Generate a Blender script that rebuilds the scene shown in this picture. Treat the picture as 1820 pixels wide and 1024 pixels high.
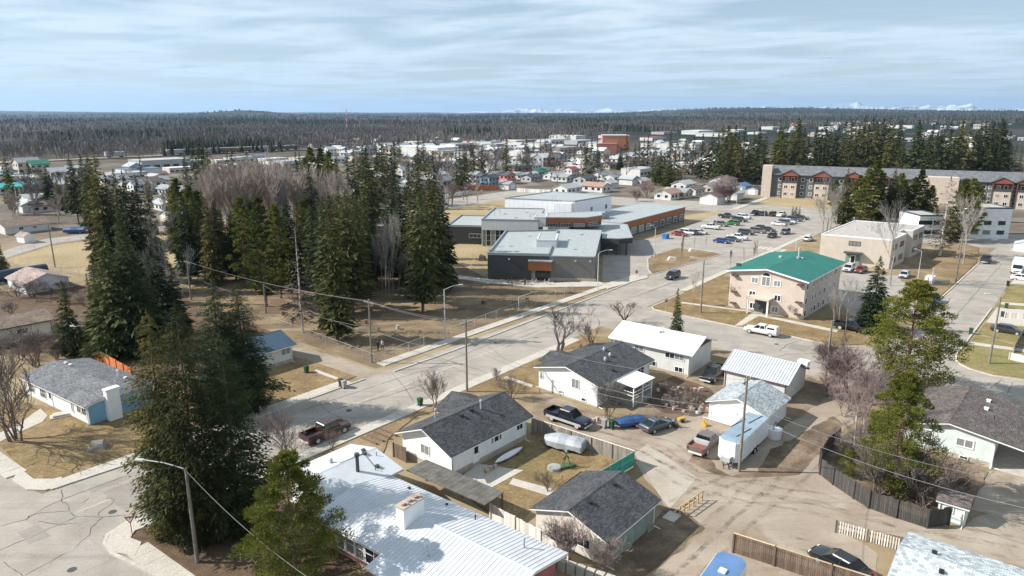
import bpy, bmesh, math, random
import numpy as np
from mathutils import Vector, Matrix, noise as mnoise
from mathutils.geometry import tessellate_polygon
R=math.radians
for o in list(bpy.data.objects): bpy.data.objects.remove(o)
scn=bpy.context.scene
C=scn.collection
# ---------------------------------------------------------------- camera
FPX=1240.0; HC=36.0; YH=200.0
PIT=math.atan((512-YH)/FPX); CP,SP=math.cos(PIT),math.sin(PIT)
cam=bpy.data.cameras.new('camera'); camo=bpy.data.objects.new('camera',cam); C.objects.link(camo)
cam.sensor_width=36.0; cam.lens=36.0*FPX/1820.0; cam.clip_start=0.5; cam.clip_end=120000
camo.location=(0,0,HC); camo.rotation_euler=(math.pi/2-PIT,0,0); scn.camera=camo
# ---------------------------------------------------------------- world and sun
SUN_EL=R(36); SUN_DIR=Vector((-1,0.03,math.tan(SUN_EL))).normalized()      # towards the sun
w=bpy.data.worlds.new('World'); scn.world=w; w.use_nodes=True
nt=w.node_tree; N=nt.nodes; LK=nt.links
bg=N['Background']
sky=N.new('ShaderNodeTexSky'); sky.sky_type='NISHITA'; sky.sun_disc=False
sky.sun_elevation=SUN_EL; sky.sun_rotation=math.atan2(SUN_DIR.x,SUN_DIR.y)
sky.altitude=600; sky.air_density=1.0; sky.dust_density=0.6; sky.ozone_density=1.5
tc=N.new('ShaderNodeTexCoord'); sep=N.new('ShaderNodeSeparateXYZ'); LK.new(tc.outputs['Generated'],sep.inputs[0])
def wm(op,a,b=None,c=None):
    n=N.new('ShaderNodeMath'); n.operation=op
    for i,x in enumerate((a,b,c)):
        if x is None: continue
        if isinstance(x,(int,float)): n.inputs[i].default_value=x
        else: LK.new(x,n.inputs[i])
    return n.outputs[0]
zc=wm('MAXIMUM',wm('ADD',sep.outputs['Z'],0.035),0.02)
cx=wm('DIVIDE',sep.outputs['X'],zc); cy=wm('DIVIDE',sep.outputs['Y'],zc)
comb=N.new('ShaderNodeCombineXYZ'); LK.new(wm('ADD',wm('MULTIPLY',cx,0.62),wm('MULTIPLY',cy,0.22)),comb.inputs[0]); LK.new(wm('MULTIPLY',cy,0.8),comb.inputs[1])
n1=N.new('ShaderNodeTexNoise'); n1.inputs['Scale'].default_value=0.8; n1.inputs['Detail'].default_value=9; n1.inputs['Roughness'].default_value=0.55; n1.inputs['Distortion'].default_value=0.5
LK.new(comb.outputs[0],n1.inputs['Vector'])
r1=N.new('ShaderNodeMapRange'); r1.inputs[1].default_value=0.40; r1.inputs[2].default_value=0.57; r1.inputs[3].default_value=0.34; r1.inputs[4].default_value=1.0
LK.new(n1.outputs['Fac'],r1.inputs[0])
n2=N.new('ShaderNodeTexNoise'); n2.inputs['Scale'].default_value=2.3; n2.inputs['Detail'].default_value=7; n2.inputs['Roughness'].default_value=0.6
LK.new(comb.outputs[0],n2.inputs['Vector'])
r2=N.new('ShaderNodeMapRange'); r2.inputs[1].default_value=0.52; r2.inputs[2].default_value=0.64; r2.inputs[3].default_value=0.0; r2.inputs[4].default_value=1.0
LK.new(n2.outputs['Fac'],r2.inputs[0])
mixc=N.new('ShaderNodeMix'); mixc.data_type='RGBA'           # blue sky to pale veil of cloud
LK.new(wm('MULTIPLY',r1.outputs[0],0.94),mixc.inputs['Factor']); LK.new(sky.outputs[0],mixc.inputs['A']); mixc.inputs['B'].default_value=(7.5,8.9,10.0,1)
mix2=N.new('ShaderNodeMix'); mix2.data_type='RGBA'           # grey-blue undersides of thicker wisps
LK.new(wm('MULTIPLY',r2.outputs[0],0.5),mix2.inputs['Factor']); LK.new(mixc.outputs['Result'],mix2.inputs['A']); mix2.inputs['B'].default_value=(4.3,6.3,7.9,1)
LK.new(mix2.outputs['Result'],bg.inputs['Color']); bg.inputs['Strength'].default_value=0.066
sl=bpy.data.lights.new('sun','SUN'); sl.energy=5.0; sl.angle=R(0.53); sl.color=(1,0.955,0.88)
so=bpy.data.objects.new('sun',sl); C.objects.link(so); so.rotation_euler=SUN_DIR.to_track_quat('Z','Y').to_euler(); so.location=(-60,0,80)
vs=scn.view_settings; vs.view_transform='Standard'; vs.look='None'; vs.gamma=1; vs.exposure=0.66; vs.use_curve_mapping=False
# ---------------------------------------------------------------- pixel to place
def P(px,py,z=0.0):
    u=(px-910)/FPX; v=(512-py)/FPX
    d=(u,CP+SP*v,-SP+CP*v); t=(z-HC)/d[2]
    return Vector((d[0]*t,d[1]*t,z))
def proj_y(x,y,z):
    zz=z-HC; return 512-FPX*(y*SP+zz*CP)/(y*CP-zz*SP)
def height_at(p,ty):
    lo,hi=0.0,80.0
    for _ in range(40):
        m=(lo+hi)/2
        if proj_y(p.x,p.y,m)>ty: lo=m
        else: hi=m
    return lo
GRID=R(39.5)
EU=Vector((math.sin(GRID),math.cos(GRID),0)); EV=Vector((math.cos(GRID),-math.sin(GRID),0))
RZU=math.atan2(EU.y,EU.x)
# ---------------------------------------------------------------- materials
MATS={}
def new_mat(name):
    m=bpy.data.materials.new(name); m.use_nodes=True; MATS[name]=m
    return m,m.node_tree.nodes,m.node_tree.links,m.node_tree.nodes['Principled BSDF']
def ramp(n,stops):
    r=n.new('ShaderNodeValToRGB'); e=r.color_ramp.elements
    while len(e)<len(stops): e.new(0.5)
    for i,(p,c) in enumerate(stops): e[i].position=p; e[i].color=(*c,1)
    return r
def noise_node(n,l,vec,scale,detail=4,rough=0.55,dist=0):
    t=n.new('ShaderNodeTexNoise'); t.inputs['Scale'].default_value=scale; t.inputs['Detail'].default_value=detail
    t.inputs['Roughness'].default_value=rough; t.inputs['Distortion'].default_value=dist
    if vec is not None: l.new(vec,t.inputs['Vector'])
    return t
def geo_pos(n): return n.new('ShaderNodeNewGeometry').outputs['Position']
def mathn(n,l,op,a,b=None):
    k=n.new('ShaderNodeMath'); k.operation=op
    for i,x in enumerate((a,b)):
        if x is None: continue
        if isinstance(x,(int,float)): k.inputs[i].default_value=x
        else: l.new(x,k.inputs[i])
    return k.outputs[0]
def mixcol(n,l,fac,a,b,mode='MIX'):
    k=n.new('ShaderNodeMix'); k.data_type='RGBA'; k.blend_type=mode
    for nm,x in (('Factor',fac),('A',a),('B',b)):
        if isinstance(x,(int,float)): k.inputs[nm].default_value=x
        elif isinstance(x,tuple): k.inputs[nm].default_value=(*x,1)
        else: l.new(x,k.inputs[nm])
    return k.outputs['Result']
def bumpn(n,l,b,h,strength=0.3,dist=0.05):
    k=n.new('ShaderNodeBump'); k.inputs['Strength'].default_value=strength; k.inputs['Distance'].default_value=dist
    l.new(h,k.inputs['Height']); l.new(k.outputs[0],b.inputs['Normal'])
def mat(name,col,rough=0.6,var=0.12,scale=1.2,metal=0,spec=None,bump=0,coat=0):
    """plain painted / solid surface with a little soiling"""
    if name in MATS: return MATS[name]
    m,n,l,b=new_mat(name)
    if var>0:
        t=noise_node(n,l,geo_pos(n),scale,5,0.6)
        c0=tuple(max(0,x*(1-var*1.6)) for x in col); c1=tuple(min(1,x*(1+var)) for x in col)
        r=ramp(n,[(0.3,c0),(0.68,c1)]); l.new(t.outputs['Fac'],r.inputs[0]); l.new(r.outputs[0],b.inputs['Base Color'])
        if bump: bumpn(n,l,b,t.outputs['Fac'],bump,0.03)
    else: b.inputs['Base Color'].default_value=(*col,1)
    b.inputs['Roughness'].default_value=rough; b.inputs['Metallic'].default_value=metal
    if spec is not None: b.inputs['Specular IOR Level'].default_value=spec
    if coat: b.inputs['Coat Weight'].default_value=coat; b.inputs['Coat Roughness'].default_value=0.08
    return m
def ground_mat(name,stops,scale=0.35,fine=6.0,bump=0.4,detail=8,patch=None,streak=None,grain=1.0):
    m,n,l,b=new_mat(name); g=geo_pos(n)
    t=noise_node(n,l,g,scale,detail,0.62,0.3); r=ramp(n,stops); l.new(t.outputs['Fac'],r.inputs[0])
    f=noise_node(n,l,g,fine,4,0.7); fr=ramp(n,[(0.3,(1-0.38*grain,)*3),(0.7,(1+0.2*grain,)*3)]); l.new(f.outputs['Fac'],fr.inputs[0])
    c=mixcol(n,l,1.0,r.outputs[0],fr.outputs[0],'MULTIPLY')
    if patch:
        for (col,sc,lo,hi,amt) in patch:
            p=noise_node(n,l,g,sc,6,0.65,0.6); pr=n.new('ShaderNodeMapRange'); pr.inputs[1].default_value=lo; pr.inputs[2].default_value=hi; pr.inputs[4].default_value=amt
            l.new(p.outputs['Fac'],pr.inputs[0]); c=mixcol(n,l,pr.outputs[0],c,col)
    if streak:
        col,ang,sx,sy,lo,hi,amt=streak
        mp=n.new('ShaderNodeMapping'); mp.inputs['Rotation'].default_value=(0,0,ang); mp.inputs['Scale'].default_value=(sx,sy,1); l.new(g,mp.inputs[0])
        p=noise_node(n,l,mp.outputs[0],1.0,6,0.65,0.3); pr=n.new('ShaderNodeMapRange'); pr.inputs[1].default_value=lo; pr.inputs[2].default_value=hi; pr.inputs[4].default_value=amt
        l.new(p.outputs['Fac'],pr.inputs[0]); c=mixcol(n,l,pr.outputs[0],c,col)
    l.new(c,b.inputs['Base Color']); b.inputs['Roughness'].default_value=0.92; b.inputs['Specular IOR Level'].default_value=0.15
    if bump: bumpn(n,l,b,f.outputs['Fac'],bump,0.06)
    return m
def asphalt_mat(name,base,ang,crack=0.6):
    m,n,l,b=new_mat(name); g=geo_pos(n)
    t=noise_node(n,l,g,0.22,8,0.6,0.4); c0=tuple(x*0.80 for x in base); c1=tuple(x*1.12 for x in base)
    r=ramp(n,[(0.32,c0),(0.66,c1)]); l.new(t.outputs['Fac'],r.inputs[0])
    f=noise_node(n,l,g,5.0,5,0.75); fr=ramp(n,[(0.3,(0.82,)*3),(0.7,(1.1,)*3)]); l.new(f.outputs['Fac'],fr.inputs[0])
    c=mixcol(n,l,1.0,r.outputs[0],fr.outputs[0],'MULTIPLY')
    mp=n.new('ShaderNodeMapping'); mp.inputs['Rotation'].default_value=(0,0,ang); mp.inputs['Scale'].default_value=(0.05,0.9,1); l.new(g,mp.inputs[0])
    s=noise_node(n,l,mp.outputs[0],1.0,6,0.6,0.2); sr=n.new('ShaderNodeMapRange'); sr.inputs[1].default_value=0.5; sr.inputs[2].default_value=0.72; sr.inputs[4].default_value=0.6
    l.new(s.outputs['Fac'],sr.inputs[0]); c=mixcol(n,l,sr.outputs[0],c,tuple(x*0.66 for x in base))
    # hairline cracks
    d=noise_node(n,l,g,0.6,4,0.6); vm=n.new('ShaderNodeVectorMath'); vm.operation='MULTIPLY_ADD'; vm.inputs[1].default_value=(3.0,3.0,0); l.new(d.outputs['Color'],vm.inputs[0]); l.new(g,vm.inputs[2])
    v=n.new('ShaderNodeTexVoronoi'); v.feature='DISTANCE_TO_EDGE'; v.inputs['Scale'].default_value=0.13; l.new(vm.outputs[0],v.inputs['Vector'])
    vr=n.new('ShaderNodeMapRange'); vr.inputs[1].default_value=0.002; vr.inputs[2].default_value=0.008; vr.inputs[3].default_value=crack; vr.inputs[4].default_value=0; l.new(v.outputs['Distance'],vr.inputs[0])
    c=mixcol(n,l,vr.outputs[0],c,tuple(x*0.30 for x in base))
    l.new(c,b.inputs['Base Color']); b.inputs['Roughness'].default_value=0.88; b.inputs['Specular IOR Level'].default_value=0.25
    bumpn(n,l,b,f.outputs['Fac'],0.25,0.02)
    return m
def shingle_mat(name,col,course=0.16,var=0.35,contrast=0.35,seam=(0.62,0.80)):
    """asphalt shingles: courses run along local X of the roof mesh (uv = metres)"""
    m,n,l,b=new_mat(name)
    uv=n.new('ShaderNodeUVMap').outputs[0]
    br=n.new('ShaderNodeTexBrick'); br.offset=0.5; br.inputs['Scale'].default_value=1.0; br.inputs['Brick Width'].default_value=0.32; br.inputs['Row Height'].default_value=course
    br.inputs['Mortar Size'].default_value=0.012; br.inputs['Bias'].default_value=0.0
    br.inputs['Color1'].default_value=(*[x*(1-contrast) for x in col],1); br.inputs['Color2'].default_value=(*[min(1,x*(1+contrast)) for x in col],1); br.inputs['Mortar'].default_value=(*[x*0.45 for x in col],1)
    l.new(uv,br.inputs['Vector'])
    t=noise_node(n,l,uv,0.5,6,0.65); fr=ramp(n,[(0.3,(1-var,)*3),(0.7,(1+var*0.6,)*3)]); l.new(t.outputs['Fac'],fr.inputs[0])
    t2=noise_node(n,l,uv,9,3,0.7); fr2=ramp(n,[(0.3,(0.75,)*3),(0.7,(1.25,)*3)]); l.new(t2.outputs['Fac'],fr2.inputs[0])
    c=mixcol(n,l,1.0,br.outputs[0],fr.outputs[0],'MULTIPLY'); c=mixcol(n,l,1.0,c,fr2.outputs[0],'MULTIPLY')
    l.new(c,b.inputs['Base Color']); b.inputs['Roughness'].default_value=0.9; b.inputs['Specular IOR Level'].default_value=0.2
    bumpn(n,l,b,br.outputs['Fac'],-0.35,0.02)
    return m
def siding_mat(name,col,lap=0.2,var=0.06,vertical=False):
    """lap siding: thin shadow line and dirt, follows world height"""
    m,n,l,b=new_mat(name); g=geo_pos(n); sp=n.new('ShaderNodeSeparateXYZ'); l.new(g,sp.inputs[0])
    z=sp.outputs['Z'] if not vertical else mathn(n,l,'ADD',sp.outputs['X'],sp.outputs['Y'])
    fr=mathn(n,l,'FRACT',mathn(n,l,'DIVIDE',z,lap))
    t=noise_node(n,l,g,0.9,6,0.65); r=ramp(n,[(0.3,tuple(x*(1-var*2) for x in col)),(0.7,tuple(min(1,x*(1+var)) for x in col))]); l.new(t.outputs['Fac'],r.inputs[0])
    ln=n.new('ShaderNodeMapRange'); ln.inputs[1].default_value=0.0; ln.inputs[2].default_value=0.14; ln.inputs[3].default_value=0.30; ln.inputs[4].default_value=0; l.new(fr,ln.inputs[0])
    c=mixcol(n,l,ln.outputs[0],r.outputs[0],tuple(x*0.4 for x in col))
    l.new(c,b.inputs['Base Color']); b.inputs['Roughness'].default_value=0.6
    bumpn(n,l,b,fr,0.35,0.03)
    return m
def leaf_mat(name,stops,trans=0.25,objvar=0.25):
    m,n,l,b=new_mat(name); g=geo_pos(n)
    t=noise_node(n,l,g,0.9,3,0.6); r=ramp(n,stops); 
    oi=n.new('ShaderNodeObjectInfo'); f=mathn(n,l,'ADD',t.outputs['Fac'],mathn(n,l,'MULTIPLY',mathn(n,l,'SUBTRACT',oi.outputs['Random'],0.5),objvar))
    l.new(f,r.inputs[0]); l.new(r.outputs[0],b.inputs['Base Color'])
    b.inputs['Roughness'].default_value=0.75; b.inputs['Specular IOR Level'].default_value=0.15
    if trans>0:
        tr=n.new('ShaderNodeBsdfTranslucent'); l.new(r.outputs[0],tr.inputs['Color']); mx=n.new('ShaderNodeMixShader'); mx.inputs[0].default_value=trans
        l.new(b.outputs[0],mx.inputs[1]); l.new(tr.outputs[0],mx.inputs[2]); l.new(mx.outputs[0],n['Material Output'].inputs['Surface'])
    return m
def wood_mat(name,col,var=0.4):
    m,n,l,b=new_mat(name); g=geo_pos(n); oi=n.new('ShaderNodeObjectInfo')
    mp=n.new('ShaderNodeMapping'); mp.inputs['Scale'].default_value=(6,6,0.6); l.new(g,mp.inputs[0])
    t=noise_node(n,l,mp.outputs[0],1.5,6,0.65); r=ramp(n,[(0.25,tuple(x*(1-var) for x in col)),(0.75,tuple(x*(1+var) for x in col))]); l.new(t.outputs['Fac'],r.inputs[0])
    k=mathn(n,l,'ADD',0.72,mathn(n,l,'MULTIPLY',oi.outputs['Random'],0.56)); cb=n.new('ShaderNodeCombineXYZ')
    for i in range(3): l.new(k,cb.inputs[i])
    c=mixcol(n,l,1.0,r.outputs[0],cb.outputs[0],'MULTIPLY'); l.new(c,b.inputs['Base Color']); b.inputs['Roughness'].default_value=0.85
    return m
def glass_mat(name,col=(0.02,0.025,0.03),rough=0.08):
    m,n,l,b=new_mat(name); b.inputs['Base Color'].default_value=(*col,1); b.inputs['Roughness'].default_value=rough; b.inputs['Specular IOR Level'].default_value=0.5
    return m
DRY=[(0.25,(0.14,0.093,0.055)),(0.45,(0.21,0.147,0.083)),(0.6,(0.285,0.207,0.12)),(0.78,(0.36,0.272,0.162))]
ground_mat('dry_grass',DRY,0.16,5.0,0.5,patch=[((0.125,0.12,0.04),0.11,0.58,0.72,0.5),((0.15,0.095,0.055),0.23,0.56,0.68,0.6),((0.11,0.074,0.042),1.2,0.57,0.68,0.5),((0.40,0.31,0.19),1.6,0.60,0.70,0.4)])
ground_mat('lawn',[(0.25,(0.13,0.088,0.045)),(0.42,(0.20,0.138,0.070)),(0.6,(0.275,0.195,0.102)),(0.8,(0.345,0.255,0.14))],0.3,3.2,0.7,patch=[((0.115,0.115,0.035),0.12,0.56,0.70,0.65),((0.13,0.085,0.05),0.4,0.56,0.70,0.6),((0.40,0.31,0.18),0.55,0.60,0.72,0.5),((0.11,0.074,0.042),1.3,0.57,0.68,0.5),((0.42,0.33,0.20),1.8,0.60,0.70,0.45)])
ground_mat('green_lawn',[(0.25,(0.155,0.12,0.05)),(0.5,(0.245,0.20,0.09)),(0.8,(0.34,0.275,0.14))],0.25,4.0,0.5,patch=[((0.125,0.14,0.04),0.2,0.47,0.66,0.6)])
ground_mat('field_grass',[(0.25,(0.27,0.205,0.115)),(0.5,(0.35,0.275,0.16)),(0.8,(0.42,0.34,0.205))],0.05,1.5,0.4,patch=[((0.27,0.20,0.10),0.08,0.58,0.72,0.6)])
ground_mat('park_floor',[(0.25,(0.10,0.068,0.045)),(0.45,(0.175,0.125,0.08)),(0.6,(0.27,0.20,0.12)),(0.8,(0.38,0.30,0.18))],0.10,4.0,0.5,patch=[((0.10,0.072,0.05),0.07,0.50,0.66,0.7),((0.40,0.32,0.19),0.05,0.60,0.72,0.6)],streak=((0.41,0.325,0.195),0,0.03,0.24,0.58,0.68,0.6))
ground_mat('soil_and_shadow',[(0.25,(0.085,0.058,0.042)),(0.45,(0.15,0.108,0.075)),(0.6,(0.24,0.18,0.125)),(0.8,(0.34,0.275,0.205))],0.3,5.0,0.6)  # soil, and the painted shadow tone of two yard patches
ground_mat('needle_litter',[(0.25,(0.075,0.050,0.035)),(0.5,(0.13,0.088,0.058)),(0.8,(0.20,0.14,0.085))],0.45,7.0,0.6)
ground_mat('gravel_alley',[(0.25,(0.225,0.176,0.132)),(0.45,(0.305,0.25,0.195)),(0.65,(0.37,0.315,0.252)),(0.8,(0.42,0.37,0.305))],0.18,4.5,0.2,patch=[((0.20,0.145,0.095),0.15,0.56,0.70,0.75),((0.46,0.41,0.35),0.1,0.58,0.7,0.5)],streak=((0.23,0.17,0.115),-RZU,0.05,0.8,0.54,0.70,0.6),grain=0.35)
ground_mat('dirt_yard',[(0.25,(0.13,0.095,0.065)),(0.5,(0.22,0.165,0.115)),(0.75,(0.34,0.27,0.20))],0.25,5.0,0.45,patch=[((0.36,0.30,0.23),0.14,0.54,0.66,0.7)])
asphalt_mat('asphalt',(0.345,0.307,0.267),-RZU,0.3)
asphalt_mat('asphalt_smooth',(0.345,0.312,0.277),-RZU,0.15)
asphalt_mat('asphalt_patched',(0.285,0.255,0.225),-RZU,0.15)
asphalt_mat('asphalt_dark',(0.19,0.185,0.18),-RZU,0.3)
ground_mat('concrete',[(0.25,(0.44,0.40,0.345)),(0.5,(0.50,0.46,0.40)),(0.8,(0.55,0.51,0.45))],0.5,9.0,0.1,patch=[((0.36,0.32,0.27),0.35,0.62,0.75,0.4)])
ground_mat('packed_grey',[(0.25,(0.31,0.265,0.215)),(0.5,(0.385,0.34,0.285)),(0.8,(0.45,0.405,0.35))],0.3,3.0,0.3,patch=[((0.22,0.17,0.12),0.3,0.58,0.72,0.5)],grain=0.3)
# ---------------------------------------------------------------- mesh helpers
class MB:
    def __init__(s): s.v=[]; s.f=[]; s.uv=None
    def add(s,vs,fs):
        o=len(s.v); s.v+= [tuple(x) for x in vs]; s.f+=[tuple(i+o for i in f) for f in fs]; return s
    def hexa(s,b,t):   # bottom 4 ccw, top 4 ccw
        return s.add(list(b)+list(t),[(3,2,1,0),(4,5,6,7),(0,1,5,4),(1,2,6,5),(2,3,7,6),(3,0,4,7)])
    def box(s,cx,cy,cz,sx,sy,sz,rz=0):
        c,n=math.cos(rz),math.sin(rz); q=[]
        for x,y in ((-sx/2,-sy/2),(sx/2,-sy/2),(sx/2,sy/2),(-sx/2,sy/2)): q.append((cx+x*c-y*n,cy+x*n+y*c))
        return s.hexa([(a,b,cz-sz/2) for a,b in q],[(a,b,cz+sz/2) for a,b in q])
    def bx(s,x0,x1,y0,y1,z0,z1): return s.box((x0+x1)/2,(y0+y1)/2,(z0+z1)/2,abs(x1-x0),abs(y1-y0),abs(z1-z0))
    def prism(s,pts,z0,z1,bottom=True):
        a=sum(pts[i][0]*pts[(i+1)%len(pts)][1]-pts[(i+1)%len(pts)][0]*pts[i][1] for i in range(len(pts)))
        if a<0: pts=list(reversed(pts))
        n=len(pts); o=len(s.v)
        s.v+=[(p[0],p[1],z0) for p in pts]+[(p[0],p[1],z1) for p in pts]
        for i in range(n): j=(i+1)%n; s.f.append((o+i,o+j,o+n+j,o+n+i))
        for t in tessellate_polygon([[Vector((p[0],p[1],0)) for p in pts]]):
            u=[pts[k] for k in t]; ar=(u[1][0]-u[0][0])*(u[2][1]-u[0][1])-(u[2][0]-u[0][0])*(u[1][1]-u[0][1])
            t=tuple(t) if ar>0 else tuple(reversed(t))
            s.f.append(tuple(o+n+k for k in t))
            if bottom: s.f.append(tuple(o+k for k in reversed(t)))
        return s
    def sheet(s,pts,z):
        o=len(s.v); s.v+=[(p[0],p[1],z) for p in pts]
        for t in tessellate_polygon([[Vector((p[0],p[1],0)) for p in pts]]):
            u=[pts[k] for k in t]; ar=(u[1][0]-u[0][0])*(u[2][1]-u[0][1])-(u[2][0]-u[0][0])*(u[1][1]-u[0][1])
            s.f.append(tuple(o+k for k in (t if ar>0 else reversed(t))))
        return s
    def tube(s,p0,p1,r0,r1=None,n=6,cap=True):
        r1=r0 if r1 is None else r1; a=Vector(p0); b=Vector(p1); d=(b-a)
        if d.length<1e-6: return s
        d.normalize(); u=d.orthogonal().normalized(); v=d.cross(u); o=len(s.v)
        for c,r in ((a,r0),(b,r1)):
            for i in range(n):
                t=2*math.pi*i/n; q=c+u*(r*math.cos(t))+v*(r*math.sin(t)); s.v.append(tuple(q))
        for i in range(n): j=(i+1)%n; s.f.append((o+i,o+j,o+n+j,o+n+i))
        if cap: s.f.append(tuple(o+i for i in reversed(range(n)))); s.f.append(tuple(o+n+i for i in range(n)))
        return s
    def path(s,pts,r,n=5):
        for a,b in zip(pts[:-1],pts[1:]): s.tube(a,b,r,r,n)
        return s
    def loft(s,rings,cap=True):
        n=len(rings[0]); o=len(s.v)
        for r in rings: s.v+=[tuple(p) for p in r]
        for k in range(len(rings)-1):
            for i in range(n): j=(i+1)%n; s.f.append((o+k*n+i,o+k*n+j,o+(k+1)*n+j,o+(k+1)*n+i))
        if cap: s.f.append(tuple(o+i for i in reversed(range(n)))); s.f.append(tuple(o+(len(rings)-1)*n+i for i in range(n)))
        return s
    def mesh(s,name,m=None,smooth=False,bevel=0):
        me=bpy.data.meshes.new(name); me.from_pydata(s.v,[],s.f); 
        if m: me.materials.append(MATS[m] if isinstance(m,str) else m)
        if bevel or smooth=='fix':
            bm=bmesh.new(); bm.from_mesh(me); bmesh.ops.recalc_face_normals(bm,faces=bm.faces)
            if bevel: bmesh.ops.bevel(bm,geom=[e for e in bm.edges if len(e.link_faces)==2 and e.calc_face_angle(0)>0.4],offset=bevel,segments=2,affect='EDGES',profile=0.6)
            bm.to_mesh(me); bm.free()
        if smooth: 
            me.shade_smooth()
            try: me.set_sharp_from_angle(angle=R(38))
            except Exception: pass
        me.update(); return me
    def build(s,name,m,parent=None,smooth=False,bevel=0):
        return link(name,s.mesh(name,m,smooth,bevel),parent)
def link(name,data,parent=None,loc=None,rz=None):
    o=bpy.data.objects.new(name,data); C.objects.link(o)
    if parent is not None: o.parent=parent
    if loc is not None: o.location=loc
    if rz is not None: o.rotation_euler=(0,0,rz)
    return o
def tag(o,label,cat,group=None,kind=None):
    if label: o['label']=label
    if cat: o['category']=cat
    if group: o['group']=group
    if kind: o['kind']=kind
    return o
def thing(name,label,cat,loc=(0,0,0),rz=0,group=None):
    o=bpy.data.objects.new(name,None); C.objects.link(o); o.empty_display_size=0.5
    o.location=loc; o.rotation_euler=(0,0,rz); return tag(o,label,cat,group)
def copy_tree(o,parent=None):
    c=o.copy(); C.objects.link(c); c.parent=parent
    for ch in o.children: copy_tree(ch,c)
    return c
def set_mat(o,m):
    o.material_slots[0].link='OBJECT'; o.material_slots[0].material=MATS[m] if isinstance(m,str) else m
def struct(name,mb,m): return tag(mb.build(name,m),None,None,kind='structure')
def XY(pts,z=0): return [P(x,y,z).to_2d() for x,y in pts]
# ---------------------------------------------------------------- plain materials
for a in (('white_paint',(0.80,0.80,0.79),0.5,0.05),('white_trim',(0.78,0.78,0.77),0.45,0.04),('cream',(0.70,0.64,0.54),0.6,0.06),('grey_paint',(0.42,0.42,0.42),0.6,0.08),
          ('dark_grey',(0.06,0.062,0.066),0.6,0.15),('black',(0.015,0.015,0.016),0.6,0.1),('rubber',(0.018,0.018,0.018),0.8,0.1),('galv',(0.42,0.43,0.44),0.4,0.12),
          ('foundation',(0.40,0.35,0.28),0.85,0.15),('brown_paint',(0.11,0.055,0.035),0.7,0.12),('pole_wood',(0.20,0.18,0.15),0.9,0.2),('wire',(0.22,0.22,0.22),0.5,0.0),
          ('steel_lamp',(0.50,0.51,0.52),0.45,0.06),('sign_red',(0.45,0.02,0.025),0.5,0.05),('bin_green',(0.012,0.06,0.026),0.5,0.1),('bin_grey',(0.33,0.33,0.33),0.5,0.1),
          ('bin_blue',(0.02,0.15,0.42),0.5,0.1),('tarp_grey',(0.34,0.36,0.39),0.5,0.12),('tarp_blue',(0.022,0.075,0.20),0.45,0.15),('teal_screen',(0.02,0.33,0.25),0.6,0.1),
          ('lumber',(0.52,0.38,0.22),0.75,0.15),('yellow_paint',(0.55,0.30,0.03),0.5,0.1),('orange_fence',(0.55,0.17,0.055),0.75,0.2),('rock',(0.30,0.27,0.23),0.9,0.25),
          ('red_brick_wall',(0.36,0.13,0.12),0.85,0.15),('brick_far',(0.50,0.19,0.12),0.85,0.1),('metal_white',(0.78,0.79,0.80),0.35,0.05),('corrugated',(0.47,0.49,0.52),0.4,0.06),
          ('road_paint',(0.52,0.49,0.43),0.8,0.25),('crack_seal',(0.13,0.12,0.11),0.85,0.2),('kerb_concrete',(0.46,0.43,0.38),0.85,0.12),('tail_red',(0.35,0.01,0.01),0.3,0),('head_clear',(0.7,0.72,0.75),0.15,0),
          ('chrome',(0.6,0.6,0.6),0.2,0),('rim',(0.45,0.45,0.46),0.35,0.05),('teal_paint',(0.06,0.42,0.40),0.5,0.1),('school_dark',(0.040,0.041,0.047),0.75,0.12),('school_grey',(0.115,0.112,0.108),0.85,0.12),
          ('school_panel',(0.58,0.60,0.61),0.5,0.04),('school_brown',(0.30,0.105,0.04),0.6,0.1),('flat_roof',(0.33,0.355,0.358),0.7,0.10),('parapet_metal',(0.27,0.29,0.31),0.5,0.06),
          ('beige_brick',(0.46,0.385,0.30),0.85,0.06),('tar_gravel',(0.40,0.36,0.33),0.9,0.12),('pink_stucco',(0.60,0.49,0.41),0.8,0.04),('apt_grey',(0.13,0.14,0.15),0.8,0.1),('apt_tan',(0.56,0.46,0.38),0.8,0.08),
          ('apt_red',(0.24,0.075,0.055),0.75,0.1),('apt_brown',(0.09,0.055,0.045),0.8,0.1),('blue_wall',(0.19,0.38,0.52),0.65,0.06),('mint_wall',(0.62,0.69,0.66),0.65,0.06),('green_wall',(0.20,0.25,0.225),0.75,0.15),
          ('skin',(0.5,0.33,0.25),0.6,0.03),('cloth_dark',(0.03,0.03,0.035),0.85,0.1),('cloth_grey',(0.35,0.36,0.40),0.85,0.1),('hair_dark',(0.03,0.02,0.015),0.7,0.1),('mauve',(0.44,0.30,0.28),0.75,0.08),
          ('lean_boards',(0.12,0.112,0.098),0.9,0.25),('deck_grey',(0.30,0.30,0.285),0.85,0.2),('sea_can',(0.30,0.32,0.34),0.6,0.1),('blue_steel',(0.022,0.035,0.07),0.5,0.12),('red_far',(0.45,0.07,0.08),0.6,0.1),('far_teal',(0.05,0.45,0.42),0.5,0.05),
          ('cardboard',(0.45,0.32,0.2),0.85,0.1),('garden_green',(0.06,0.12,0.05),0.6,0.15),('bark',(0.12,0.095,0.075),0.95,0.25),('bark_pale',(0.55,0.52,0.48),0.85,0.2),('bark_pine',(0.19,0.125,0.085),0.95,0.25),
          ('twig',(0.165,0.13,0.115),0.95,0.25),('twig_grey',(0.28,0.255,0.235),0.95,0.2),('twig_pink',(0.235,0.175,0.16),0.95,0.2),('twig_tan',(0.32,0.265,0.23),0.95,0.2),('dead_needles',(0.17,0.10,0.06),0.95,0.3)):
    mat(a[0],a[1],a[2],a[3])
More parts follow.
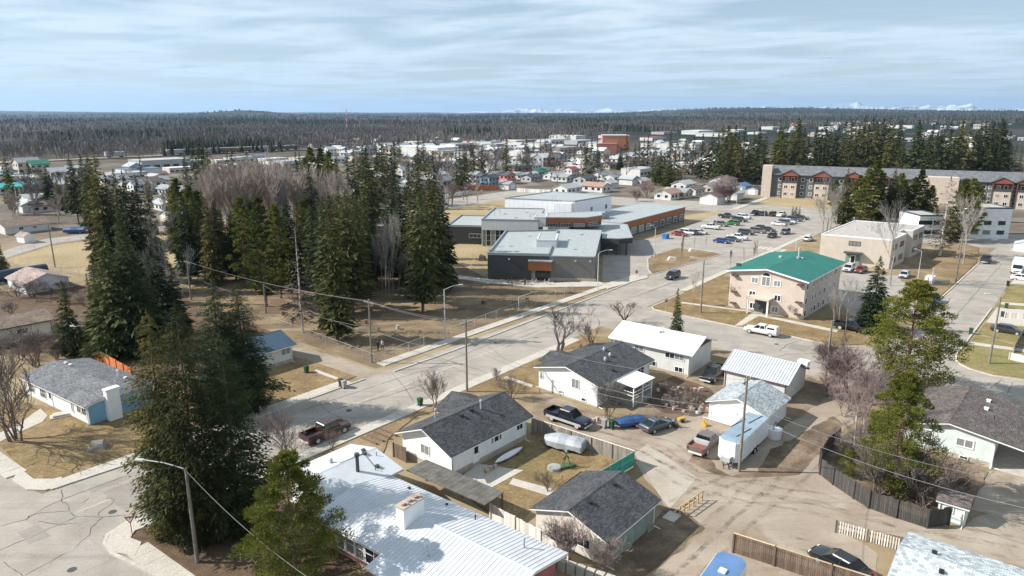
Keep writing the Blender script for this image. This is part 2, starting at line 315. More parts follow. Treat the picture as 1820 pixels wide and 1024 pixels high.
mat('metal_roof_white',(0.56,0.57,0.59),0.45,0.07,0.6)
mat('membrane_white',(0.50,0.515,0.54),0.65,0.08,0.5)
mat('bright_roof',(0.83,0.83,0.82),0.6,0.03,0.5)
mat('green_metal',(0.015,0.145,0.115),0.45,0.10,0.4)
mat('blue_metal_roof',(0.045,0.08,0.12),0.4,0.1)
mat('trailer_blue_roof',(0.10,0.19,0.36),0.4,0.12,0.5)
mat('trailer_grey_roof',(0.26,0.34,0.41),0.5,0.15,0.5)
glass_mat('window_glass'); glass_mat('car_glass',(0.012,0.014,0.016),0.05); glass_mat('curtain_glass',(0.22,0.22,0.21),0.2)
shingle_mat('shingle_dark',(0.078,0.080,0.086)); shingle_mat('shingle_mid',(0.17,0.175,0.185)); shingle_mat('shingle_lightgrey',(0.36,0.39,0.41),0.2,0.25,0.35)
shingle_mat('shingle_brown',(0.135,0.115,0.108),0.18); shingle_mat('shingle_pale',(0.46,0.50,0.52),0.3,0.15,0.4); shingle_mat('shingle_pink',(0.36,0.28,0.25)); shingle_mat('shingle_tan',(0.22,0.165,0.13))
siding_mat('siding_white',(0.80,0.80,0.79)); siding_mat('siding_cream',(0.68,0.63,0.55)); siding_mat('siding_greywhite',(0.63,0.62,0.60),0.25); siding_mat('siding_mint',(0.62,0.69,0.66)); siding_mat('siding_vert',(0.74,0.75,0.75),0.3,vertical=True)
siding_mat('gym_white',(0.80,0.81,0.82),0.9,0.04,vertical=True); siding_mat('siding_beige',(0.58,0.51,0.43),0.22); siding_mat('school_brick',(0.040,0.041,0.047),0.4); siding_mat('school_block',(0.16,0.155,0.145),0.4)
siding_mat('stucco_lap',(0.55,0.46,0.395),0.25)
wood_mat('fence_grey',(0.26,0.225,0.19)); wood_mat('fence_dark',(0.065,0.06,0.055)); wood_mat('fence_brown',(0.15,0.105,0.075)); wood_mat('fence_white',(0.70,0.66,0.60),0.12); wood_mat('board_tan',(0.50,0.36,0.22),0.2)
CARCOL={'maroon':(0.040,0.008,0.010),'navy':(0.008,0.011,0.026),'black':(0.012,0.012,0.014),'white':(0.62,0.62,0.62),'silver':(0.46,0.47,0.49),'grey':(0.13,0.135,0.145),'blue':(0.010,0.035,0.16),'green':(0.03,0.14,0.02),
        'red':(0.20,0.012,0.016),'slate':(0.05,0.065,0.09),'bronze':(0.15,0.112,0.098),'beige':(0.45,0.40,0.33),'dkgreen':(0.02,0.04,0.035),'charcoal':(0.035,0.037,0.042)}
for k,v in CARCOL.items():
    mm=mat('car_'+k,v,0.32,0.05,0.8,coat=0.6)
# ---------------------------------------------------------------- buildings
def uv_roof(me,L,W,swap=False):
    """metres along the ridge / down the slope"""
    uvl=me.uv_layers.new(name='UVMap'); 
    for p in me.polygons:
        for li in p.loop_indices:
            v=me.vertices[me.loops[li].vertex_index].co; uvl.data[li].uv=(v.x,v.y*1.08) if not swap else (v.y,v.x*1.08)
def frame3(p1,p2,p3):
    """eave corners in the world -> centre, rotation, length (p1-p2), width (p1-p3), side"""
    ex=(p2-p1); ex.z=0; L=ex.length; ex.normalize(); ey=Vector((-ex.y,ex.x,0)); q=p3-p1; wd=q.dot(ey); s=1 if wd>0 else -1
    W=abs(wd); c=p1+ex*(L/2)+ey*(wd/2); c.z=0
    return c,math.atan2(ex.y,ex.x),L,W,s
WIN_CACHE={}; WR=random.Random(77)
def window_mesh(w,h,nx,ny,ft,fm,gm):
    k=(round(w,2),round(h,2),nx,ny,ft,fm,gm)
    if k in WIN_CACHE: return WIN_CACHE[k]
    m=MB(); d=0.07
    m.bx(-w/2,w/2,-d,0.03,h/2-ft,h/2); m.bx(-w/2,w/2,-d,0.03,-h/2,-h/2+ft); m.bx(-w/2,-w/2+ft,-d,0.03,-h/2+ft,h/2-ft); m.bx(w/2-ft,w/2,-d,0.03,-h/2+ft,h/2-ft)
    for i in range(1,nx): x=-w/2+w*i/nx; m.bx(x-ft*0.35,x+ft*0.35,-d+0.01,0.02,-h/2+ft,h/2-ft)
    for i in range(1,ny): z=-h/2+h*i/ny; m.bx(-w/2+ft,w/2-ft,-d+0.015,0.02,z-ft*0.3,z+ft*0.3)
    f=m.mesh('window',fm); panes=[]
    pw=(w-2*ft)/nx; ph=(h-2*ft)/ny
    g=MB(); g.bx(-pw/2,pw/2,-0.035,0.012,-ph/2,ph/2); gme=g.mesh('pane',gm)
    for i in range(nx):
        for j in range(ny): panes.append((-w/2+ft+pw*(i+0.5),-h/2+ft+ph*(j+0.5)))
    WIN_CACHE[k]=(f,gme,panes); return WIN_CACHE[k]
def add_window(parent,pos,rz,w,h,nx=2,ny=1,ft=0.08,fm='white_trim',gm='window_glass',panes=True,name='window'):
    """window facing local -y of its own frame"""
    if gm=='window_glass' and WR.random()<0.3: gm='curtain_glass'
    f,g,pl=window_mesh(w,h,nx,ny,ft,fm,gm)
    o=link(name,f,parent,pos,rz)
    if panes:
        for (x,z) in pl: link('pane',g,o,(x,0,z))
    return o
def add_door(parent,pos,rz,w=0.95,h=2.05,m='white_trim',glass=True):
    d=MB(); d.bx(-w/2,w/2,-0.06,0.02,0,h); o=d.build('door',m,parent); o.location=pos; o.rotation_euler=(0,0,rz)
    if glass: g=MB(); g.bx(-w*0.3,w*0.3,-0.07,-0.055,h*0.5,h*0.9); g.build('pane','window_glass',o)
    k=MB(); k.bx(w*0.36,w*0.42,-0.11,-0.06,0.95,1.1); k.build('handle','galv',o)
    return o
class House:
    """gable house in a local frame: x along the ridge; side A is local y<0, B y>0, G x<0, K x>0"""
    def __init__(s,name,label,cat,p1,p2,p3,he,hr,wall='siding_white',roof='shingle_dark',trim='white_trim',ov=0.55,og=0.45,found=0.5,gablem=None,group=None,ridge_off=0.0,fnd='foundation',thick=0.16,cut=None):
        c,rz,L,W,sd=frame3(p1,p2,p3); s.sd=sd; s.L=L; s.W=W; s.he=he; s.hr=hr; s.ov=ov; s.og=og
        s.root=thing(name,label,cat,c,rz,group); s.wl=L/2-og; s.ww=W/2-ov
        ro=ridge_off; s.ro=ro
        zf=lambda y: he+(hr-he)*(1-abs(y-ro)/((W/2-ro) if y>ro else (W/2+ro)))
        s.zf=zf; zw=zf(s.ww)-0.17; zw2=zf(-s.ww)-0.17
        m=MB(); wl,ww=s.wl,s.ww
        y0w,y1w=cut(s) if cut else (-ww,ww)
        prof=[(y0w,found),(y1w,found),(y1w,zf(y1w)-0.17),(ro,hr-0.2),(y0w,zf(y0w)-0.17)]
        m.loft([[(-wl,y,z) for y,z in prof],[(wl,y,z) for y,z in prof]])
        s.wall=m.build('wall',wall,s.root)
        if found>0:
            f=MB(); f.bx(-wl+0.03,wl-0.03,y0w+0.03,y1w-0.03,-0.2,found+0.01); f.build('foundation',fnd,s.root)
        # fascia slab (white) then roof covering
        def slab(x0,x1,y0,y1,t0,t1):
            k=MB(); 
            for a,b in ((y0,ro),(ro,y1)):
                k.hexa([(x0,a,zf(a)-t0),(x1,a,zf(a)-t0),(x1,b,zf(b)-t0),(x0,b,zf(b)-t0)],[(x0,a,zf(a)-t1),(x1,a,zf(a)-t1),(x1,b,zf(b)-t1),(x0,b,zf(b)-t1)])
            return k
        slab(-L/2,L/2,-W/2,W/2,thick+0.05,0.05).build('fascia',trim,s.root)
        rf=slab(-L/2-0.03,L/2+0.03,-W/2-0.03,W/2+0.03,0.047,0.0); me=rf.mesh('roof',roof); uv_roof(me,L,W); s.roof=link('roof',me,s.root)
        rc=MB(); e=0.16
        rc.hexa([(-L/2-0.03,ro-e,zf(ro-e)+0.003),(L/2+0.03,ro-e,zf(ro-e)+0.003),(L/2+0.03,ro+e,zf(ro+e)+0.003),(-L/2-0.03,ro+e,zf(ro+e)+0.003)],
                [(-L/2-0.03,ro-0.01,hr+0.03),(L/2+0.03,ro-0.01,hr+0.03),(L/2+0.03,ro+0.01,hr+0.03),(-L/2-0.03,ro+0.01,hr+0.03)])
        me=rc.mesh('ridge_cap',roof); uv_roof(me,L,W); link('ridge_cap',me,s.roof)
        for x_,y_ in ((-wl+0.15,y0w),(wl-0.15,y1w),(-wl+0.15,y1w),(wl-0.15,y0w)):
            sy_=-1 if y_<=0 else 1; d_=MB(); d_.tube((x_,y_+sy_*0.07,0.1),(x_,y_+sy_*0.07,zf(y_)-0.2),0.045,0.045,6).tube((x_,y_+sy_*0.07,0.12),(x_,y_+sy_*0.75,0.06),0.045,0.045,6); d_.build('downpipe',trim,s.root)
        if gablem:
            for sx in (-1,1):
                g=MB(); x0=sx*(wl+0.002); x1=sx*(wl+0.03); zb=zw-0.05
                g.loft([[(x0,y,z) for y,z in ((-ww,zb),(ww,zb),(ro,hr-0.22))],[(x1,y,z) for y,z in ((-ww,zb),(ww,zb),(ro,hr-0.22))]]); g.build('gable',gablem,s.root,smooth='fix')
    def face(s,side,t,z):
        """side 'a' = the p1-p2 wall, 'b' opposite; 'g' = the p1-p3 gable, 'k' opposite; t from p1's end"""
        sd=s.sd
        if side in 'ab':
            y=-sd*s.ww if side=='a' else sd*s.ww; x=-s.wl+2*s.wl*t
            return Vector((x,y,z)),(0 if y<0 else math.pi)
        x=-s.wl if side=='g' else s.wl; y=sd*(-s.ww+2*s.ww*t)
        return Vector((x,y,z)),(-math.pi/2 if x<0 else math.pi/2)
    def win(s,side,t,z,w,h,nx=2,ny=1,**k):
        p,r=s.face(side,t,z); return add_window(s.root,p,r,w,h,nx,ny,**k)
    def door(s,side,t,z,**k):
        p,r=s.face(side,t,z); return add_door(s.root,p,r,**k)
    def on_roof(s,x,y): return Vector((x*s.L/2,-s.sd*y*s.W/2,s.zf(-s.sd*y*s.W/2)))     # y>0 = p1-p2 side
    def vent(s,x,y,kind='box',m='galv',sc=1.0):
        p=s.on_roof(x,y); k=MB()
        if kind=='box': k.box(0,0,0.1*sc,0.4*sc,0.4*sc,0.3*sc).box(0,0,0.27*sc,0.5*sc,0.5*sc,0.05)
        elif kind=='pipe': k.tube((0,0,-0.3),(0,0,0.5*sc),0.05*sc,0.05*sc,8)
        elif kind=='turbine': k.tube((0,0,-0.3),(0,0,0.2),0.15,0.15,10).tube((0,0,0.2),(0,0,0.5),0.22,0.12,10)
        elif kind=='flue': k.tube((0,0,-0.3),(0,0,1.1*sc),0.12*sc,0.12*sc,10).tube((0,0,1.1*sc),(0,0,1.3*sc),0.19*sc,0.17*sc,10)
        o=k.build({'box':'roof_vent','pipe':'vent_pipe','turbine':'roof_vent','flue':'flue_pipe'}[kind],m,s.roof,smooth=(kind!='box')); o.location=p; return o
# ---------------------------------------------------------------- the large ground
def land_z(x,y):
    """height of the land: flat in the town, gently rolling beyond"""
    r=math.hypot(x,y); z=0.0
    if r>600:
        k=min(1,(r-600)/1500)
        z=k*6*mnoise.noise(Vector((x/900,y/900,0)))
    if r>3000:
        k=min(1,(r-3000)/9000)
        z+=k*(26*mnoise.noise(Vector((x/3500,y/3500,3)))+18*mnoise.noise(Vector((x/1100,y/1100,7)))+7*mnoise.noise(Vector((x/260,y/260,5)))+5*mnoise.noise(Vector((x/90,y/90,2)))) + k*14
        # rise of the land to the right, and a low knoll left of the centre
        th=math.atan2(x,y)
        z+=70*math.exp(-((th-R(19))/R(9))**2)*math.exp(-((r-9000)/3500)**2)+48*math.exp(-((th-R(38))/R(12))**2)*math.exp(-((r-8000)/3500)**2)
        z+=48*math.exp(-((th+R(20.5))/R(3.6))**2)*math.exp(-((r-6500)/1300)**2)
        z+=60*math.exp(-((th+R(37))/R(9))**2)*math.exp(-((r-20000)/6000)**2)
        if r>26000: z+=20
    return z
def build_ground():
    radii=[0]+list(np.geomspace(6,400,26))+list(np.geomspace(460,34000,100)); angs=list(np.linspace(R(-46),R(46),560,endpoint=False))+list(np.linspace(R(46),R(314),90,endpoint=False)); nang=len(angs)
    vs=[(0,0,0)]; fs=[]
    rng=np.random.default_rng(3)
    a0,a1=0,2*math.pi
    for r in radii[1:]:
        for i in range(nang):
            a=angs[i]; x,y=r*math.sin(a),r*math.cos(a); z=0.0
            z=land_z(x,y)
            vs.append((x,y,z))
    for i in range(nang): fs.append((0,1+(i+1)%nang,1+i))
    for k in range(len(radii)-2):
        b=1+k*nang
        for i in range(nang):
            j=(i+1)%nang; fs.append((b+i,b+j,b+nang+j,b+nang+i))
    m,n,l,b=new_mat('land'); g=geo_pos(n)
    ln=n.new('ShaderNodeVectorMath'); ln.operation='LENGTH'; l.new(g,ln.inputs[0])
    near=noise_node(n,l,g,0.12,8,0.65,0.3); nr=ramp(n,[(0.25,(0.14,0.10,0.06)),(0.5,(0.26,0.20,0.125)),(0.8,(0.38,0.31,0.21))]); l.new(near.outputs['Fac'],nr.inputs[0])
    mp=n.new('ShaderNodeMapping'); mp.inputs['Scale'].default_value=(0.0011,0.0006,0); l.new(g,mp.inputs[0])
    fr=noise_node(n,l,mp.outputs[0],1.0,9,0.68,0.6)
    fc=ramp(n,[(0.30,(0.008,0.015,0.014)),(0.47,(0.016,0.025,0.021)),(0.53,(0.055,0.049,0.045)),(0.60,(0.075,0.065,0.058)),(0.68,(0.020,0.026,0.022)),(0.80,(0.14,0.115,0.085))]); l.new(fr.outputs['Fac'],fc.inputs[0])
    tn_=noise_node(n,l,g,0.035,7,0.7,0.4); tr_=ramp(n,[(0.3,(0.075,0.062,0.052)),(0.48,(0.135,0.113,0.092)),(0.6,(0.20,0.168,0.13)),(0.75,(0.29,0.255,0.215))]); l.new(tn_.outputs['Fac'],tr_.inputs[0])
    td=n.new('ShaderNodeMapRange'); td.inputs[1].default_value=215; td.inputs[2].default_value=270; l.new(ln.outputs['Value'],td.inputs[0])
    nr_c=mixcol(n,l,td.outputs[0],nr.outputs[0],tr_.outputs[0])
    fd=n.new('ShaderNodeMapRange'); fd.inputs[1].default_value=500; fd.inputs[2].default_value=900; l.new(ln.outputs['Value'],fd.inputs[0])
    c=mixcol(n,l,fd.outputs[0],nr_c,fc.outputs[0]); l.new(c,b.inputs['Base Color']); b.inputs['Roughness'].default_value=0.95; b.inputs['Specular IOR Level'].default_value=0.1
    me=bpy.data.meshes.new('ground'); me.from_pydata(vs,[],fs); me.materials.append(m); me.shade_smooth()
    tag(link('ground',me),None,None,kind='structure')
build_ground()
def hills():
    """snow-covered range on the horizon"""
    m,n,l,b=new_mat('snow_rock'); g=geo_pos(n); t=noise_node(n,l,g,0.0011,8,0.7); r=ramp(n,[(0.40,(0.16,0.19,0.25)),(0.56,(0.60,0.63,0.67))]); l.new(t.outputs['Fac'],r.inputs[0]); l.new(r.outputs[0],b.inputs['Base Color']); b.inputs['Roughness'].default_value=0.9
    vs=[];fs=[];na=420;nr_=5; D=24000
    for i in range(na):
        th=R(-8)+R(52)*i/(na-1); 
        e=max(0,min(1,(th-R(-7))/R(10)))*max(0,min(1,(R(44)-th)/R(3)))
        h=(0.5*e)*(300+220*mnoise.noise(Vector((th*26,0,0)))+170*abs(mnoise.noise(Vector((th*70,5,0))))+60*mnoise.noise(Vector((th*260,9,0))))+20
        h*=0.62+0.75*math.exp(-((th-R(25))/R(9))**2)+0.25*math.exp(-((th-R(2))/R(4))**2)
        for k,(f,dr) in enumerate(((0,-2200),(0.55,-900),(1,0),(0.6,900),(0,2600))):
            rr=D+dr+500*mnoise.noise(Vector((th*90,k*3.3,1))); vs.append((rr*math.sin(th),rr*math.cos(th),-60+h*f*(1+0.35*mnoise.noise(Vector((th*140,k,4))))+ (60 if f>0 else 0)))
    for i in range(na-1):
        for k in range(nr_-1): a=i*nr_+k; fs.append((a,a+nr_,a+nr_+1,a+1))
    me=bpy.data.meshes.new('mountain_range'); me.from_pydata(vs,[],fs); me.materials.append(m)
    tag(link('mountain_range',me),None,None,kind='structure')
hills()
# ---------------------------------------------------------------- streets
def wob(pts,amp=0.4,step=0.9):
    """uneven natural border for soil, gravel and grass"""
    out=[]
    for i in range(len(pts)):
        a=Vector((*pts[i],0)); b=Vector((*pts[(i+1)%len(pts)],0)); L=(b-a).length; n=min(60,max(1,int(L/step)))
        for k in range(n):
            q=a.lerp(b,k/n); w_=Vector((mnoise.noise(q*0.55),mnoise.noise(q*0.55+Vector((31,7,0))),0))*amp+Vector((mnoise.noise(q*2.1),mnoise.noise(q*2.1+Vector((5,17,0))),0))*amp*0.4
            out.append((q+w_).to_2d())
    return out
def WXY(pts,amp=0.4): return wob(XY(pts),amp)
def along(o,u,v): return (o+EU*u+EV*v).to_2d()
O=P(455,742); O.z=0          # a point of the north-west kerb of the main street; u along the street, v across towards the yards
def RW(u0,u1,v0,v1): return [along(O,u0,v0),along(O,u1,v0),along(O,u1,v1),along(O,u0,v1)]
def uvof(p): q=Vector((p[0]-O.x,p[1]-O.y,0)); return (q.dot(EU),q.dot(EV))
RWID=uvof(P(735.5,720.6))[1]
Z_ROAD=0.012
struct('main_street',MB().sheet(RW(-75,330,0,RWID),Z_ROAD),'asphalt')
struct('side_street',MB().sheet(XY([(1100,512),(1156,547),(1170,551),(1311,582),(1403,597.6),(1487,616.6),(1543,619),(1600,622),(1690,640),(1720,658),(1762,668),(1880,690),(1990,715),(1990,790),(1820,745),(1700,710),(1560,700),(1439,668),(1273,619),(1150,600),(1060,578),(1010,560)]),Z_ROAD+0.005),'asphalt')
struct('right_street',MB().sheet(XY([(1540,640),(1600,598),(1667,534),(1692.6,511),(1738,468),(1772,440),(1830,440),(1812,470),(1791.6,506),(1763.7,549),(1728,592.5),(1697.7,630.6),(1700,646),(1723,658),(1680,690),(1560,690)]),Z_ROAD+0.010),'asphalt')
struct('far_right_street',MB().sheet(XY([(1640,414),(1880,418),(1880,441),(1740,440),(1640,432)]),Z_ROAD+0.002),'asphalt_smooth')
struct('near_cross_street',MB().sheet(XY([(-260,760),(0,835),(60,872),(130,905),(190,962),(290,1024),(420,1110),(330,1250),(-60,1060),(-300,900)]),Z_ROAD+0.006),'asphalt')
struct('school_street',MB().sheet(XY([(640,395),(790,356),(915,338),(1068,343),(1088,350),(1230,357),(1370,366),(1500,374),(1500,388),(1370,382),(1230,374),(1088,364),(1060,372),(915,352),(790,372),(640,412)]),Z_ROAD+0.003),'asphalt_smooth')
struct('far_cross_road',MB().sheet(XY([(560,352),(800,316),(930,300),(935,304),(800,322),(565,362)]),Z_ROAD+0.001),'asphalt_smooth')
struct('parking_lot',MB().sheet(XY([(1180,428),(1216,405),(1245,392),(1290,376),(1330,366),(1440,374),(1470,388),(1400,415),(1352,432),(1345,440),(1290,437),(1225,432)]),Z_ROAD+0.004),'asphalt_smooth')
struct('school_drive',MB().sheet(XY([(1072,440),(1098,424),(1130,428),(1200,418),(1240,430),(1290,437),(1330,446),(1290,452),(1250,446),(1200,441),(1158,454),(1150,480),(1156,487),(1128,497),(1090,500),(1070,500)]),Z_ROAD+0.006),'asphalt_smooth')
struct('left_lane',MB().sheet(XY([(0,452),(14,443),(80,425),(182,413),(330,398),(330,406),(182,421),(90,434),(0,462)]),Z_ROAD),'asphalt_smooth')
struct('park_lane',MB().sheet(WXY([(516,620),(545,618),(600,636),(672,660),(690,661),(640,676),(600,662),(545,640),(520,634)]),Z_ROAD+0.008),'gravel_alley')
struct('apartment_yard',MB().sheet(XY([(1488,500),(1500,478),(1560,488),(1600,490),(1640,508),(1680,514),(1640,560),(1560,575),(1510,560),(1490,530)]),Z_ROAD+0.002),'asphalt_smooth')
# back lane, yards
struct('alley',MB().sheet(WXY([(1140,845),(1126,800),(1060,782),(1000,760),(985,745),(1080,740),(1130,760),(1215,740),(1290,740),(1375,770),(1440,730),(1500,690),(1560,700),(1545,730),(1500,765),(1462,800),(1452,835),(1480,860),(1540,898),(1600,925),(1680,942),(1780,905),(1900,880),(1990,960),(1990,1060),(1820,1010),(1700,975),(1585,950),(1500,945),(1560,985),(1560,1100),(1430,1100),(1240,1100),(1200,1040),(1160,1024),(1260,940),(1185,905),(1165,870)]),0.020),'gravel_alley')
struct('dirt_yard',MB().sheet(WXY([(945,700),(975,700),(1060,735),(1110,742),(1180,690),(1260,668),(1340,690),(1440,670),(1480,690),(1440,732),(1375,775),(1330,812),(1270,832),(1215,800),(1150,790),(1080,775),(1000,755),(945,735)]),0.012),'dirt_yard')
struct('clutter_patch',MB().sheet(WXY([(1165,680),(1200,668),(1262,690),(1275,712),(1245,742),(1180,735),(1150,715)]),0.0165),'needle_litter')
struct('trailer_soil_shadow',MB().sheet(WXY([(1230,800),(1262,815),(1275,834),(1300,846),(1345,840),(1372,800),(1480,740),(1500,755),(1420,845),(1330,850),(1270,845),(1225,820)]),0.026),'soil_and_shadow')  # dark soil, with the trailer's cast shadow painted into the same patch
struct('garage_shadow_patch',MB().sheet(WXY([(1090,1010),(1100,985),(1188,900),(1205,905),(1255,935),(1180,1000),(1150,1024),(1090,1060)]),0.0285),'soil_and_shadow')  # painted shadow: dark sheet in the outline the garage casts on the lane
ZI=[0]
def raised(name,pts,m,z=0.09):
    ZI[0]+=1; return struct(name,MB().prism(XY(pts),-0.05,z+ZI[0]*0.0013,False),m)
def raised_w(name,pts,m,z=0.09):
    ZI[0]+=1; return struct(name,MB().prism(wob(XY(pts),0.18),-0.05,z+ZI[0]*0.0013,False),m)
raised_w('lawn_corner',[(-60,760),(0,792),(40,836),(66,853),(90,856),(230,815),(300,790),(440,738),(420,690),(300,700),(150,740),(60,720),(-40,700)],'lawn')
raised_w('lawn_small_house',[(452,728),(600,683),(634,670),(545,640),(500,650),(440,690)],'lawn')
raised_w('litter_corner',[(270,930),(224,962),(236,976),(320,1030),(420,1090),(640,1010),(620,930),(590,880),(500,840),(420,870)],'needle_litter')
raised_w('front_strip',[(551,822),(680,762),(870,672),(945,650),(960,700),(900,700),(740,740),(690,780),(680,810),(600,860),(556,850)],'dry_grass')
raised_w('front_lawn',[(880,668),(915,650),(975,627),(1040,598),(1090,600),(1075,640),(990,680),(950,690),(945,700),(900,690)],'lawn')
raised_w('back_yard',[(800,860),(850,850),(940,770),(965,770),(1125,802),(1080,838),(1030,840),(945,905),(905,945),(860,905)],'lawn')
raised('green_flat_lawn',[(1158,548),(1215,520),(1285,490),(1330,500),(1440,570),(1500,560),(1545,612),(1487,614),(1403,595),(1311,579.5),(1170,548)],'lawn')
raised_w('flat_building_lawn',[(1600,500),(1620,470),(1690,430),(1740,440),(1735,468),(1690,510),(1668,530),(1640,512)],'dry_grass')
raised('corner_lawn',[(1700,635),(1735,596),(1900,640),(1900,690),(1820,672),(1765,665),(1724,653),(1704,643)],'green_lawn')
raised('verge_lawn',[(1737,592),(1752,574),(1900,588),(1900,630),(1820,615)],'green_lawn',0.085)
raised('verge_lawn_far',[(1770,545),(1796,508),(1900,510),(1900,560),(1800,552)],'green_lawn')
raised('drive_island',[(1152,460),(1158,456),(1205,441.5),(1250,446),(1285,452),(1160,486),(1153,480)],'dry_grass')
raised_w('fenced_garden',[(1455,810),(1500,775),(1560,740),(1640,790),(1740,830),(1755,840),(1715,925),(1640,935),(1560,905),(1480,850)],'soil_and_shadow')
struct('right_patio',MB().sheet(WXY([(1720,905),(1752,838),(1900,840),(1900,900),(1800,925)]),0.03),'gravel_alley')
struct('undergrowth',MB().sheet(WXY([(-60,520),(60,515),(170,505),(340,520),(480,580),(500,640),(300,700),(230,660),(90,620),(-60,640)]),0.005),'needle_litter')
struct('park',MB().sheet(XY([(330,540),(360,470),(480,440),(640,430),(800,460),(868,496),(960,505),(1060,503),(1080,512),(668,655),(540,610),(470,585)]),0.008),'park_floor')
struct('school_field',MB().sheet(XY([(560,405),(790,372),(905,352),(905,400),(868,440),(868,495),(800,490),(700,470),(560,470)]),0.007),'field_grass')
struct('left_field',MB().sheet(XY([(10,462),(90,437),(182,424),(330,410),(340,480),(180,492),(110,480),(40,474)]),0.0075),'field_grass')
struct('apartment_lawn',MB().sheet(XY([(1325,362),(1362,349),(1470,354),(1560,362),(1560,385),(1470,377),(1370,369)]),0.0075),'field_grass')
struct('school_lawn',MB().sheet(XY([(1216,400),(1216,384),(1290,372),(1310,371),(1250,390)]),0.0078),'field_grass')
# ---- sidewalks made of concrete panels
PANEL={}
def panel_mesh(w):
    k=round(w,2)
    if k not in PANEL:
        m=MB(); m.bx(-0.745,0.745,-w/2,w/2,-0.05,0.13); PANEL[k]=m.mesh('paving_panel','concrete',bevel=0.012)
    return PANEL[k]
def sidewalk(name,a,b,w,z=0.0):
    a=Vector((a[0],a[1],0)); b=Vector((b[0],b[1],0)); d=b-a; L=d.length; n=max(1,int(L/1.5)); rz=math.atan2(d.y,d.x)
    root=bpy.data.objects.new(name,None); C.objects.link(root); root['kind']='structure'; root.location=a; root.rotation_euler=(0,0,rz)
    me=panel_mesh(w)
    for i in range(n): o=link('paving_panel',me,root,((i+0.5)*L/n,0,z+random.uniform(-0.006,0.006)))
    return root
random.seed(5)
SW=1.7
uB=uvof(P(95,866))[0]; 
sidewalk('pavement_north',along(O,uB,-SW/2),along(O,uvof(P(630,683))[0],-SW/2),SW)
u1=uvof(P(700,657))[0]
sidewalk('pavement_park',along(O,u1,-2.4),along(O,u1+75,-2.4),1.8)
sidewalk('pavement_south',along(O,uvof(P(551,816))[0]-14,RWID+SW/2),along(O,uvof(P(1010,600))[0],RWID+SW/2),SW)
sidewalk('pavement_apartments',P(1215,517).to_2d(),P(1440,416).to_2d(),1.5)
sidewalk('pavement_corner_left',P(30,845).to_2d(),P(-90,757).to_2d(),1.9)
sidewalk('pavement_litter',P(243,975).to_2d(),P(345,1050).to_2d(),1.9)
def kerb(name,pts,w=0.3,h=0.14):
    m=MB(); q=[P(x,y).to_2d() for x,y in pts]; l=[];r=[]
    for i,p in enumerate(q):
        d=(q[min(i+1,len(q)-1)]-q[max(i-1,0)]).normalized(); nrm=Vector((-d.y,d.x)); l.append(p+nrm*w/2); r.append(p-nrm*w/2)
    for i in range(len(q)-1): m.hexa([(*r[i],-.05),(*r[i+1],-.05),(*l[i+1],-.05),(*l[i],-.05)],[(*r[i],h),(*r[i+1],h),(*l[i+1],h),(*l[i],h)])
    return struct(name,m,'kerb_concrete')
raised('pavement_bend',[(36,834),(60,853),(95,853),(110,849),(114,863),(80,873),(48,872),(22,855)],'concrete',0.118)
raised('pavement_bend',[(270,917),(228,930),(196,950),(190,964),(203,984),(240,990),(252,966),(232,958),(240,945),(282,930)],'concrete',0.125)
kerb('kerb_main_north',[(60+i*0,872) for i in range(0)] or [(90,871),(235,823),(455,743),(648,674.5)])
kerb('kerb_corner_south',[(275,914),(225,930),(192,951),(186,965),(200,985),(290,1030),(360,1080)])
kerb('kerb_park',[(700,661),(800,626),(915,582),(1085,517),(1130,498)])
kerb('kerb_island',[(1158,487),(1152,480),(1151,461),(1158,455.5),(1205,441),(1250,445.5),(1286,451.5),(1160,488)],0.25)
kerb('kerb_apartments',[(1215,521),(1158,546),(1163,551),(1180,555),(1311,582),(1403,598),(1487,617),(1545,619)],0.25)
kerb('kerb_corner_lawn',[(1762,549),(1728,594),(1700,630),(1698,640),(1706,648),(1724,657),(1766,669),(1830,679)],0.28)
kerb('kerb_right_left_side',[(1662,539),(1692,512),(1740,468)],0.25)
for nm,pts in (('path_flat_door',[(1305,580),(1318,580),(1368,552),(1380,545),(1362,543),(1350,548)]),('path_flat_front',[(1210,540),(1212,537.5),(1330,553),(1338,556)]),('path_flat_row',[(1345,562),(1350,559),(1490,588),(1487,592)]),
               ('path_house_front',[(893,673),(900,670),(948,686),(945,690)]),('path_small_house',[(558,662),(562,658),(602,673),(598,676)]),('path_blue_house',[(-20,780),(35,755),(60,736),(72,728),(85,740),(75,752),(30,772),(-20,797)]),
               ('path_corner_lawn',[(1720,613),(1727,609),(1822,622),(1822,627)]),('path_verge',[(1775,542),(1779,538),(1900,545),(1900,550)]),('house_drive',[(1752,574),(1772,548),(1900,558),(1900,590)]),('far_house_drive',[(1796,506),(1812,482),(1900,482),(1900,510)]),
               ('garden_path',[(905,862),(912,852),(1000,876),(985,886)]),('house_patio',[(803,862),(850,826),(930,838),(860,876),(830,872)]),('garage_apron',[(1165,870),(1128,806),(1150,790),(1240,850),(1190,905)]),
               ('school_walk',[(800,488),(860,496),(960,505),(1062,500),(1075,506),(1062,510),(960,512),(860,503),(800,494)]),('school_plaza',[(935,500),(985,502),(980,511),(928,509)]),('school_path',[(1090,500),(1130,494),(1150,490),(1152,494),(1080,514),(1070,508)]),
               ('apartment_walk',[(1300,371),(1360,351),(1366,353),(1312,372)])):
    ZI[0]+=1
    struct(nm,MB().prism(XY(pts),-0.05,0.0315 if nm=='garage_apron' else 0.108+ZI[0]*0.001,False),'concrete' if nm!='garage_apron' else 'packed_grey')
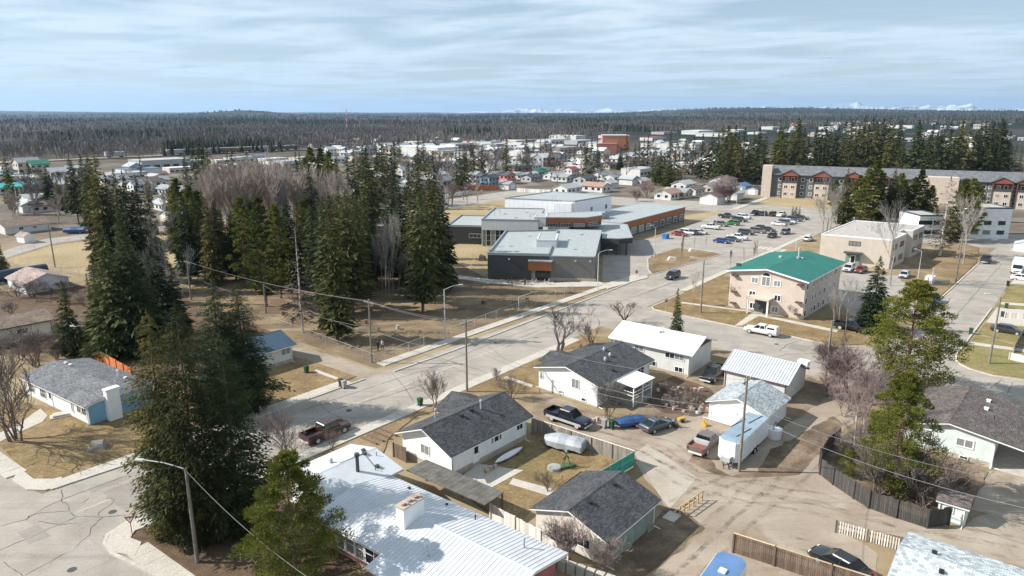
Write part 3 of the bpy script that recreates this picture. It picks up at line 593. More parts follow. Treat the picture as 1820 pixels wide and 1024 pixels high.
# ---- crossing stripes, cracks
zb=MB()
for i in range(6):
    p=P(1351+i*8.2,440.2+i*1.1); d=EU*2.0; e=EV*0.45
    zb.sheet([(p+d+e).to_2d(),(p-d+e).to_2d(),(p-d-e).to_2d(),(p+d-e).to_2d()],Z_ROAD+0.022)
struct('crossing_stripes',zb,'road_paint')
for nm,q0,q1 in (('centre_line',(-8,70),RWID*0.5),):
    lm=MB(); a0,a1=q0; lm.sheet(RW(-40,130,q1-0.06,q1+0.06),Z_ROAD+0.004); struct('lane_line',lm,'road_paint')
def cracks(name,lists,z,w=0.07):
    m=MB(); rnd=random.Random(4)
    for pts in lists:
        q=[P(x,y).to_2d() for x,y in pts]; fine=[]
        for a,b in zip(q[:-1],q[1:]):
            n=max(2,int((b-a).length/0.5))
            for i in range(n): t=i/n; fine.append(a.lerp(b,t)+Vector((rnd.uniform(-.08,.08),rnd.uniform(-.08,.08))))
        fine.append(q[-1])
        for a,b in zip(fine[:-1],fine[1:]):
            d=(b-a).normalized(); nn=Vector((-d.y,d.x))*w*rnd.uniform(0.35,1.1)/2; m.sheet([a-nn,b-nn,b+nn,a+nn],z)
    return struct(name,m,'crack_seal')
ZR=Z_ROAD+0.018
cracks('road_crack',[[(0,978),(55,955),(100,935),(135,920)],[(0,936),(45,924),(90,897),(140,877),(200,855),(235,842)],[(48,925),(52,917),(75,911),(120,909)],[(110,870),(111,892),(122,897),(121,908),(130,918),(175,920),(225,916)],[(45,1024),(70,1010),(105,990),(130,978),(160,950),(162,938),(182,920)],[(190,885),(203,888),(198,897),(176,910),(176,918)],[(5,1000),(40,1024)],[(150,893),(158,886)],[(68,927),(110,933),(138,930)]],ZR,0.085)
cracks('road_crack',[[(455,742+18),(560,722),(640,695),(760,656),(900,600),(1000,565)],[(570,718),(585,735),(610,745)],[(600,728),(700,700),(800,668)],[(700,655+12),(720,690),(735,715)],[(780,640),(820,660),(850,668)],[(700,648+12),(832,646)],[(860,610),(900,640)],[(960,572),(1010,585)]],ZR,0.10)
cracks('road_crack',[[(1385,624),(1400,612),(1425,605)],[(1330,645),(1400,630),(1450,628)],[(1690,530),(1640,600)],[(1667,556),(1765,560)],[(1700,506),(1790,511)],[(1655,620),(1700,560),(1780,470)],[(1670,680),(1700,662),(1712,660)],[(1760,690),(1780,675)],[(1790,700),(1800,680)],[(1640,610),(1690,545)],[(1680,690),(1715,668),(1690,655)]],ZR+0.006,0.12)
cracks('road_crack',[[(1150,520),(1200,500),(1290,470),(1400,432)],[(1080,545),(1160,515),(1250,487)],[(1240,500),(1255,507)]],ZR,0.09)
rp=random.Random(12)
for i in range(16):      # utility-cut patches, each a little lighter or darker than the street
    u_=rp.uniform(-30,95); v_=rp.uniform(.6,RWID-2.2); l_=rp.uniform(1.2,5.5); w_=rp.uniform(.8,1.8)
    struct('asphalt_patch',MB().sheet(wob(RW(u_,u_+l_,v_,v_+w_),.07,.5),Z_ROAD+0.0022+i*.0001),rp.choice(('asphalt_smooth','asphalt_patched','asphalt_patched')))
for i,(x,y) in enumerate(((1700,540),(1640,585),(1690,600),(1420,618),(1350,606),(1230,570),(1600,650),(1740,690),(60,950),(150,985),(230,880))):
    q=P(x,y); l_=rp.uniform(1,2.6); w_=rp.uniform(.7,1.6); struct('asphalt_patch',MB().sheet(wob([(q+EV*l_+EU*w_).to_2d(),(q-EV*l_+EU*w_).to_2d(),(q-EV*l_-EU*w_).to_2d(),(q+EV*l_-EU*w_).to_2d()],.12,.5),Z_ROAD+0.0135+i*.0002),rp.choice(('asphalt_smooth','asphalt_patched')))
for i,(x,y) in enumerate(((1694,575),(1688,583),(620,730),(880,610),(128,1013),(200,910),(1250,490),(1380,612))):
    k=MB(); q=P(x,y); k.tube((q.x,q.y,-.05),(q.x,q.y,Z_ROAD+.0165),.36,.36,14); struct('manhole_cover',k,'dark_grey')
struct('asphalt_patch',MB().sheet(XY([(90,915),(118,911),(130,920),(115,932),(100,930)]),Z_ROAD+0.012),'asphalt_smooth')

# ---- worn wheel tracks in the dirt
tm,tn2,tl,tb=new_mat('wheel_rut'); tg=geo_pos(tn2); tb.inputs['Base Color'].default_value=(.16,.118,.08,1); tb.inputs['Roughness'].default_value=.95
tt_=noise_node(tn2,tl,tg,.9,6,.7); tr2=tn2.new('ShaderNodeMapRange'); tr2.inputs[1].default_value=.42; tr2.inputs[2].default_value=.66; tr2.inputs[4].default_value=.32; tl.new(tt_.outputs['Fac'],tr2.inputs[0])
tp=tn2.new('ShaderNodeBsdfTransparent'); tx=tn2.new('ShaderNodeMixShader'); tl.new(tr2.outputs[0],tx.inputs[0]); tl.new(tp.outputs[0],tx.inputs[1]); tl.new(tb.outputs[0],tx.inputs[2]); tl.new(tx.outputs[0],tn2['Material Output'].inputs['Surface'])
ri=0
for pts in ([(1130,1060),(1215,985),(1300,905),(1400,820),(1470,760),(1560,712)],[(1170,1070),(1260,985),(1345,905),(1430,835),(1490,775),(1575,715)],[(1140,812),(1220,858),(1330,885),(1450,905),(1590,945),(1800,985)],[(1150,800),(1240,845),(1345,868),(1460,885),(1600,930),(1820,965)],[(985,752),(1060,772),(1150,800),(1230,845)],[(1010,748),(1090,768),(1190,790),(1270,850)],[(1200,900),(1300,850),(1420,845)],[(1400,960),(1480,985),(1540,1010)]):
    q=[P(x,y) for x,y in pts]; m=MB()
    for sd in (-.8,.8):
        fine=[]
        for a,b in zip(q[:-1],q[1:]):
            d=(b-a).normalized(); nv=Vector((-d.y,d.x,0)); n_=max(2,int((b-a).length/.6))
            for i in range(n_): w_=a.lerp(b,i/n_); fine.append((w_+nv*(sd+.25*mnoise.noise(w_*.4)),nv,.22+.12*mnoise.noise(w_*1.7)))
        for (a,na,wa),(b,nb_,wb2) in zip(fine[:-1],fine[1:]): m.sheet([(a-na*wa).to_2d(),(b-nb_*wb2).to_2d(),(b+nb_*wb2).to_2d(),(a+na*wa).to_2d()],.034+ri*.002+(.001 if sd>0 else 0))
    ri+=1; struct('wheel_ruts',m,tm)
# ---------------------------------------------------------------- trees
leaf_mat('spruce',[(0.28,(0.018,0.029,0.013)),(0.5,(0.042,0.060,0.022)),(0.72,(0.088,0.100,0.032))],0.22,0.35)
leaf_mat('spruce_olive',[(0.28,(0.026,0.032,0.012)),(0.5,(0.070,0.076,0.022)),(0.70,(0.155,0.132,0.044))],0.25,0.3)
leaf_mat('pine',[(0.25,(0.050,0.066,0.014)),(0.5,(0.130,0.145,0.026)),(0.75,(0.235,0.225,0.046))],0.3,0.2)
leaf_mat('pine_dark',[(0.25,(0.026,0.039,0.012)),(0.5,(0.068,0.084,0.020)),(0.75,(0.130,0.132,0.032))],0.25,0.35)
leaf_mat('juniper',[(0.25,(0.028,0.032,0.022)),(0.5,(0.055,0.058,0.036)),(0.75,(0.09,0.085,0.05))],0.15,0.2)
leaf_mat('dead_crown',[(0.28,(0.055,0.042,0.034)),(0.5,(0.095,0.075,0.058)),(0.72,(0.15,0.12,0.095))],0.0,0.2)
def quads_mesh(name,c,d,s,m,extra=None):
    """leaf sprays: centre c, half-length vector d, half-width vector s (n,3)"""
    n=len(c); v=np.empty((n,4,3),np.float32); v[:,0]=c-d; v[:,1]=c+s-d*0.15; v[:,2]=c+d; v[:,3]=c-s-d*0.15
    me=bpy.data.meshes.new(name); me.vertices.add(n*4); me.vertices.foreach_set('co',v.reshape(-1))
    me.loops.add(n*4); me.polygons.add(n); me.loops.foreach_set('vertex_index',np.arange(n*4,dtype=np.int32)); me.polygons.foreach_set('loop_start',np.arange(0,n*4,4,dtype=np.int32))
    me.update(calc_edges=True); me.materials.append(MATS[m]); return me
def unit(a): return a/np.maximum(1e-6,np.linalg.norm(a,axis=-1,keepdims=True))
def spruce_crown(seed,Ht,Rr,base,nlev,nbr,nsp,m='spruce',size=1.0,power=0.85,ragged=0.35,skirt=(0.6,5),spread=0.13):
    g=np.random.default_rng(seed); cs=[];ds=[];ss=[]
    lev=base+(Ht-base)*(np.linspace(0,1,nlev)**0.92)
    sect=g.uniform(0.72,1.15,(nlev//5+2,6))
    for i,z in enumerate(lev):
        t=(z-base)/(Ht-base); r=Rr*(1-t)**power*min(1,skirt[0]+t*skirt[1])+0.10; k=max(4,int(nbr*(0.45+0.55*(1-t))))
        az=g.uniform(0,2*math.pi,k); si=((az/(2*math.pi))*6).astype(int)%6
        ln=r*g.uniform(1-ragged,1+ragged*0.45,k)*sect[i//5][si]; z0=z+g.uniform(-0.25,0.25,k)*(Ht/nlev)
        ns=max(3,int(nsp*(0.35+0.65*(1-t))))
        s=np.sqrt(np.linspace(0.06,1,ns))[None,:]+g.uniform(-0.06,0.06,(k,ns))
        rad=ln[:,None]*s; dr=np.stack([np.cos(az),np.sin(az),np.zeros(k)],-1)
        droop=-0.30*rad*(1-0.45*s)-0.10*rad+ (0.5*(1-t)**0.3*0)
        side=np.stack([-np.sin(az),np.cos(az),np.zeros(k)],-1)
        off=g.normal(0,spread,(k,ns))*ln[:,None]*(0.4+s)
        c=dr[:,None,:]*rad[...,None]+side[:,None,:]*off[...,None]; c[...,2]+=z0[:,None]+droop+g.normal(0,0.06,(k,ns))*(0.5+rad)
        sz=(0.20+0.17*ln[:,None])*g.uniform(0.6,1.25,(k,ns))*size
        d=dr[:,None,:]*g.uniform(0.5,1.1,(k,ns))[...,None]+side[:,None,:]*(np.sign(off)*g.uniform(0.1,0.8,(k,ns)))[...,None]; d[...,2]-=g.uniform(0.05,0.75,(k,ns)); d=unit(d)
        up=unit(g.normal(0,0.75,(k,ns,3))+np.array([0,0,0.9])); sv=unit(np.cross(d,up))
        cs.append(c.reshape(-1,3)); ds.append((d*sz[...,None]).reshape(-1,3)); ss.append((sv*(sz*0.34)[...,None]).reshape(-1,3))
    tip=np.array([[0,0,Ht]]); cs.append(tip); ds.append(np.array([[0,0,0.5]])); ss.append(np.array([[0.07,0,0]]))
    return quads_mesh('crown',np.concatenate(cs),np.concatenate(ds),np.concatenate(ss),m)
def trunk_mesh(Ht,r,m='bark',lean=0,seed=0,stubs=0,start=None):
    k=start or MB(); rnd=random.Random(seed); pts=[]
    for i in range(5): t=i/4; pts.append((rnd.uniform(-1,1)*0.02*Ht*t*lean,rnd.uniform(-1,1)*0.02*Ht*t*lean,-0.15+Ht*t))
    for i in range(4): k.tube(pts[i],pts[i+1],r*(1-0.9*i/4),r*(1-0.9*(i+1)/4),7,False)
    for i in range(stubs):
        z=Ht*rnd.uniform(0.1,0.55); a=rnd.uniform(0,6.28); ln=rnd.uniform(0.5,1.3); k.tube((0,0,z),(ln*math.cos(a),ln*math.sin(a),z-ln*0.15),0.035,0.01,3,False)
    return k.mesh('trunk',m,True)
def pine_crown(seed,Ht,Rr,base,ncl,per,m='pine',size=1.0,shape=0.9,clump=1.0):
    g=np.random.default_rng(seed); cs=[];ds=[];ss=[]; limbs=MB()
    for i in range(ncl):
        t=(i+g.uniform(0,1))/ncl; z=base+(Ht-base)*t; r=Rr*(1-t**1.6)**shape*g.uniform(0.35,1.05)*min(1,0.45+t*2.2)+0.15; a=i*2.399+g.uniform(-.6,.6)
        cc=np.array([r*math.cos(a),r*math.sin(a),z+0.12*r]); cr=(0.50+0.22*Rr*(1-t)**0.6)*g.uniform(0.65,1.2)*clump
        limbs.tube((0,0,z-0.35*r),tuple(cc-np.array([0,0,0.15])),0.03+0.035*(1-t),0.02,3,False)
        u=unit(g.normal(0,1,(per,3))); rr=cr*g.uniform(0.45,1.0,(per,1)); c=cc+u*rr*np.array([1,1,0.45]); d=unit(u+np.array([0,0,0.55])+g.normal(0,0.35,(per,3)))
        sz=0.20*size*g.uniform(0.6,1.3,(per,1)); sv=unit(np.cross(d,g.normal(0,1,(per,3))))
        cs.append(c); ds.append(d*sz); ss.append(sv*sz*0.42)
    return quads_mesh('crown',np.concatenate(cs),np.concatenate(ds),np.concatenate(ss),m),limbs
def bare_tree(seed,Ht,spread=0.5,levels=5,split=3,thick=None,stems=1,up=0.35,m='twig',base_fr=0.25,tw=0.008,first=0.34):
    """trunk mesh + branch mesh, bare of leaves"""
    rnd=random.Random(seed); tr=MB(); br=MB(); thick=thick or Ht*0.013
    def grow(p,d,ln,r,lv):
        q=p+d*ln; mid=p.lerp(q,0.5)+Vector((rnd.uniform(-1,1),rnd.uniform(-1,1),rnd.uniform(-1,1)))*ln*0.06
        tgt=tr if lv==0 else br; n=6 if lv==0 else (4 if lv==1 else 3); r2=max(tw,r*0.62)
        tgt.tube(p,mid,r,(r+r2)/2,n,False); tgt.tube(mid,q,(r+r2)/2,r2,n,False)
        if lv>=levels: return
        k=split+(1 if rnd.random()<0.5 else 0)
        for i in range(k):
            f=rnd.uniform(0.35,1.0) if i else 1.0; o=p.lerp(q,f); 
            ax=Vector((rnd.gauss(0,1),rnd.gauss(0,1),rnd.gauss(0,1))); ax-=d*ax.dot(d); ax.normalize()
            nd=(d+ax*spread*rnd.uniform(0.6,1.5)+Vector((0,0,up*rnd.uniform(0.2,1)))).normalized()
            grow(o,nd,ln*rnd.uniform(0.58,0.84),r2*rnd.uniform(0.6,0.9),lv+1)
    for s in range(stems):
        d=Vector((rnd.gauss(0,0.25 if stems>1 else 0.05),rnd.gauss(0,0.25 if stems>1 else 0.05),1)).normalized()
        grow(Vector((rnd.uniform(-.15,.15)*(stems>1),rnd.uniform(-.15,.15)*(stems>1),-0.1)),d,Ht*first*rnd.uniform(0.85,1.1),thick,0)
    zs=sorted(v[2] for v in br.v)[int(len(br.v)*0.97)]; f=Ht/zs
    for k in (tr,br): k.v=[(x*f,y*f,z*f) for x,y,z in k.v]
    return tr.mesh('trunk',m,True),br.mesh('branches',m)
PROTO={}
def proto(kind):
    if kind in PROTO: return PROTO[kind]
    a,i=kind.rsplit('_',1); i=int(i); 
    if a=='spruce':      ps=[('trunk',trunk_mesh(17,0.22)),('crown',spruce_crown(10+i,18,2.5+0.25*(i%3),0.7,66,12,12,'spruce' if i%3 else 'spruce_olive',0.75,0.75))]; H=18.2
    elif a=='tallspruce':ps=[('trunk',trunk_mesh(23,0.26,stubs=14,seed=i)),('crown',spruce_crown(30+i,24,2.6+0.35*(i%3),1.6+1.3*(i%3),70,10,10,'spruce' if i%2 else 'spruce_olive',0.95,0.62,0.5))]; H=24.2
    elif a=='bigspruce': ps=[('trunk',trunk_mesh(23,0.30)),('crown',spruce_crown(50+i,24,4.1 if i!=2 else 4.6,0.4,78,21,56,'spruce' if i%2 else 'spruce_olive',0.27,0.60 if i%2 else 0.48,0.6,(0.36,3.0),0.085))]; H=24.2
    elif a=='farspruce': ps=[('trunk',trunk_mesh(15,0.22)),('crown',spruce_crown(70+i,16,2.4+0.3*(i%3),1.0,26,6,5,'spruce' if i%2 else 'spruce_olive',1.6))]; H=16.3
    elif a=='pine':
        cme,lb=pine_crown(90+i,14,4.9,1.2,135,270,'pine',0.60,0.7,0.95); ps=[('trunk',trunk_mesh(13.2,0.22,'bark_pine',1,i,0,lb)),('crown',cme)]; H=14
    elif a=='parkpine':
        cme,lb=pine_crown(120+i,18,2.9,2.0,80,60,'pine' if i%2==0 else 'pine_dark',1.35,0.95,0.85); ps=[('trunk',trunk_mesh(17.2,0.22,'bark_pine',1,i,0,lb)),('crown',cme)]; H=18
    elif a=='aspen':     t,b=bare_tree(200+i,13,0.30,5,3,0.12,1,0.55,'twig_tan',tw=0.018,first=0.30); ps=[('trunk',t),('branches',b)]; H=13
    elif a=='greytree':  t,b=bare_tree(220+i,13,0.42,5,3,0.15,1,0.35,'twig_grey',tw=0.012,first=0.36); ps=[('trunk',t),('branches',b)]; H=13
    elif a=='apple':     t,b=bare_tree(240+i,6,0.50,6,2,0.13,2,0.34,'twig',tw=0.010,first=0.22); ps=[('trunk',t),('branches',b)]; H=6
    elif a=='shrub':     t,b=bare_tree(260+i,3,0.55,4,3,0.035,6,0.35,'twig',tw=0.007,first=0.36); ps=[('trunk',t),('branches',b)]; H=3
    elif a=='pinkshrub': t,b=bare_tree(280+i,4,0.50,5,3,0.05,4,0.35,'twig_pink',tw=0.009,first=0.34); ps=[('trunk',t),('branches',b)]; H=4
    elif a=='birch':     t,b=bare_tree(300+i,9,0.45,5,3,0.11,1,0.30,'twig_pink',tw=0.009,first=0.42); t.materials[0]=MATS['bark_pale']; ps=[('trunk',t),('branches',b)]; H=9
    elif a=='fartree':   t,b=bare_tree(320+i,9,0.45,4,3,0.13,1,0.30,'twig_tan' if i%2 else 'twig',tw=0.03,first=0.3); ps=[('trunk',t),('branches',b)]; H=9
    elif a=='larch':     ps=[('trunk',trunk_mesh(17,0.2,'bark_pale')),('crown',spruce_crown(340+i,17.5,2.3,2.2,46,7,7,'dead_crown',0.62,0.6,0.5))]; H=17.6
    elif a=='juniper':   ps=[('trunk',trunk_mesh(2.0,0.05)),('crown',spruce_crown(360+i,3,0.75,0.1,30,8,6,'juniper',0.5,0.5))]; H=3.1
    PROTO[kind]=(ps,H); return PROTO[kind]
def tree(kind,p,h,label,cat='tree',group=None,name='spruce_tree',wide=1.0,rz=None):
    ps,H=proto(kind); o=thing(name,label,cat,p,random.uniform(0,6.28) if rz is None else rz,group); s=h/H; o.scale=(s*wide,s*wide,s)
    for n,me in ps: link(n,me,o)
    return o
def tree_px(kind,bx,by,ty,label,group=None,name='spruce_tree',cat='tree',wide=1.0,hmax=60):
    p=P(bx,by); h=min(hmax,height_at(p,ty)); return tree(kind,p,h,label,cat,group,name,wide)
random.seed(11)
# --- two huge spruces and the pine at the near street corner
tree_px('bigspruce_0',312,950,552,'huge olive-tipped spruce nearest the yield sign in the corner clump',wide=0.92)
tree_px('bigspruce_2',362,962,538,'huge spruce right behind the corner street lamp',wide=0.95)
tree_px('bigspruce_1',428,945,590,'huge dark spruce of the corner clump nearest the bright pine',wide=1.15)
tree_px('bigspruce_3',402,738,493,'tall spruce across the street behind the corner clump, nearer the blue house',wide=1.6)
tree_px('bigspruce_1',442,732,501,'tall spruce across the street behind the corner clump, nearer the small blue-roofed house',wide=1.5)
tree_px('pine_0',528,1045,806,'bushy bright green pine against the white metal-roofed house',name='pine_tree',wide=1.02)
# --- left yards
for x,b,t in ((215,632,412),(186,618,452),(250,630,402),(290,606,432),(318,596,468),(232,600,425)): tree_px('spruce_%d'%(x%3),x,b,t,'broad spruce behind the orange fence of the pale blue house','spruces by the orange fence',wide=1.45)
tree_px('spruce_1',130,632,498,'small spruce between the cream bungalow and the grey roof of the blue house',wide=1.35)
tree_px('spruce_0',4,484,420,'dark spruce at the end of the gravel lane by the blue tank',wide=1.3)
for x,b,t in ((92,372,292),(108,374,312),(124,366,312)): tree_px('spruce_%d'%(x%3),x,b,t,'spruce beside the far bungalow with brown roof','spruces beside the far bungalow',wide=1.25)
tree_px('parkpine_0',26,382,308,'dark round-topped pine in front of the turquoise roofs',name='pine_tree',wide=1.1)
for x,b,t in ((140,398,276),(160,400,272),(176,430,272),(198,500,263),(180,490,296),(212,500,306)): tree_px('tallspruce_%d'%(x%3),x,b,t,'tall dark spruce in the row at the left edge of the park field','row of spruces by the lane',wide=1.0)
for x,b,t in ((245,520,303),(266,520,310),(282,500,334),(232,540,360),(225,480,300)): tree_px('spruce_%d'%(x%3),x,b,t,'spruce in the clump between the tan field and the park','clump of spruces by the field',wide=1.0)
# --- park grove
def grove_label(x,b,kd):
    k='clumpy pine' if kd=='parkpine' else 'tall dark spruce'
    return k+(' in the front row of the park grove facing the street fence' if b>540 else ' of the park grove right beside the school lawn' if x>700 else ' at the end of the park grove away from the school' if x<425 else ' at the back of the park grove before the bare aspens' if b<482 else ' in the thick middle of the park grove')
for k,(x,b,t,kd) in enumerate(((330,480,318,'parkpine'),(352,485,330,'parkpine'),(318,470,328,'tallspruce'),(372,478,338,'tallspruce'),(402,476,368,'tallspruce'),(415,470,382,'tallspruce'),(440,512,352,'parkpine'),(474,545,350,'parkpine'),(500,530,362,'parkpine'),
        (520,510,350,'tallspruce'),(548,500,356,'parkpine'),(568,520,360,'tallspruce'),(600,605,340,'tallspruce'),(586,560,350,'tallspruce'),(628,560,336,'tallspruce'),(640,530,345,'tallspruce'),(612,520,330,'tallspruce'),(652,515,372,'tallspruce'),(670,510,380,'tallspruce'),
        (715,505,330,'tallspruce'),(735,515,336,'tallspruce'),(752,556,336,'tallspruce'),(772,540,318,'tallspruce'),(790,520,330,'tallspruce'),(768,500,310,'tallspruce'),(560,470,300,'tallspruce'),(660,470,300,'tallspruce'),(700,460,310,'tallspruce'),(345,470,325,'tallspruce'),(388,468,345,'tallspruce'),(430,475,350,'tallspruce'),(455,480,358,'parkpine'),(488,478,365,'tallspruce'),(515,482,370,'parkpine'),(535,478,360,'tallspruce'),(575,485,350,'tallspruce'),(605,482,345,'tallspruce'),(622,490,340,'tallspruce'),(645,480,350,'tallspruce'),(690,480,350,'tallspruce'),(725,485,330,'tallspruce'),(745,480,325,'tallspruce'),(782,490,340,'tallspruce'),(760,520,345,'tallspruce'),(595,535,350,'tallspruce'),(340,505,345,'tallspruce'),(395,500,360,'tallspruce'),(420,498,365,'tallspruce'),(450,505,372,'tallspruce'),(465,498,360,'tallspruce'),(480,505,375,'tallspruce'),(505,500,372,'tallspruce'),(545,505,365,'tallspruce'),(560,515,362,'tallspruce'),(635,510,345,'tallspruce'),(660,500,352,'tallspruce'),(380,510,352,'tallspruce'),(365,500,340,'parkpine'))):
    tree_px('%s_%d'%(kd,k%4),x,b,t,grove_label(x,b,kd),grove_label(x,b,kd),name='pine_tree' if kd=='parkpine' else 'spruce_tree',wide=1.2 if kd=='tallspruce' else 1.05)
tree_px('larch_0',538,590,395,'dead grey conifer with bare white stem at the park edge',name='dead_conifer',wide=1.2)
for i,(x,b,t) in enumerate(((692,530,400),(699,528,385),(686,525,395),(710,520,420),(680,520,410),(666,515,420),(720,520,410))): tree_px('greytree_%d'%(i%3),x,b,t,'slim bare aspen with pale stem among the grove spruces','bare aspens in the grove',name='aspen_tree',wide=0.42)
rg=random.Random(8)
for i in range(72):
    x=rg.uniform(365,610); y=rg.uniform(395,475); top=rg.uniform(280,318)+abs(x-470)*0.2
    tree_px('aspen_%d'%(i%5),x,y,top,'bare grey-brown aspen in the thicket behind the park pines','bare aspens behind the park pines',name='aspen_tree',wide=1.0)
for i,(x,b,t) in enumerate(((212,470,380),(300,520,380),(310,600,470),(330,580,450),(292,560,430))): tree_px('greytree_%d'%(i%3),x,b,t,'bare grey tree between the spruces and the park','bare trees at the park edge',name='bare_tree',wide=0.8)
# --- behind the park: taller spruces towards the town
GB='spruces between the park and the town'
for k,(x,b,t) in enumerate(((360,350,246),(350,352,252),(376,350,252),(365,346,243),(418,345,262),(410,347,266),(444,340,266),(530,345,270),(570,356,272),(586,360,268),(600,358,280),(620,352,262),(632,350,266),(650,368,258),(640,372,280),(655,368,262),(672,352,252),(690,350,255),(700,372,258),(682,362,262),(704,368,252),(728,360,286),(744,366,280),(772,372,268),(764,364,272),(745,350,286),(818,338,258),(826,336,256),(812,336,262),(842,322,252),(858,318,258),(900,320,240),(856,322,262),(838,326,254),(880,312,262))):
    tree_px('farspruce_%d'%(k%5),x,b,t,'dark spruce standing between the park and the low town houses',GB,wide=1.05)
for k,(x,b,t) in enumerate(((558,372,262),(576,374,264),(590,378,270),(548,378,280))): tree_px('parkpine_%d'%(k%3),x,b,t,'round-headed olive pine behind the bare aspens','olive pines behind the aspens',name='pine_tree',wide=1.2)
tree_px('spruce_1',656,395,262,'broad blue-grey spruce with frosted lower boughs behind the grove',wide=1.5)
# --- right middle: conifers in front of the long apartment building
for k,(x,b,t,kd) in enumerate(((1497,398,298,'spruce'),(1520,395,312,'parkpine'),(1534,402,300,'parkpine'),(1548,400,286,'parkpine'),(1562,400,316,'tallspruce'),(1580,402,298,'tallspruce'),(1592,398,308,'parkpine'),(1626,402,302,'parkpine'),(1640,398,318,'spruce'),(1618,400,316,'parkpine'),(1700,430,318,'parkpine'),(1716,425,318,'parkpine'),(1690,430,345,'spruce'))):
    tree_px('%s_%d'%(kd,k%3),x,b,t,('tall pine between the beige block and the long apartments' if kd=='parkpine' else 'tall spruce between the beige block and the long apartments'),'conifers by the long apartments: '+('pines' if kd=='parkpine' else 'spruces'),name='pine_tree' if kd=='parkpine' else 'spruce_tree',wide=1.45 if kd=='parkpine' else 1.25)
tree_px('larch_1',1670,455,315,'dead brown conifer behind the flat-roofed beige block',name='dead_conifer',wide=1.6)
for k,(x,b,t) in enumerate(((1462,412,318),(1475,410,330),(1486,408,338),(1470,412,340),(1712,470,352),(1700,460,380))): tree_px('greytree_%d'%(k%3),x,b,t,'large bare tree near the flat-roofed beige block','bare trees near the beige block',name='bare_tree',wide=0.9)
tree_px('greytree_1',1582,508,362,'bare pale-stemmed tree at the corner of the beige block',name='bare_tree',wide=0.85)
tree_px('spruce_2',1548,588,455,'dark spruce at the right of the green-roofed apartments',wide=1.5)
tree_px('pine_1',1606,700,500,'big clumpy olive-green pine at the bend of the street',name='pine_tree',wide=1.12)
tree_px('pine_2',1583,880,664,'slimmer bright pine inside the dark board fence',name='pine_tree',wide=0.86)
tree_px('pine_3',1508,848,795,'small young pine inside the dark board fence corner',name='pine_tree',wide=0.9)
tree_px('spruce_1',1199,625,512,'thin scraggly spruce beside the bright white roof',wide=0.95)
# --- forest behind the apartments and around the right of the town
rg=random.Random(21); k=0
for i in range(120):
    x=rg.uniform(1270,1790); b=rg.uniform(293,318) if x<1690 else rg.uniform(296,310); 
    if x<1360: b=rg.uniform(296,330)
    t=b-rg.uniform(62,92)*(1 if x>1330 else 0.95); 
    tree_px('farspruce_%d'%(i%5),x,b,t,*(('dark spruce in the wood behind '+('the garages left of the long apartments' if x<1362 else 'the tan end tower of the long apartments' if x<1460 else 'the middle of the long apartment roof' if x<1640 else 'the tan centre block of the long apartments'),)*2),wide=1.45)
for i,(x,b,t) in enumerate(((1230,312,240),(1245,318,238),(1262,322,236),(1216,310,246),(1198,318,262),(1205,322,270),(1190,330,280),(1160,325,270),(1165,322,280),(1135,304,250),(1143,300,244),(1150,300,240),(1128,300,255),(1112,300,236),(1100,302,270),(1050,318,246),(1042,322,256),(1040,300,252),(1060,308,248),(1020,298,262),(1012,296,260),(960,290,248),(968,292,246),(948,290,250),(978,296,252),(935,294,240),(1190,285,232),(1205,282,236),(1295,300,240),(1310,300,236),(1330,300,244),(1345,306,226),(1285,310,248),(1800,300,252),(1790,295,246),(1810,305,262),(1760,290,246))):
    tree_px('farspruce_%d'%(i%5),x,b,t,'dark spruce rising among the houses beyond the school','spruces among the houses beyond the school',wide=1.1)
for x,b,t in ((1102,302,268),(1172,330,266),(1187,332,278)): tree_px('spruce_%d'%(x%3),x,b,t,'full spruce in a garden across from the school gym','garden spruces across from the gym',wide=1.5)
for x in (1408,1414,1420): tree_px('farspruce_%d'%(x%4),x,386,366,'young spruce at the far end of the car park','young spruces at the car park',wide=1.6)
for i in range(95):
    x=rg.uniform(640,1320); b=rg.uniform(276,330); tree_px('fartree_%d'%(i%5),x,b,b-rg.uniform(24,42)*(b-200)/105,'bare garden tree among the houses beyond the school','bare garden trees beyond the school',name='bare_tree',wide=1.15)
for i in range(46):
    x=rg.uniform(0,360); b=rg.uniform(330,400); tree_px('fartree_%d'%(i%5),x,b,b-rg.uniform(28,46)*(b-200)/160,'bare garden tree among the far left houses','bare garden trees at far left',name='bare_tree',wide=1.0)
for i in range(34):
    x=rg.uniform(600,860); b=rg.uniform(330,372); tree_px('fartree_%d'%(i%5),x,b,b-rg.uniform(26,44)*(b-200)/150,'bare tree behind the spruces of the park','bare trees behind the park',name='bare_tree',wide=1.0)
for (x,b,t) in ((1282,360,318),(1296,362,330),(1150,352,322),(1132,358,338)): tree_px('pinkshrub_%d'%(x%3),x,b,t,'reddish bare garden tree by the street behind the school','reddish bare trees behind the school',name='bare_tree',wide=1.5)
# --- bare trees of the near yards
tree_px('apple_0',987,640,545,'spreading bare tree at the kerb in front of the dark-roofed house',name='bare_tree',wide=1.25)
tree_px('apple_1',1053,624,553,'second bare spreading tree at the kerb beside the white-roofed house',name='bare_tree',wide=1.15)
tree_px('apple_2',1112,572,536,'small bare tree at the street corner behind the white roof',name='bare_tree',wide=1.5)
tree_px('shrub_0',772,724,668,'upright bare shrub beside the bins in front of the grey-roofed house',name='bare_shrub',wide=0.9)
tree_px('shrub_1',510,812,737,'bare twiggy shrub behind the maroon pickup',name='bare_shrub',wide=1.1)
tree_px('shrub_2',590,800,768,'small bare bush at the kerb near the timber steps',name='bare_shrub',wide=1.0)
tree_px('shrub_1',26,786,612,'bare many-stemmed tree on the corner lawn by the blue house path',name='bare_tree',wide=0.8)
tree_px('shrub_0',60,652,590,'tangled bare bush behind the blue house',name='bare_shrub',wide=1.6)
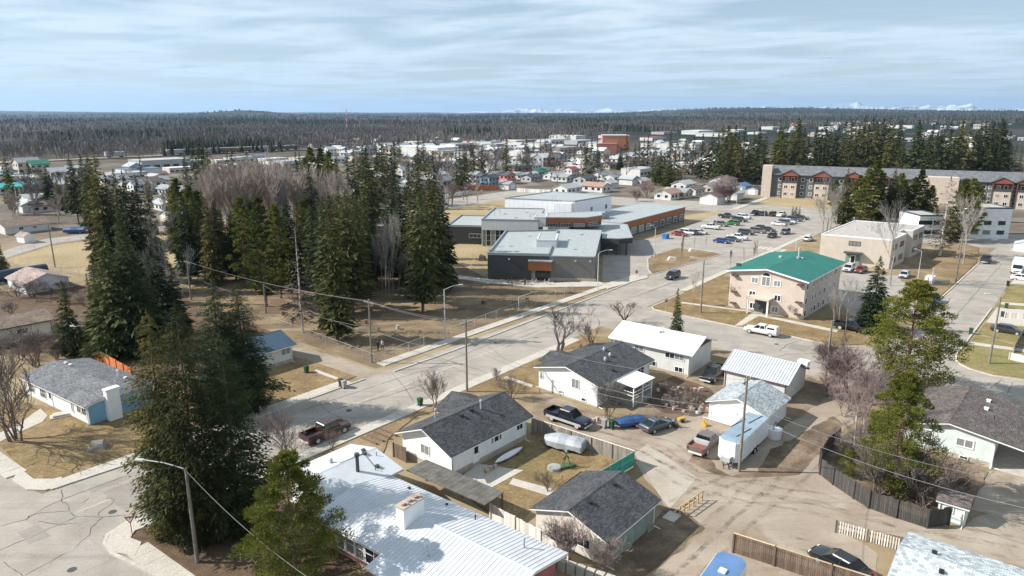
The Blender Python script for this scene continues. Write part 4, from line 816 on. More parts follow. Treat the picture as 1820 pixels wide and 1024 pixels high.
tree_px('shrub_1',910,708,668,'bare bush at the left gable of the dark-roofed white house',name='bare_shrub',wide=1.0)
tree_px('shrub_2',882,678,655,'small dark bush beside the street on the house lawn',name='bare_shrub',wide=0.8)
tree_px('shrub_0',1080,745,680,'bare round bush in front of the covered porch',name='bare_shrub',wide=0.9)
tree_px('shrub_1',975,875,838,'small bare bush in the back yard by the garden path',name='bare_shrub',wide=1.0)
tree_px('pinkshrub_0',1004,1010,930,'bare sapling between the ribbed white roof and the cream gable wall',name='bare_shrub',wide=1.0)
tree_px('pinkshrub_1',1075,1024,965,'bare bush by the low block wall beside the grey garage',name='bare_shrub',wide=0.9)
tree_px('birch_0',1518,795,650,'white-stemmed birch at the bend of the back lane',name='birch_tree',wide=1.1)
tree_px('birch_1',1532,780,668,'second white-stemmed birch at the bend of the back lane',name='birch_tree',wide=1.0)
for i,(x,b,t) in enumerate(((1478,672,608),(1492,690,622),(1510,700,640),(1470,705,668),(1545,720,660),(1500,740,690))): tree_px('pinkshrub_%d'%(i%3),x,b,t,'pinkish bare bush by the end of the corrugated roof','pinkish bare bushes at the street bend',name='bare_shrub',wide=1.2)
for i,(x,b,t) in enumerate(((1560,880,800),(1578,875,806),(1600,885,815),(1640,900,800),(1632,885,820),(1652,900,850),(1700,885,845),(1615,870,820),(1530,810,760),(1500,815,778),(1480,800,768))): tree_px('shrub_%d'%(i%3),x,b,t,'tangled bare shrub inside the dark board fence','bare shrubs in the fenced garden',name='bare_shrub',wide=1.2)
for i,(x,b,t) in enumerate(((1310,545,505),(1408,565,535),(1392,560,532))): tree_px('pinkshrub_%d'%(i%3),x,b,t,'bare shrub against the pinkish apartment wall','bare shrubs at the apartment wall',name='bare_shrub',wide=1.0)
for i,(x,b,t) in enumerate(((1490,575,495),(1502,590,500),(1480,590,520),(1515,585,520))): tree_px('greytree_%d'%(i%3),x,b,t,'bare slim tree at the shaded side of the green-roofed apartments','bare trees beside the apartments',name='bare_tree',wide=0.7)
for i,(x,b,t) in enumerate(((1298,478,445),(1322,472,438),(1345,466,428),(1338,470,440))): tree_px('fartree_%d'%(i%3),x,b,t,'slim bare poplar behind the green metal roof','slim poplars behind the green roof',name='bare_tree',wide=0.35)
tree_px('fartree_1',1232,545,478,'young bare boulevard tree on the apartment lawn',name='bare_tree',wide=0.45)
for i,(x,b,t) in enumerate(((1212,462,420),(1232,456,418),(1254,449,420),(1210,470,432))): tree_px('fartree_%d'%(i%3),x,b,t,'staked sapling on the island of the school drive','saplings on the drive island',name='bare_tree',wide=0.18)
tree_px('juniper_0',1032,632,612,'small round evergreen bush on the lawn of the dark-roofed house',name='evergreen_bush',wide=1.4)
tree_px('juniper_1',1200,760,742,'low evergreen bush in the cluttered yard',name='evergreen_bush',wide=1.2)

for i,(x,y) in enumerate(((20,560),(60,530),(90,528),(120,540),(30,530),(70,625),(100,640),(40,640),(140,610),(160,600),(10,620),(150,545),(115,520),(250,610),(280,620),(180,640))): tree_px('shrub_%d'%(i%3),x,y,y-rg.uniform(16,32),'tangled bare bush in the brown yards behind the blue house','bare bushes behind the blue house',name='bare_shrub',wide=1.5)

for i,(x,y) in enumerate(((1178,700),(1192,694),(1205,712),(1222,702),(1236,718),(1215,726),(1250,716),(1190,722))): tree_px('shrub_%d'%(i%3),x,y,y-rg.uniform(10,20),'low bare bush among the clutter of the yard behind the porch','low bushes behind the porch',name='bare_shrub',wide=1.5)

for i in range(16):
    x=rg.uniform(430,860); b=rg.uniform(300,345); tree_px('farspruce_%d'%(i%5),x,b,b-rg.uniform(42,70),'dark spruce standing between the park and the low town houses','spruces between the park and the town',wide=1.15)
for i in range(10):
    x=rg.uniform(5,340); b=rg.uniform(318,372); tree_px('farspruce_%d'%(i%5),x,b,b-rg.uniform(42,66),'dark spruce among the far left houses','spruces among the far left houses',wide=1.2)
for i,(x,b,t) in enumerate(((1510,392,322),(1555,396,318),(1600,396,322),(1648,402,330),(1735,395,330),(1480,372,318))): tree_px('parkpine_%d'%(i%3),x,b,t,'tall pine between the beige block and the long apartments','conifers by the long apartments: pines',name='pine_tree',wide=1.35)
# ---------------------------------------------------------------- near houses
def ridge_of(p1,p3,py): 
    m=(p1+p3)/2; return height_at(m,py)
def ribs(H_,side_y,n,m,name='roof_rib',wdt=0.05,h=0.045,x0=None,x1=None):
    """standing seams down a slope, children of the roof"""
    ya,yb=(H_.ro+0.05,H_.W/2+0.02) if side_y>0 else (-H_.W/2-0.02,H_.ro-0.05)
    za,zb=H_.zf(ya),H_.zf(yb); k=MB(); k.hexa([(-wdt/2,ya,za-0.01),(wdt/2,ya,za-0.01),(wdt/2,yb,zb-0.01),(-wdt/2,yb,zb-0.01)],[(-wdt/2,ya,za+h),(wdt/2,ya,za+h),(wdt/2,yb,zb+h),(-wdt/2,yb,zb+h)])
    me=k.mesh(name,m); x0=-H_.L/2 if x0 is None else x0; x1=H_.L/2 if x1 is None else x1
    for i in range(n+1): link(name,me,H_.roof,(x0+(x1-x0)*i/n,0,0))
# 1 dark grey garage
p1,p2,p3=P(1082.6,967.1,2.6),P(1175.3,888.4,2.6),P(936.7,906.2,2.6)
g1=House('garage','grey-shingled garage with cream gable wall and side wall coloured grey-green as seen in shade',"garage",p1,p2,p3,2.6,ridge_of(p1,p3,908.7),wall='siding_cream',roof='shingle_dark',ov=0.45,og=0.35,found=0.15)
sw=MB(); y=-g1.sd*(g1.ww+0.012); sw.bx(-g1.wl,g1.wl,y-0.012,y+0.012,0.15,g1.zf(g1.ww)-0.16); sw.build('side_wall','green_wall',g1.root)  # shade on this flank is put into the grey-green wall colour
g1.win('g',0.66,1.5,1.25,0.95,2); g1.win('g',0.30,1.4,1.25,0.95,2); g1.vent(0.45,0.15,'box','black',0.7); g1.vent(-0.45,0.15,'box','black',0.7)
# 2 white bungalow
p1,p2,p3=P(801.5,813.3,2.9),P(948,739.6,2.9),P(684.8,775.2,2.9)
h2=House('bungalow','white bungalow with grey shingle roof beside the timber steps and patio','house',p1,p2,p3,2.9,ridge_of(p1,p3,765),wall='siding_white',roof='shingle_dark',ov=0.55,og=0.6,found=0.75)
set_mat(h2.roof,'shingle_dark')
h2.win('g',0.52,2.05,1.35,1.15,2); h2.win('g',0.42,0.45,0.8,0.4,1,1); h2.door('a',0.30,0.55,m='white_trim'); h2.win('a',0.52,2.1,0.55,0.8,1); h2.win('a',0.57,2.1,1.0,0.8,1); h2.win('a',0.62,2.1,0.5,0.8,1); h2.win('a',0.90,2.1,1.1,0.8,2)
for x,y,k_ in ((0.25,0.18,'flue'),(-0.2,0.15,'box'),(0.05,0.12,'box'),(0.1,0.45,'pipe'),(0.18,0.55,'pipe'),(0.45,0.3,'pipe'),(-0.35,-0.55,'flue')): h2.vent(x,y,k_,'galv' if k_=='flue' else 'black',0.8)
def wing(hs,x0,x1,depth,hr_drop=0.35,roof='shingle_dark',wall='siding_white'):
    """cross gable running from the street-side slope (away from p1-p2) outwards"""
    s=hs.sd; y0=s*0.3; ye=s*(hs.W/2+depth); xm=(x0+x1)/2; zr=hs.hr-hr_drop; ze=hs.he
    k=MB(); 
    for a in (x0,x1):
        q=[(a,y0,ze),(a,ye,ze),(xm,ye,zr),(xm,y0,zr)]
        if (a<xm)==(s>0): q=q[::-1]
        k.hexa([(v[0],v[1],v[2]-0.05) for v in q],[(v[0],v[1],v[2]+0.012) for v in q])
    me=k.mesh('wing_roof',roof,smooth='fix'); uv_roof(me,1,1,True); link('wing_roof',me,hs.root)
    b=MB(); wd=(x1-x0)/2-0.4
    prof=[(xm-wd,0.3),(xm+wd,0.3),(xm+wd,ze-0.05),(xm,zr-0.2),(xm-wd,ze-0.05)]
    b.loft([[(x,y0,z) for x,z in prof],[(x,ye-s*0.5,z) for x,z in prof]]); b.build('wing_wall',wall,hs.root,smooth='fix')
wing(h2,h2.L*0.02,h2.L*0.5,1.3,0.5)
# 3 second white house
p1,p2,p3=P(1064.9,687.6,3.15),P(1163.9,639.3,3.15),P(936.7,655.9,3.15)
h3=House('raised_bungalow','white raised bungalow with charcoal roof and a white covered porch','house',p1,p2,p3,3.15,ridge_of(p1,p3,653.3),wall='siding_white',roof='shingle_dark',ov=0.55,og=0.5,found=0.2,fnd='foundation')
h3.win('g',0.36,2.35,1.25,1.35,2,gm='curtain_glass'); h3.win('g',0.60,0.55,0.75,0.5,1); h3.win('g',0.22,0.55,0.75,0.5,1); h3.win('a',0.12,2.3,0.9,0.9,1); h3.win('a',0.82,2.2,1.6,1.0,2); h3.win('g',0.95,2.0,0.5,1.1,1,gm='curtain_glass')
for x,y,k_ in ((-0.05,0.35,'turbine'),(0.2,0.28,'turbine'),(0.28,0.03,'turbine'),(-0.25,0.75,'box'),(0.4,0.5,'pipe')): h3.vent(x,y,k_,'galv' if k_=='turbine' else 'black',0.8)
wing(h3,h3.L*0.0-4.5,h3.L*0.0+1.0,1.0,0.6)
def porch(hs,x0,x1,dep,zd,zr):
    s=-hs.sd; y0=s*(hs.ww+0.02); y1=s*(hs.ww+dep)
    pr=tag(bpy.data.objects.new('porch',None),None,None); C.objects.link(pr); pr.parent=hs.root
    k=MB(); k.hexa([(x0-.2,min(y0,y1+s*.3),zr-0.08+(0 if s>0 else -0.25)),(x1+.2,min(y0,y1+s*.3),zr-0.08+(0 if s>0 else -0.25)),(x1+.2,max(y0,y1+s*.3),zr-.08+(-0.25 if s>0 else 0)),(x0-.2,max(y0,y1+s*.3),zr-.08+(-.25 if s>0 else 0))],
                   [(x0-.2,min(y0,y1+s*.3),zr+(0 if s>0 else -0.25)),(x1+.2,min(y0,y1+s*.3),zr+(0 if s>0 else -0.25)),(x1+.2,max(y0,y1+s*.3),zr+(-0.25 if s>0 else 0)),(x0-.2,max(y0,y1+s*.3),zr+(-.25 if s>0 else 0))])
    k.build('porch_roof','bright_roof',pr)
    d=MB(); d.bx(x0,x1,min(y0,y1),max(y0,y1),zd-0.18,zd); d.build('deck','fence_grey',pr)
    for t in (0,0.5,1):
        q=MB(); x=x0+0.06+(x1-x0-0.12)*t; q.bx(x-.06,x+.06,y1-.06,y1+.06,0,zr-0.3); q.build('post','white_trim',pr)
    for z in (zd+0.5,zd+0.95):
        q=MB(); q.bx(x0,x1,y1-.03,y1+.03,z-.04,z+.04); q.build('rail','white_trim',pr)
        for x in (x0,x1): q=MB(); q.bx(x-.03,x+.03,min(y0,y1),max(y0,y1),z-.04,z+.04); q.build('rail','white_trim',pr)
    sk=MB(); sk.bx(x0+.05,x1-.05,min(y0,y1-s*.05),max(y0,y1-s*.05),0,zd-0.19); sk.build('skirt','deck_grey',pr)
    st=MB()
    for i in range(4): st.bx(x0-0.3*(i+1),x0-0.3*i,y0+s*0.2,y0+s*1.4,zd-0.26*(i+1)-.05,zd-.26*(i+1)) if zd-.26*(i+1)>0.02 else None
    st.build('steps','deck_grey',pr)
porch(h3,-h3.wl+3.2,-h3.wl+7.6,3.2,0.95,3.0)
# 4 bright white roof bi-level
p1,p2,p3=P(1231.2,631.8,3.5),P(1081.4,598.8,3.5),P(1280.7,605.2,3.5)
h4=House('split_level_house','split-level house with dazzling white roof and brown gable end','house',p1,p2,p3,3.5,ridge_of(p1,p3,600),wall='siding_greywhite',roof='bright_roof',ov=0.6,og=0.6,found=0.25,gablem='brown_paint')
for t in (0.10,0.22,0.62): h4.win('a',t+0.03,2.55,1.5,0.85,2)
for t in (0.13,0.47,0.62): h4.win('a',t,0.75,1.3,0.8,2)
for x,y in ((0.0,0.25),(-0.05,0.2),(0.05,-0.2)): h4.vent(x,y,'box','galv',0.8)
# 5 corrugated roof workshop
p1,p2,p3=P(1401.9,685,2.7),P(1282,656,2.7),P(1441,655,2.7)
h5=House('workshop','low workshop with corrugated grey-white metal roof beside the white garage','workshop',p1,p2,p3,2.7,ridge_of(p1,p3,650)+0.25,wall='siding_greywhite',roof='corrugated',trim='brown_paint',ov=0.35,og=0.35,found=0.2)
for sy in (-1,1): ribs(h5,sy,24,'corrugated',wdt=0.09,h=0.06)
un=MB(); un.box(0,0,0.35,1.3,1.0,0.7).box(0,0,0.72,1.4,1.1,0.06); o=un.build('roof_unit','metal_white',h5.roof); o.location=h5.on_roof(-0.93,-0.55)
h5.win('a',0.25,1.4,1.2,0.8,2); h5.win('a',0.5,1.4,1.2,0.8,2)
# 6 white double garage
p1,p2,p3=P(1365.2,742.7,2.55),P(1406.5,707.1,2.55),P(1249,715.4,2.55)
h6=House('double_garage','white double garage with pale grey shingles and two roller doors','garage',p1,p2,p3,2.55,ridge_of(p1,p3,709.4),wall='siding_white',roof='shingle_lightgrey',ov=0.4,og=0.4,found=0.12)
for t in (0.27,0.74):
    pos,rz=h6.face('g',t,0.1); d=MB()
    for i in range(4): d.bx(-1.45,1.45,-0.05,0.0,0.02+i*0.53,0.53+i*0.53)
    dr=d.build('garage_door','white_paint',h6.root); dr.location=pos; dr.rotation_euler=(0,0,rz)
    f=MB(); f.bx(-1.6,-1.46,-0.09,0.02,0,2.25).bx(1.46,1.6,-0.09,0.02,0,2.25).bx(-1.6,1.6,-0.09,0.02,2.14,2.3); f.build('door_frame','white_trim',dr)
h6.vent(0.5,-0.35,'flue','black',0.6)
# 7 mint house at the right with carport
A=P(1686.2,752.3,4.0); B=P(1725.6,686.3,4.0); dv=(B-A).normalized(); pv=Vector((dv.y,-dv.x,0))
pl=A-pv*4.4; pl.z=2.95; pr_=A+pv*9.2; pr_.z=2.2; far=pl+dv*(B-A).length
cc_,rz_,L7,W7,sd7=frame3(pl,far,pr_)
h7=House('mint_house','pale mint house with wide brown shingle roof and carport by the dark board fence','house',pl,far,pr_,2.75,4.05,wall='siding_mint',roof='shingle_brown',ov=0.5,og=0.5,found=0.6,ridge_off=-sd7*(W7/2-4.4)*1.0,fnd='foundation',cut=lambda s:((-s.ww,s.W/2-5.0) if s.sd>0 else (-(s.W/2-5.0),s.ww)))
cpw=MB(); s7=h7.sd; cut0=s7*(h7.W/2-5.0); 
h7.win('g',0.44,2.05,1.7,1.05,2,ft=0.14); h7.win('g',0.45,0.42,0.85,0.4,1,1); h7.win('g',0.12,0.42,0.85,0.4,1,1); h7.win('g',0.15,2.05,1.4,1.0,2)
ya,yb=sorted((cut0,s7*h7.ww)); MB().bx(h7.wl-0.2,h7.wl,ya,yb,0,2.3).build('carport_back_wall','siding_mint',h7.root); MB().bx(-h7.wl,h7.wl,ya,yb,0,0.05).build('carport_floor','kerb_concrete',h7.root)
for x in (-h7.wl+.1,0): MB().bx(x-.07,x+.07,s7*h7.ww-.07,s7*h7.ww+.07,0,h7.zf(s7*h7.ww)-.15).build('carport_post','white_trim',h7.root)
jn=MB(); jn.bx(-h7.wl-0.12,-h7.wl-0.04,cut0-0.08,cut0+0.08,0,2.6); jn.build('carport_post','white_trim',h7.root)
for x,y in ((0.1,0.02),(0.5,0.0)): h7.vent(x,-y+0.02,'box','white_trim',0.9)
h7.vent(-0.2,-0.15,'pipe','black',0.9)
# 8 pale roof at the bottom right
A=P(1600,962,4.0); A2=P(1612,948,4.0); e0=A-EU*4.6; e0.z=2.7; e1=e0+EV*16; e2=A+EU*4.2; e2.z=2.7
h8=House('pale_roof_house','house seen as a pale grey-white shingle roof below the picket fence','house',e0,e1,e2,2.7,3.75,wall='siding_greywhite',roof='shingle_pale',ov=0.5,og=0.3)
for x,y in ((-0.62,0.28),(-0.25,0.30),(-0.72,-0.2),(0.1,0.3)): h8.vent(x,y,'box','black',0.7)
# 9 white metal-roofed L house
p1,p2=P(592,894.7,3.3),P(716.5,832.5,3.3); q=P(617.5,790.7,3.3)-p2; p3=p1+q; p3.z=3.3
h9=House('membrane_roof_house','low white-membrane roofed wing with dark flue, behind the bright pine','house',p1,p2,p3,3.25,ridge_of(p2,P(617.5,790.7,3.3),797),wall='siding_white',roof='membrane_white',trim='membrane_white',ov=0.6,og=0.6,found=0.3)
h9.vent(0.1,0.45,'flue','dark_grey',1.4)
for x,y,k_ in ((-0.1,-0.3,'turbine'),(0.62,0.05,'box'),(0.72,-0.12,'box'),(0.55,0.6,'box'),(0.45,0.66,'pipe'),(0.82,0.25,'pipe')): h9.vent(x,y,k_,'galv' if k_=='turbine' else 'dark_grey',0.75)
for a,b in (((0.62,0.02),(0.5,0.6)),((0.62,0.02),(-0.05,-0.02))):
    k=MB(); k.path([tuple(h9.on_roof(*a)+Vector((0,0,.05))),tuple(h9.on_roof(*b)+Vector((0,0,.05)))],0.03,5); k.build('roof_cable','dark_grey',h9.roof)
ra,rb=P(670.8,885.9,3.9),P(945.5,1016,3.9); dv=(rb-ra).normalized(); bk0=P(706,850,3.0); bk=(bk0-ra).dot(Vector((-dv.y,dv.x,0))); nb=Vector((-dv.y,dv.x,0))*(1 if bk>0 else -1); wb=abs(bk)
fr=abs((P(650,948,3.0)-ra).dot(nb)); 
c0=ra+dv*((bk0-ra).dot(dv)-1.0)
b0=c0+nb*wb; b0.z=3.0; f0=c0-nb*max(fr,wb*0.95); f0.z=3.0; Lr=(P(1007.7,985,3.0)-b0).dot(dv); b1=b0+dv*Lr
h9b=House('ribbed_roof_house','long low house with ribbed white metal roof, white chimney and red brick front','house',f0,f0+dv*Lr,b0,3.0,3.9,wall='red_brick_wall',roof='metal_roof_white',trim='white_trim',ov=0.8,og=0.7,found=0.2,ridge_off=0)
for sy in (-1,1): ribs(h9b,sy,int(h9b.L/0.40),'metal_roof_white',wdt=0.045,h=0.03)
for i in range(4): h9b.win('a',0.10+i*0.065,1.55,1.15,1.9,1,2,ft=0.1)
k=MB(); k.bx(-0.45,0.45,-1.15,1.15,-1.0,1.55); ch=k.build('chimney','white_paint',h9b.roof); ch.location=h9b.on_roof(-0.22,0.12); ch.rotation_euler=(0,0,0)
cpm=MB(); cpm.bx(-0.52,0.52,-1.22,1.22,1.55,1.66); cpm.build('chimney_cap','foundation',ch)
for yy in (-0.8,-0.1,0.6): k=MB(); k.tube((0,yy,1.6),(0,yy,1.85),0.2,0.17,8).box(0.15,yy+0.3,1.74,0.3,0.22,0.16,0.4); k.build('chimney_pot','mauve',ch)
h9b.vent(-0.33,0.02,'turbine','galv'); h9b.vent(0.72,-0.55,'flue','galv',0.7); h9b.vent(0.2,0.62,'flue','galv',0.7); h9b.vent(0.15,-0.75,'pipe','black'); h9b.vent(-0.65,-0.8,'box','black',0.5); h9b.vent(-0.2,-0.82,'box','black',0.4)
ex=MB(); s=-h9b.sd
y_=s*h9b.W/2; z_=h9b.zf(y_)
x0=-h9b.L/2+h9b.L*0.42
sl_=(h9b.hr-h9b.he)/(h9b.W/2)
q=[(x0,y_-s*0.1,z_+sl_*0.1),(h9b.L/2,y_-s*.1,z_+sl_*0.1),(h9b.L/2,y_+s*1.6,z_-sl_*1.6),(x0,y_+s*1.6,z_-sl_*1.6)]
if s<0: q=q[::-1]
ex.hexa([(a,b,c-0.16) for a,b,c in q],[(a,b,c+0.004) for a,b,c in q]); ex.build('roof_extension','metal_roof_white',h9b.root,smooth='fix')
bw=MB(); bw.bx(x0+0.4,h9b.L/2-0.6,min(y_,y_+s*0.9),max(y_,y_+s*0.9),0,2.35); bw.build('porch_wall','red_brick_wall',h9b.root)
for t in (0.2,0.45,0.7):
    k=MB(); xx=x0+(h9b.L/2-x0)*t; k.bx(xx-0.9,xx+0.9,min(y_+s*0.9,y_+s*0.96),max(y_+s*0.9,y_+s*0.96),0.7,2.2); k.build('porch_window','window_glass',h9b.root)
# lean-to deck roof between the metal-roof house and the bungalow
k=MB(); a,b=P(722,835,2.3),P(862,897,2.3); nb2=(P(747,822,2.3)-a); nb2=nb2-(b-a).normalized()*nb2.dot((b-a).normalized()); w_=nb2.normalized()*2.7
lt=thing('lean_to','dark weathered lean-to roof between the metal-roofed house and the bungalow','lean-to',((a+b)/2).to_2d().to_3d(),math.atan2((b-a).y,(b-a).x)); L_=(b-a).length; sg=1 if Vector((-(b-a).y,(b-a).x,0)).dot(w_)>0 else -1
n_=18
for i in range(n_):
    m_=MB(); m_.bx(-L_/2+L_*i/n_+0.01,-L_/2+L_*(i+1)/n_-0.01,min(0,sg*2.7),max(0,sg*2.7),2.2,2.28); m_.build('roof_board','lean_boards',lt)
for x in (-L_/2+.1,0,L_/2-.1): m_=MB(); m_.bx(x-.06,x+.06,sg*2.55-.06,sg*2.55+.06,0,2.2); m_.build('post','fence_brown',lt)
# 10 blue house
p1,p2,p3=P(149.8,724.4,2.65),P(33,669.8,2.65),P(243.7,668.5,2.65)
h10=House('blue_house','pale blue and white bungalow with grey roof and white brick chimney','house',p1,p2,p3,2.65,ridge_of(p1,p3,683),wall='siding_white',roof='shingle_mid',ov=0.5,og=0.35,found=0.2)
gw=MB(); gw.bx(-h10.wl-0.02,-h10.wl-0.004,-h10.ww,h10.ww,0.2,h10.zf(h10.ww)-0.15); gw.build('gable_wall','blue_wall',h10.root)
k=MB(); yc=h10.sd*(-h10.ww+2*h10.ww*0.34); k.bx(-h10.wl-0.85,-h10.wl-0.03,yc-0.75,yc+0.75,0,3.9).bx(-h10.wl-0.92,-h10.wl-0.03,yc-0.85,yc+0.85,3.9,4.1); k.build('chimney','white_paint',h10.root)
h10.win('a',0.06,1.6,1.1,1.0,2); h10.win('a',0.14,1.6,0.9,1.0,2); h10.win('a',0.24,1.5,0.5,1.4,1); h10.win('a',0.70,1.5,1.6,1.4,3,2); h10.win('a',0.9,1.5,1.6,1.4,3,2); h10.door('a',0.58,0.2)
for x,y,k_ in ((-0.35,-0.55,'flue'),(-0.5,-0.6,'box'),(0.6,-0.1,'box'),(0.75,-0.1,'box')): h10.vent(x,y,k_,'white_trim',0.7)
# 11 cream bungalow at the left edge
p1=P(97.7,567,2.7); p2=P(0,585.4,2.7); d=(p2-p1).normalized(); p2=p1+d*13; n_=Vector((-d.y,d.x,0)); n_=n_ if n_.y>0 else -n_; p3=p1+n_*9
h11=House('cream_bungalow','cream stucco bungalow with tan-brown roof at the back of the blue house','house',p1,p2,p3,2.7,3.75,wall='cream',roof='shingle_tan',trim='brown_paint',ov=0.5,og=0.4,found=0.1)
h11.win('a',0.35,1.6,1.6,0.9,2); h11.vent(0.1,0.15,'box','dark_grey',0.7)
# 12 small pink-roofed garage
p1,p2,p3=P(43,506,2.3),P(16.5,496,2.3),P(124.4,492,2.3)
h12=House('garden_garage','small white garage with pinkish roof beside the blue tank','garage',p1,P(8,493,2.3),p3,2.3,ridge_of(p1,p3,487)+0.2,wall='siding_vert',roof='shingle_pink',ov=0.35,og=0.35,found=0.1); h12.win('g',0.72,1.2,0.9,0.6,2)
p1=P(103,566,2.5); h13=House('brown_roof_house','white house with brown roof half hidden by the small spruce','house',p1,p1+EU*9,p1+EV*8.5,2.5,3.6,wall='siding_white',roof='shingle_tan',ov=0.4,og=0.4,found=0.2); h13.win('g',0.5,1.5,1.0,0.9,2)
p1,p2=P(92,394.6,2.6),P(6,404,2.6); d=(p2-p1).normalized(); n_=Vector((-d.y,d.x,0)); n_=n_ if n_.y>0 else -n_
h14=House('grey_bungalow','pale grey bungalow with brown roof beside the far lane','house',p1,p2,p1+n_*11,2.6,4.0,wall='siding_greywhite',roof='shingle_tan',ov=0.5,og=0.4,found=0.3); h14.win('a',0.35,1.6,1.3,0.9,2); h14.win('a',0.65,1.6,1.3,0.9,2)
p1,p2=P(64,418,2.0),P(42,421,2.0); d=(p2-p1).normalized(); n_=Vector((-d.y,d.x,0)); n_=n_ if n_.y>0 else -n_
h14b=House('shed','small white shed with pinkish roof in front of the far bungalow','shed',p1,p1+n_*5,p2,2.0,2.9,wall='siding_white',roof='shingle_pink',ov=0.2,og=0.2,found=0.05)
# 15 small house with blue metal roof
p1=P(527,611.5,2.7); h15=House('blue_roof_house','small grey house with dark blue metal roof behind the giant spruce','house',p1,p1-EU*10,p1-EV*8,2.7,4.1,wall='siding_greywhite',roof='blue_metal_roof',ov=0.5,og=0.5,found=0.5)
for sy in (-1,1): ribs(h15,sy,18,'blue_metal_roof')
h15.win('a',0.12,1.9,1.6,1.1,2); h15.win('g',0.4,1.9,1.0,1.0,2)

p1=P(1664,888,1.9); hs_=House('garden_shed','small mint shed with dark roof inside the dark board fence','shed',p1,p1+EV*2.6,p1+EU*3.0,1.9,2.5,wall='mint_wall',roof='shingle_brown',ov=0.2,og=0.2,found=0.05); hs_.win('a',0.4,1.2,0.7,0.6,1)
# ---------------------------------------------------------------- school
def blk(root,name,pts,z0,z1,wall,roof='flat_roof',par=0.35,cap='parapet_metal'):
    o=root.location; q=[(p[0]-o.x,p[1]-o.y) for p in pts]
    a=sum(q[i][0]*q[(i+1)%len(q)][1]-q[(i+1)%len(q)][0]*q[i][1] for i in range(len(q)))
    if a<0: q=q[::-1]
    w_=MB().prism(q,z0,z1).build(name,wall,root)
    if roof: MB().prism(q,z1+0.002,z1+0.05).build('roof',roof,root)
    if par:
        k=MB(); n=len(q)
        for i in range(n):
            A=Vector(q[i]); B=Vector(q[(i+1)%n]); d=(B-A).normalized(); nn=Vector((-d.y,d.x)); A2=A-d*0.02; B2=B+d*0.02
            k.hexa([(*(A2-nn*.03),z1-.12),(*(B2-nn*.03),z1-.12),(*(B2+nn*.30),z1-.12),(*(A2+nn*.30),z1-.12)],[(*(A2-nn*.03),z1+par),(*(B2-nn*.03),z1+par),(*(B2+nn*.30),z1+par),(*(A2+nn*.30),z1+par)])
        k.build('parapet',cap,root)
    return w_
def wall_pos(root,a,b,t,z):
    """point on wall a-b seen from outside with a on the left; windows face outwards"""
    a=Vector((a[0],a[1],0)); b=Vector((b[0],b[1],0)); p=a.lerp(b,t)-root.location; p.z=z; d=b-a
    return p,math.atan2(d.y,d.x)
def ww(root,a,b,t,z,w,h,nx=2,ny=1,**k):
    p,rz=wall_pos(root,a,b,t,z); return add_window(root,p,rz,w,h,nx,ny,**k)
S_=lambda a,b,z=0:P(790+a/5.69,330+b/5.69,z); T_=lambda a,b,z=0:P(1060+a/7.3125,350+b/7.3125,z)
FL=Vector((-5.4,151.3,0)); ANG=R(97); ex=Vector((math.sin(ANG),math.cos(ANG),0)); ey=Vector((-ex.y,ex.x,0))
sch=thing('school','modern flat-roofed school of dark brick and white panels with rust-brown bands','school',(8,170,0))
def F(x,y): return FL+ex*x+ey*y
LF=23.6; xs=13.6
blk(sch,'dark_brick_wall',[F(0,0),F(xs,0),F(xs,33),F(0,30)],0,5.6,'school_brick',par=0.45)
blk(sch,'block_wall',[F(xs+0.02,0.03),F(LF,0.03),F(LF+1.5,36),F(xs+0.02,36)],0,5.55,'school_block',par=0.12,cap='flat_roof')
blk(sch,'roof_lantern',[F(10.0,9.5),F(14.6,9.5),F(14.6,19),F(10.0,19)],5.6,7.3,'school_panel',par=0.15,cap='school_panel')
k=MB(); o=sch.location
for nm,(x0,x1,y0,y1,z0,z1),mm in (('entrance_canopy',(9.2,14.3,-1.5,0,2.55,4.5),'school_brown'),('canopy_cap',(9.1,14.4,-1.6,0.0,4.5,4.65),'parapet_metal')):
    q=[F(x0,y0),F(x1,y0),F(x1,y1),F(x0,y1)]; MB().prism([(p.x-o.x,p.y-o.y) for p in q],z0,z1).build(nm,mm,sch)
for i in range(4): ww(sch,F(9.6,0.0),F(14,0.0),0.125+0.25*i,1.3,1.05,2.4,1,1,fm='dark_grey',name='entrance_glazing')
for x in (4.8,19.4,22.6): 
    m_=MB(); q=F(x,-0.15)-o; m_.box(q.x,q.y,4.6,0.35,0.3,0.3,0); m_.build('wall_lamp','steel_lamp',sch)
m_=MB()
q=[F(xs+0.05,-0.2),F(LF+0.3,-0.2),F(LF+0.3,0.02),F(xs+.05,0.02)]
MB().prism([(p.x-o.x,p.y-o.y) for p in q],0,0.7).build('plinth','foundation',sch)
# atrium
A0=Vector((-8.4,190.6,0)); g=lambda x,y:A0+ex*x+ey*y
blk(sch,'glass_core',[g(0.25,0.25),g(15.2,0.25),g(15.2,23),g(0.25,23)],0,4.6,'dark_grey',roof=None,par=0)
blk(sch,'white_panel_band',[g(0,0),g(15.6,0),g(15.6,24),g(0,24)],4.6,7.3,'school_panel',par=0.35,cap='parapet_metal')
for i in range(12): ww(sch,g(0,0.2),g(15.2,0.2),(i+0.5)/12,2.35,1.27,4.5,1,3,ft=0.06,fm='white_trim',name='glazing_bay')
for i in range(6): ww(sch,g(0.2,15),g(0.2,0),(i+0.5)/6,2.35,2.4,4.5,1,3,ft=0.06,fm='white_trim',name='glazing_bay')
A1=Vector((-18.3,194.5,0)); gg=lambda x,y:A1+ex*x+ey*y
blk(sch,'dark_annex_wall',[gg(0,0),gg(10,0),gg(10,20),gg(0,20)],0,5.0,'school_brick',par=0.4)
ww(sch,gg(0,0),gg(10,0),0.80,2.4,3.4,1.2,3,1,fm='school_panel')
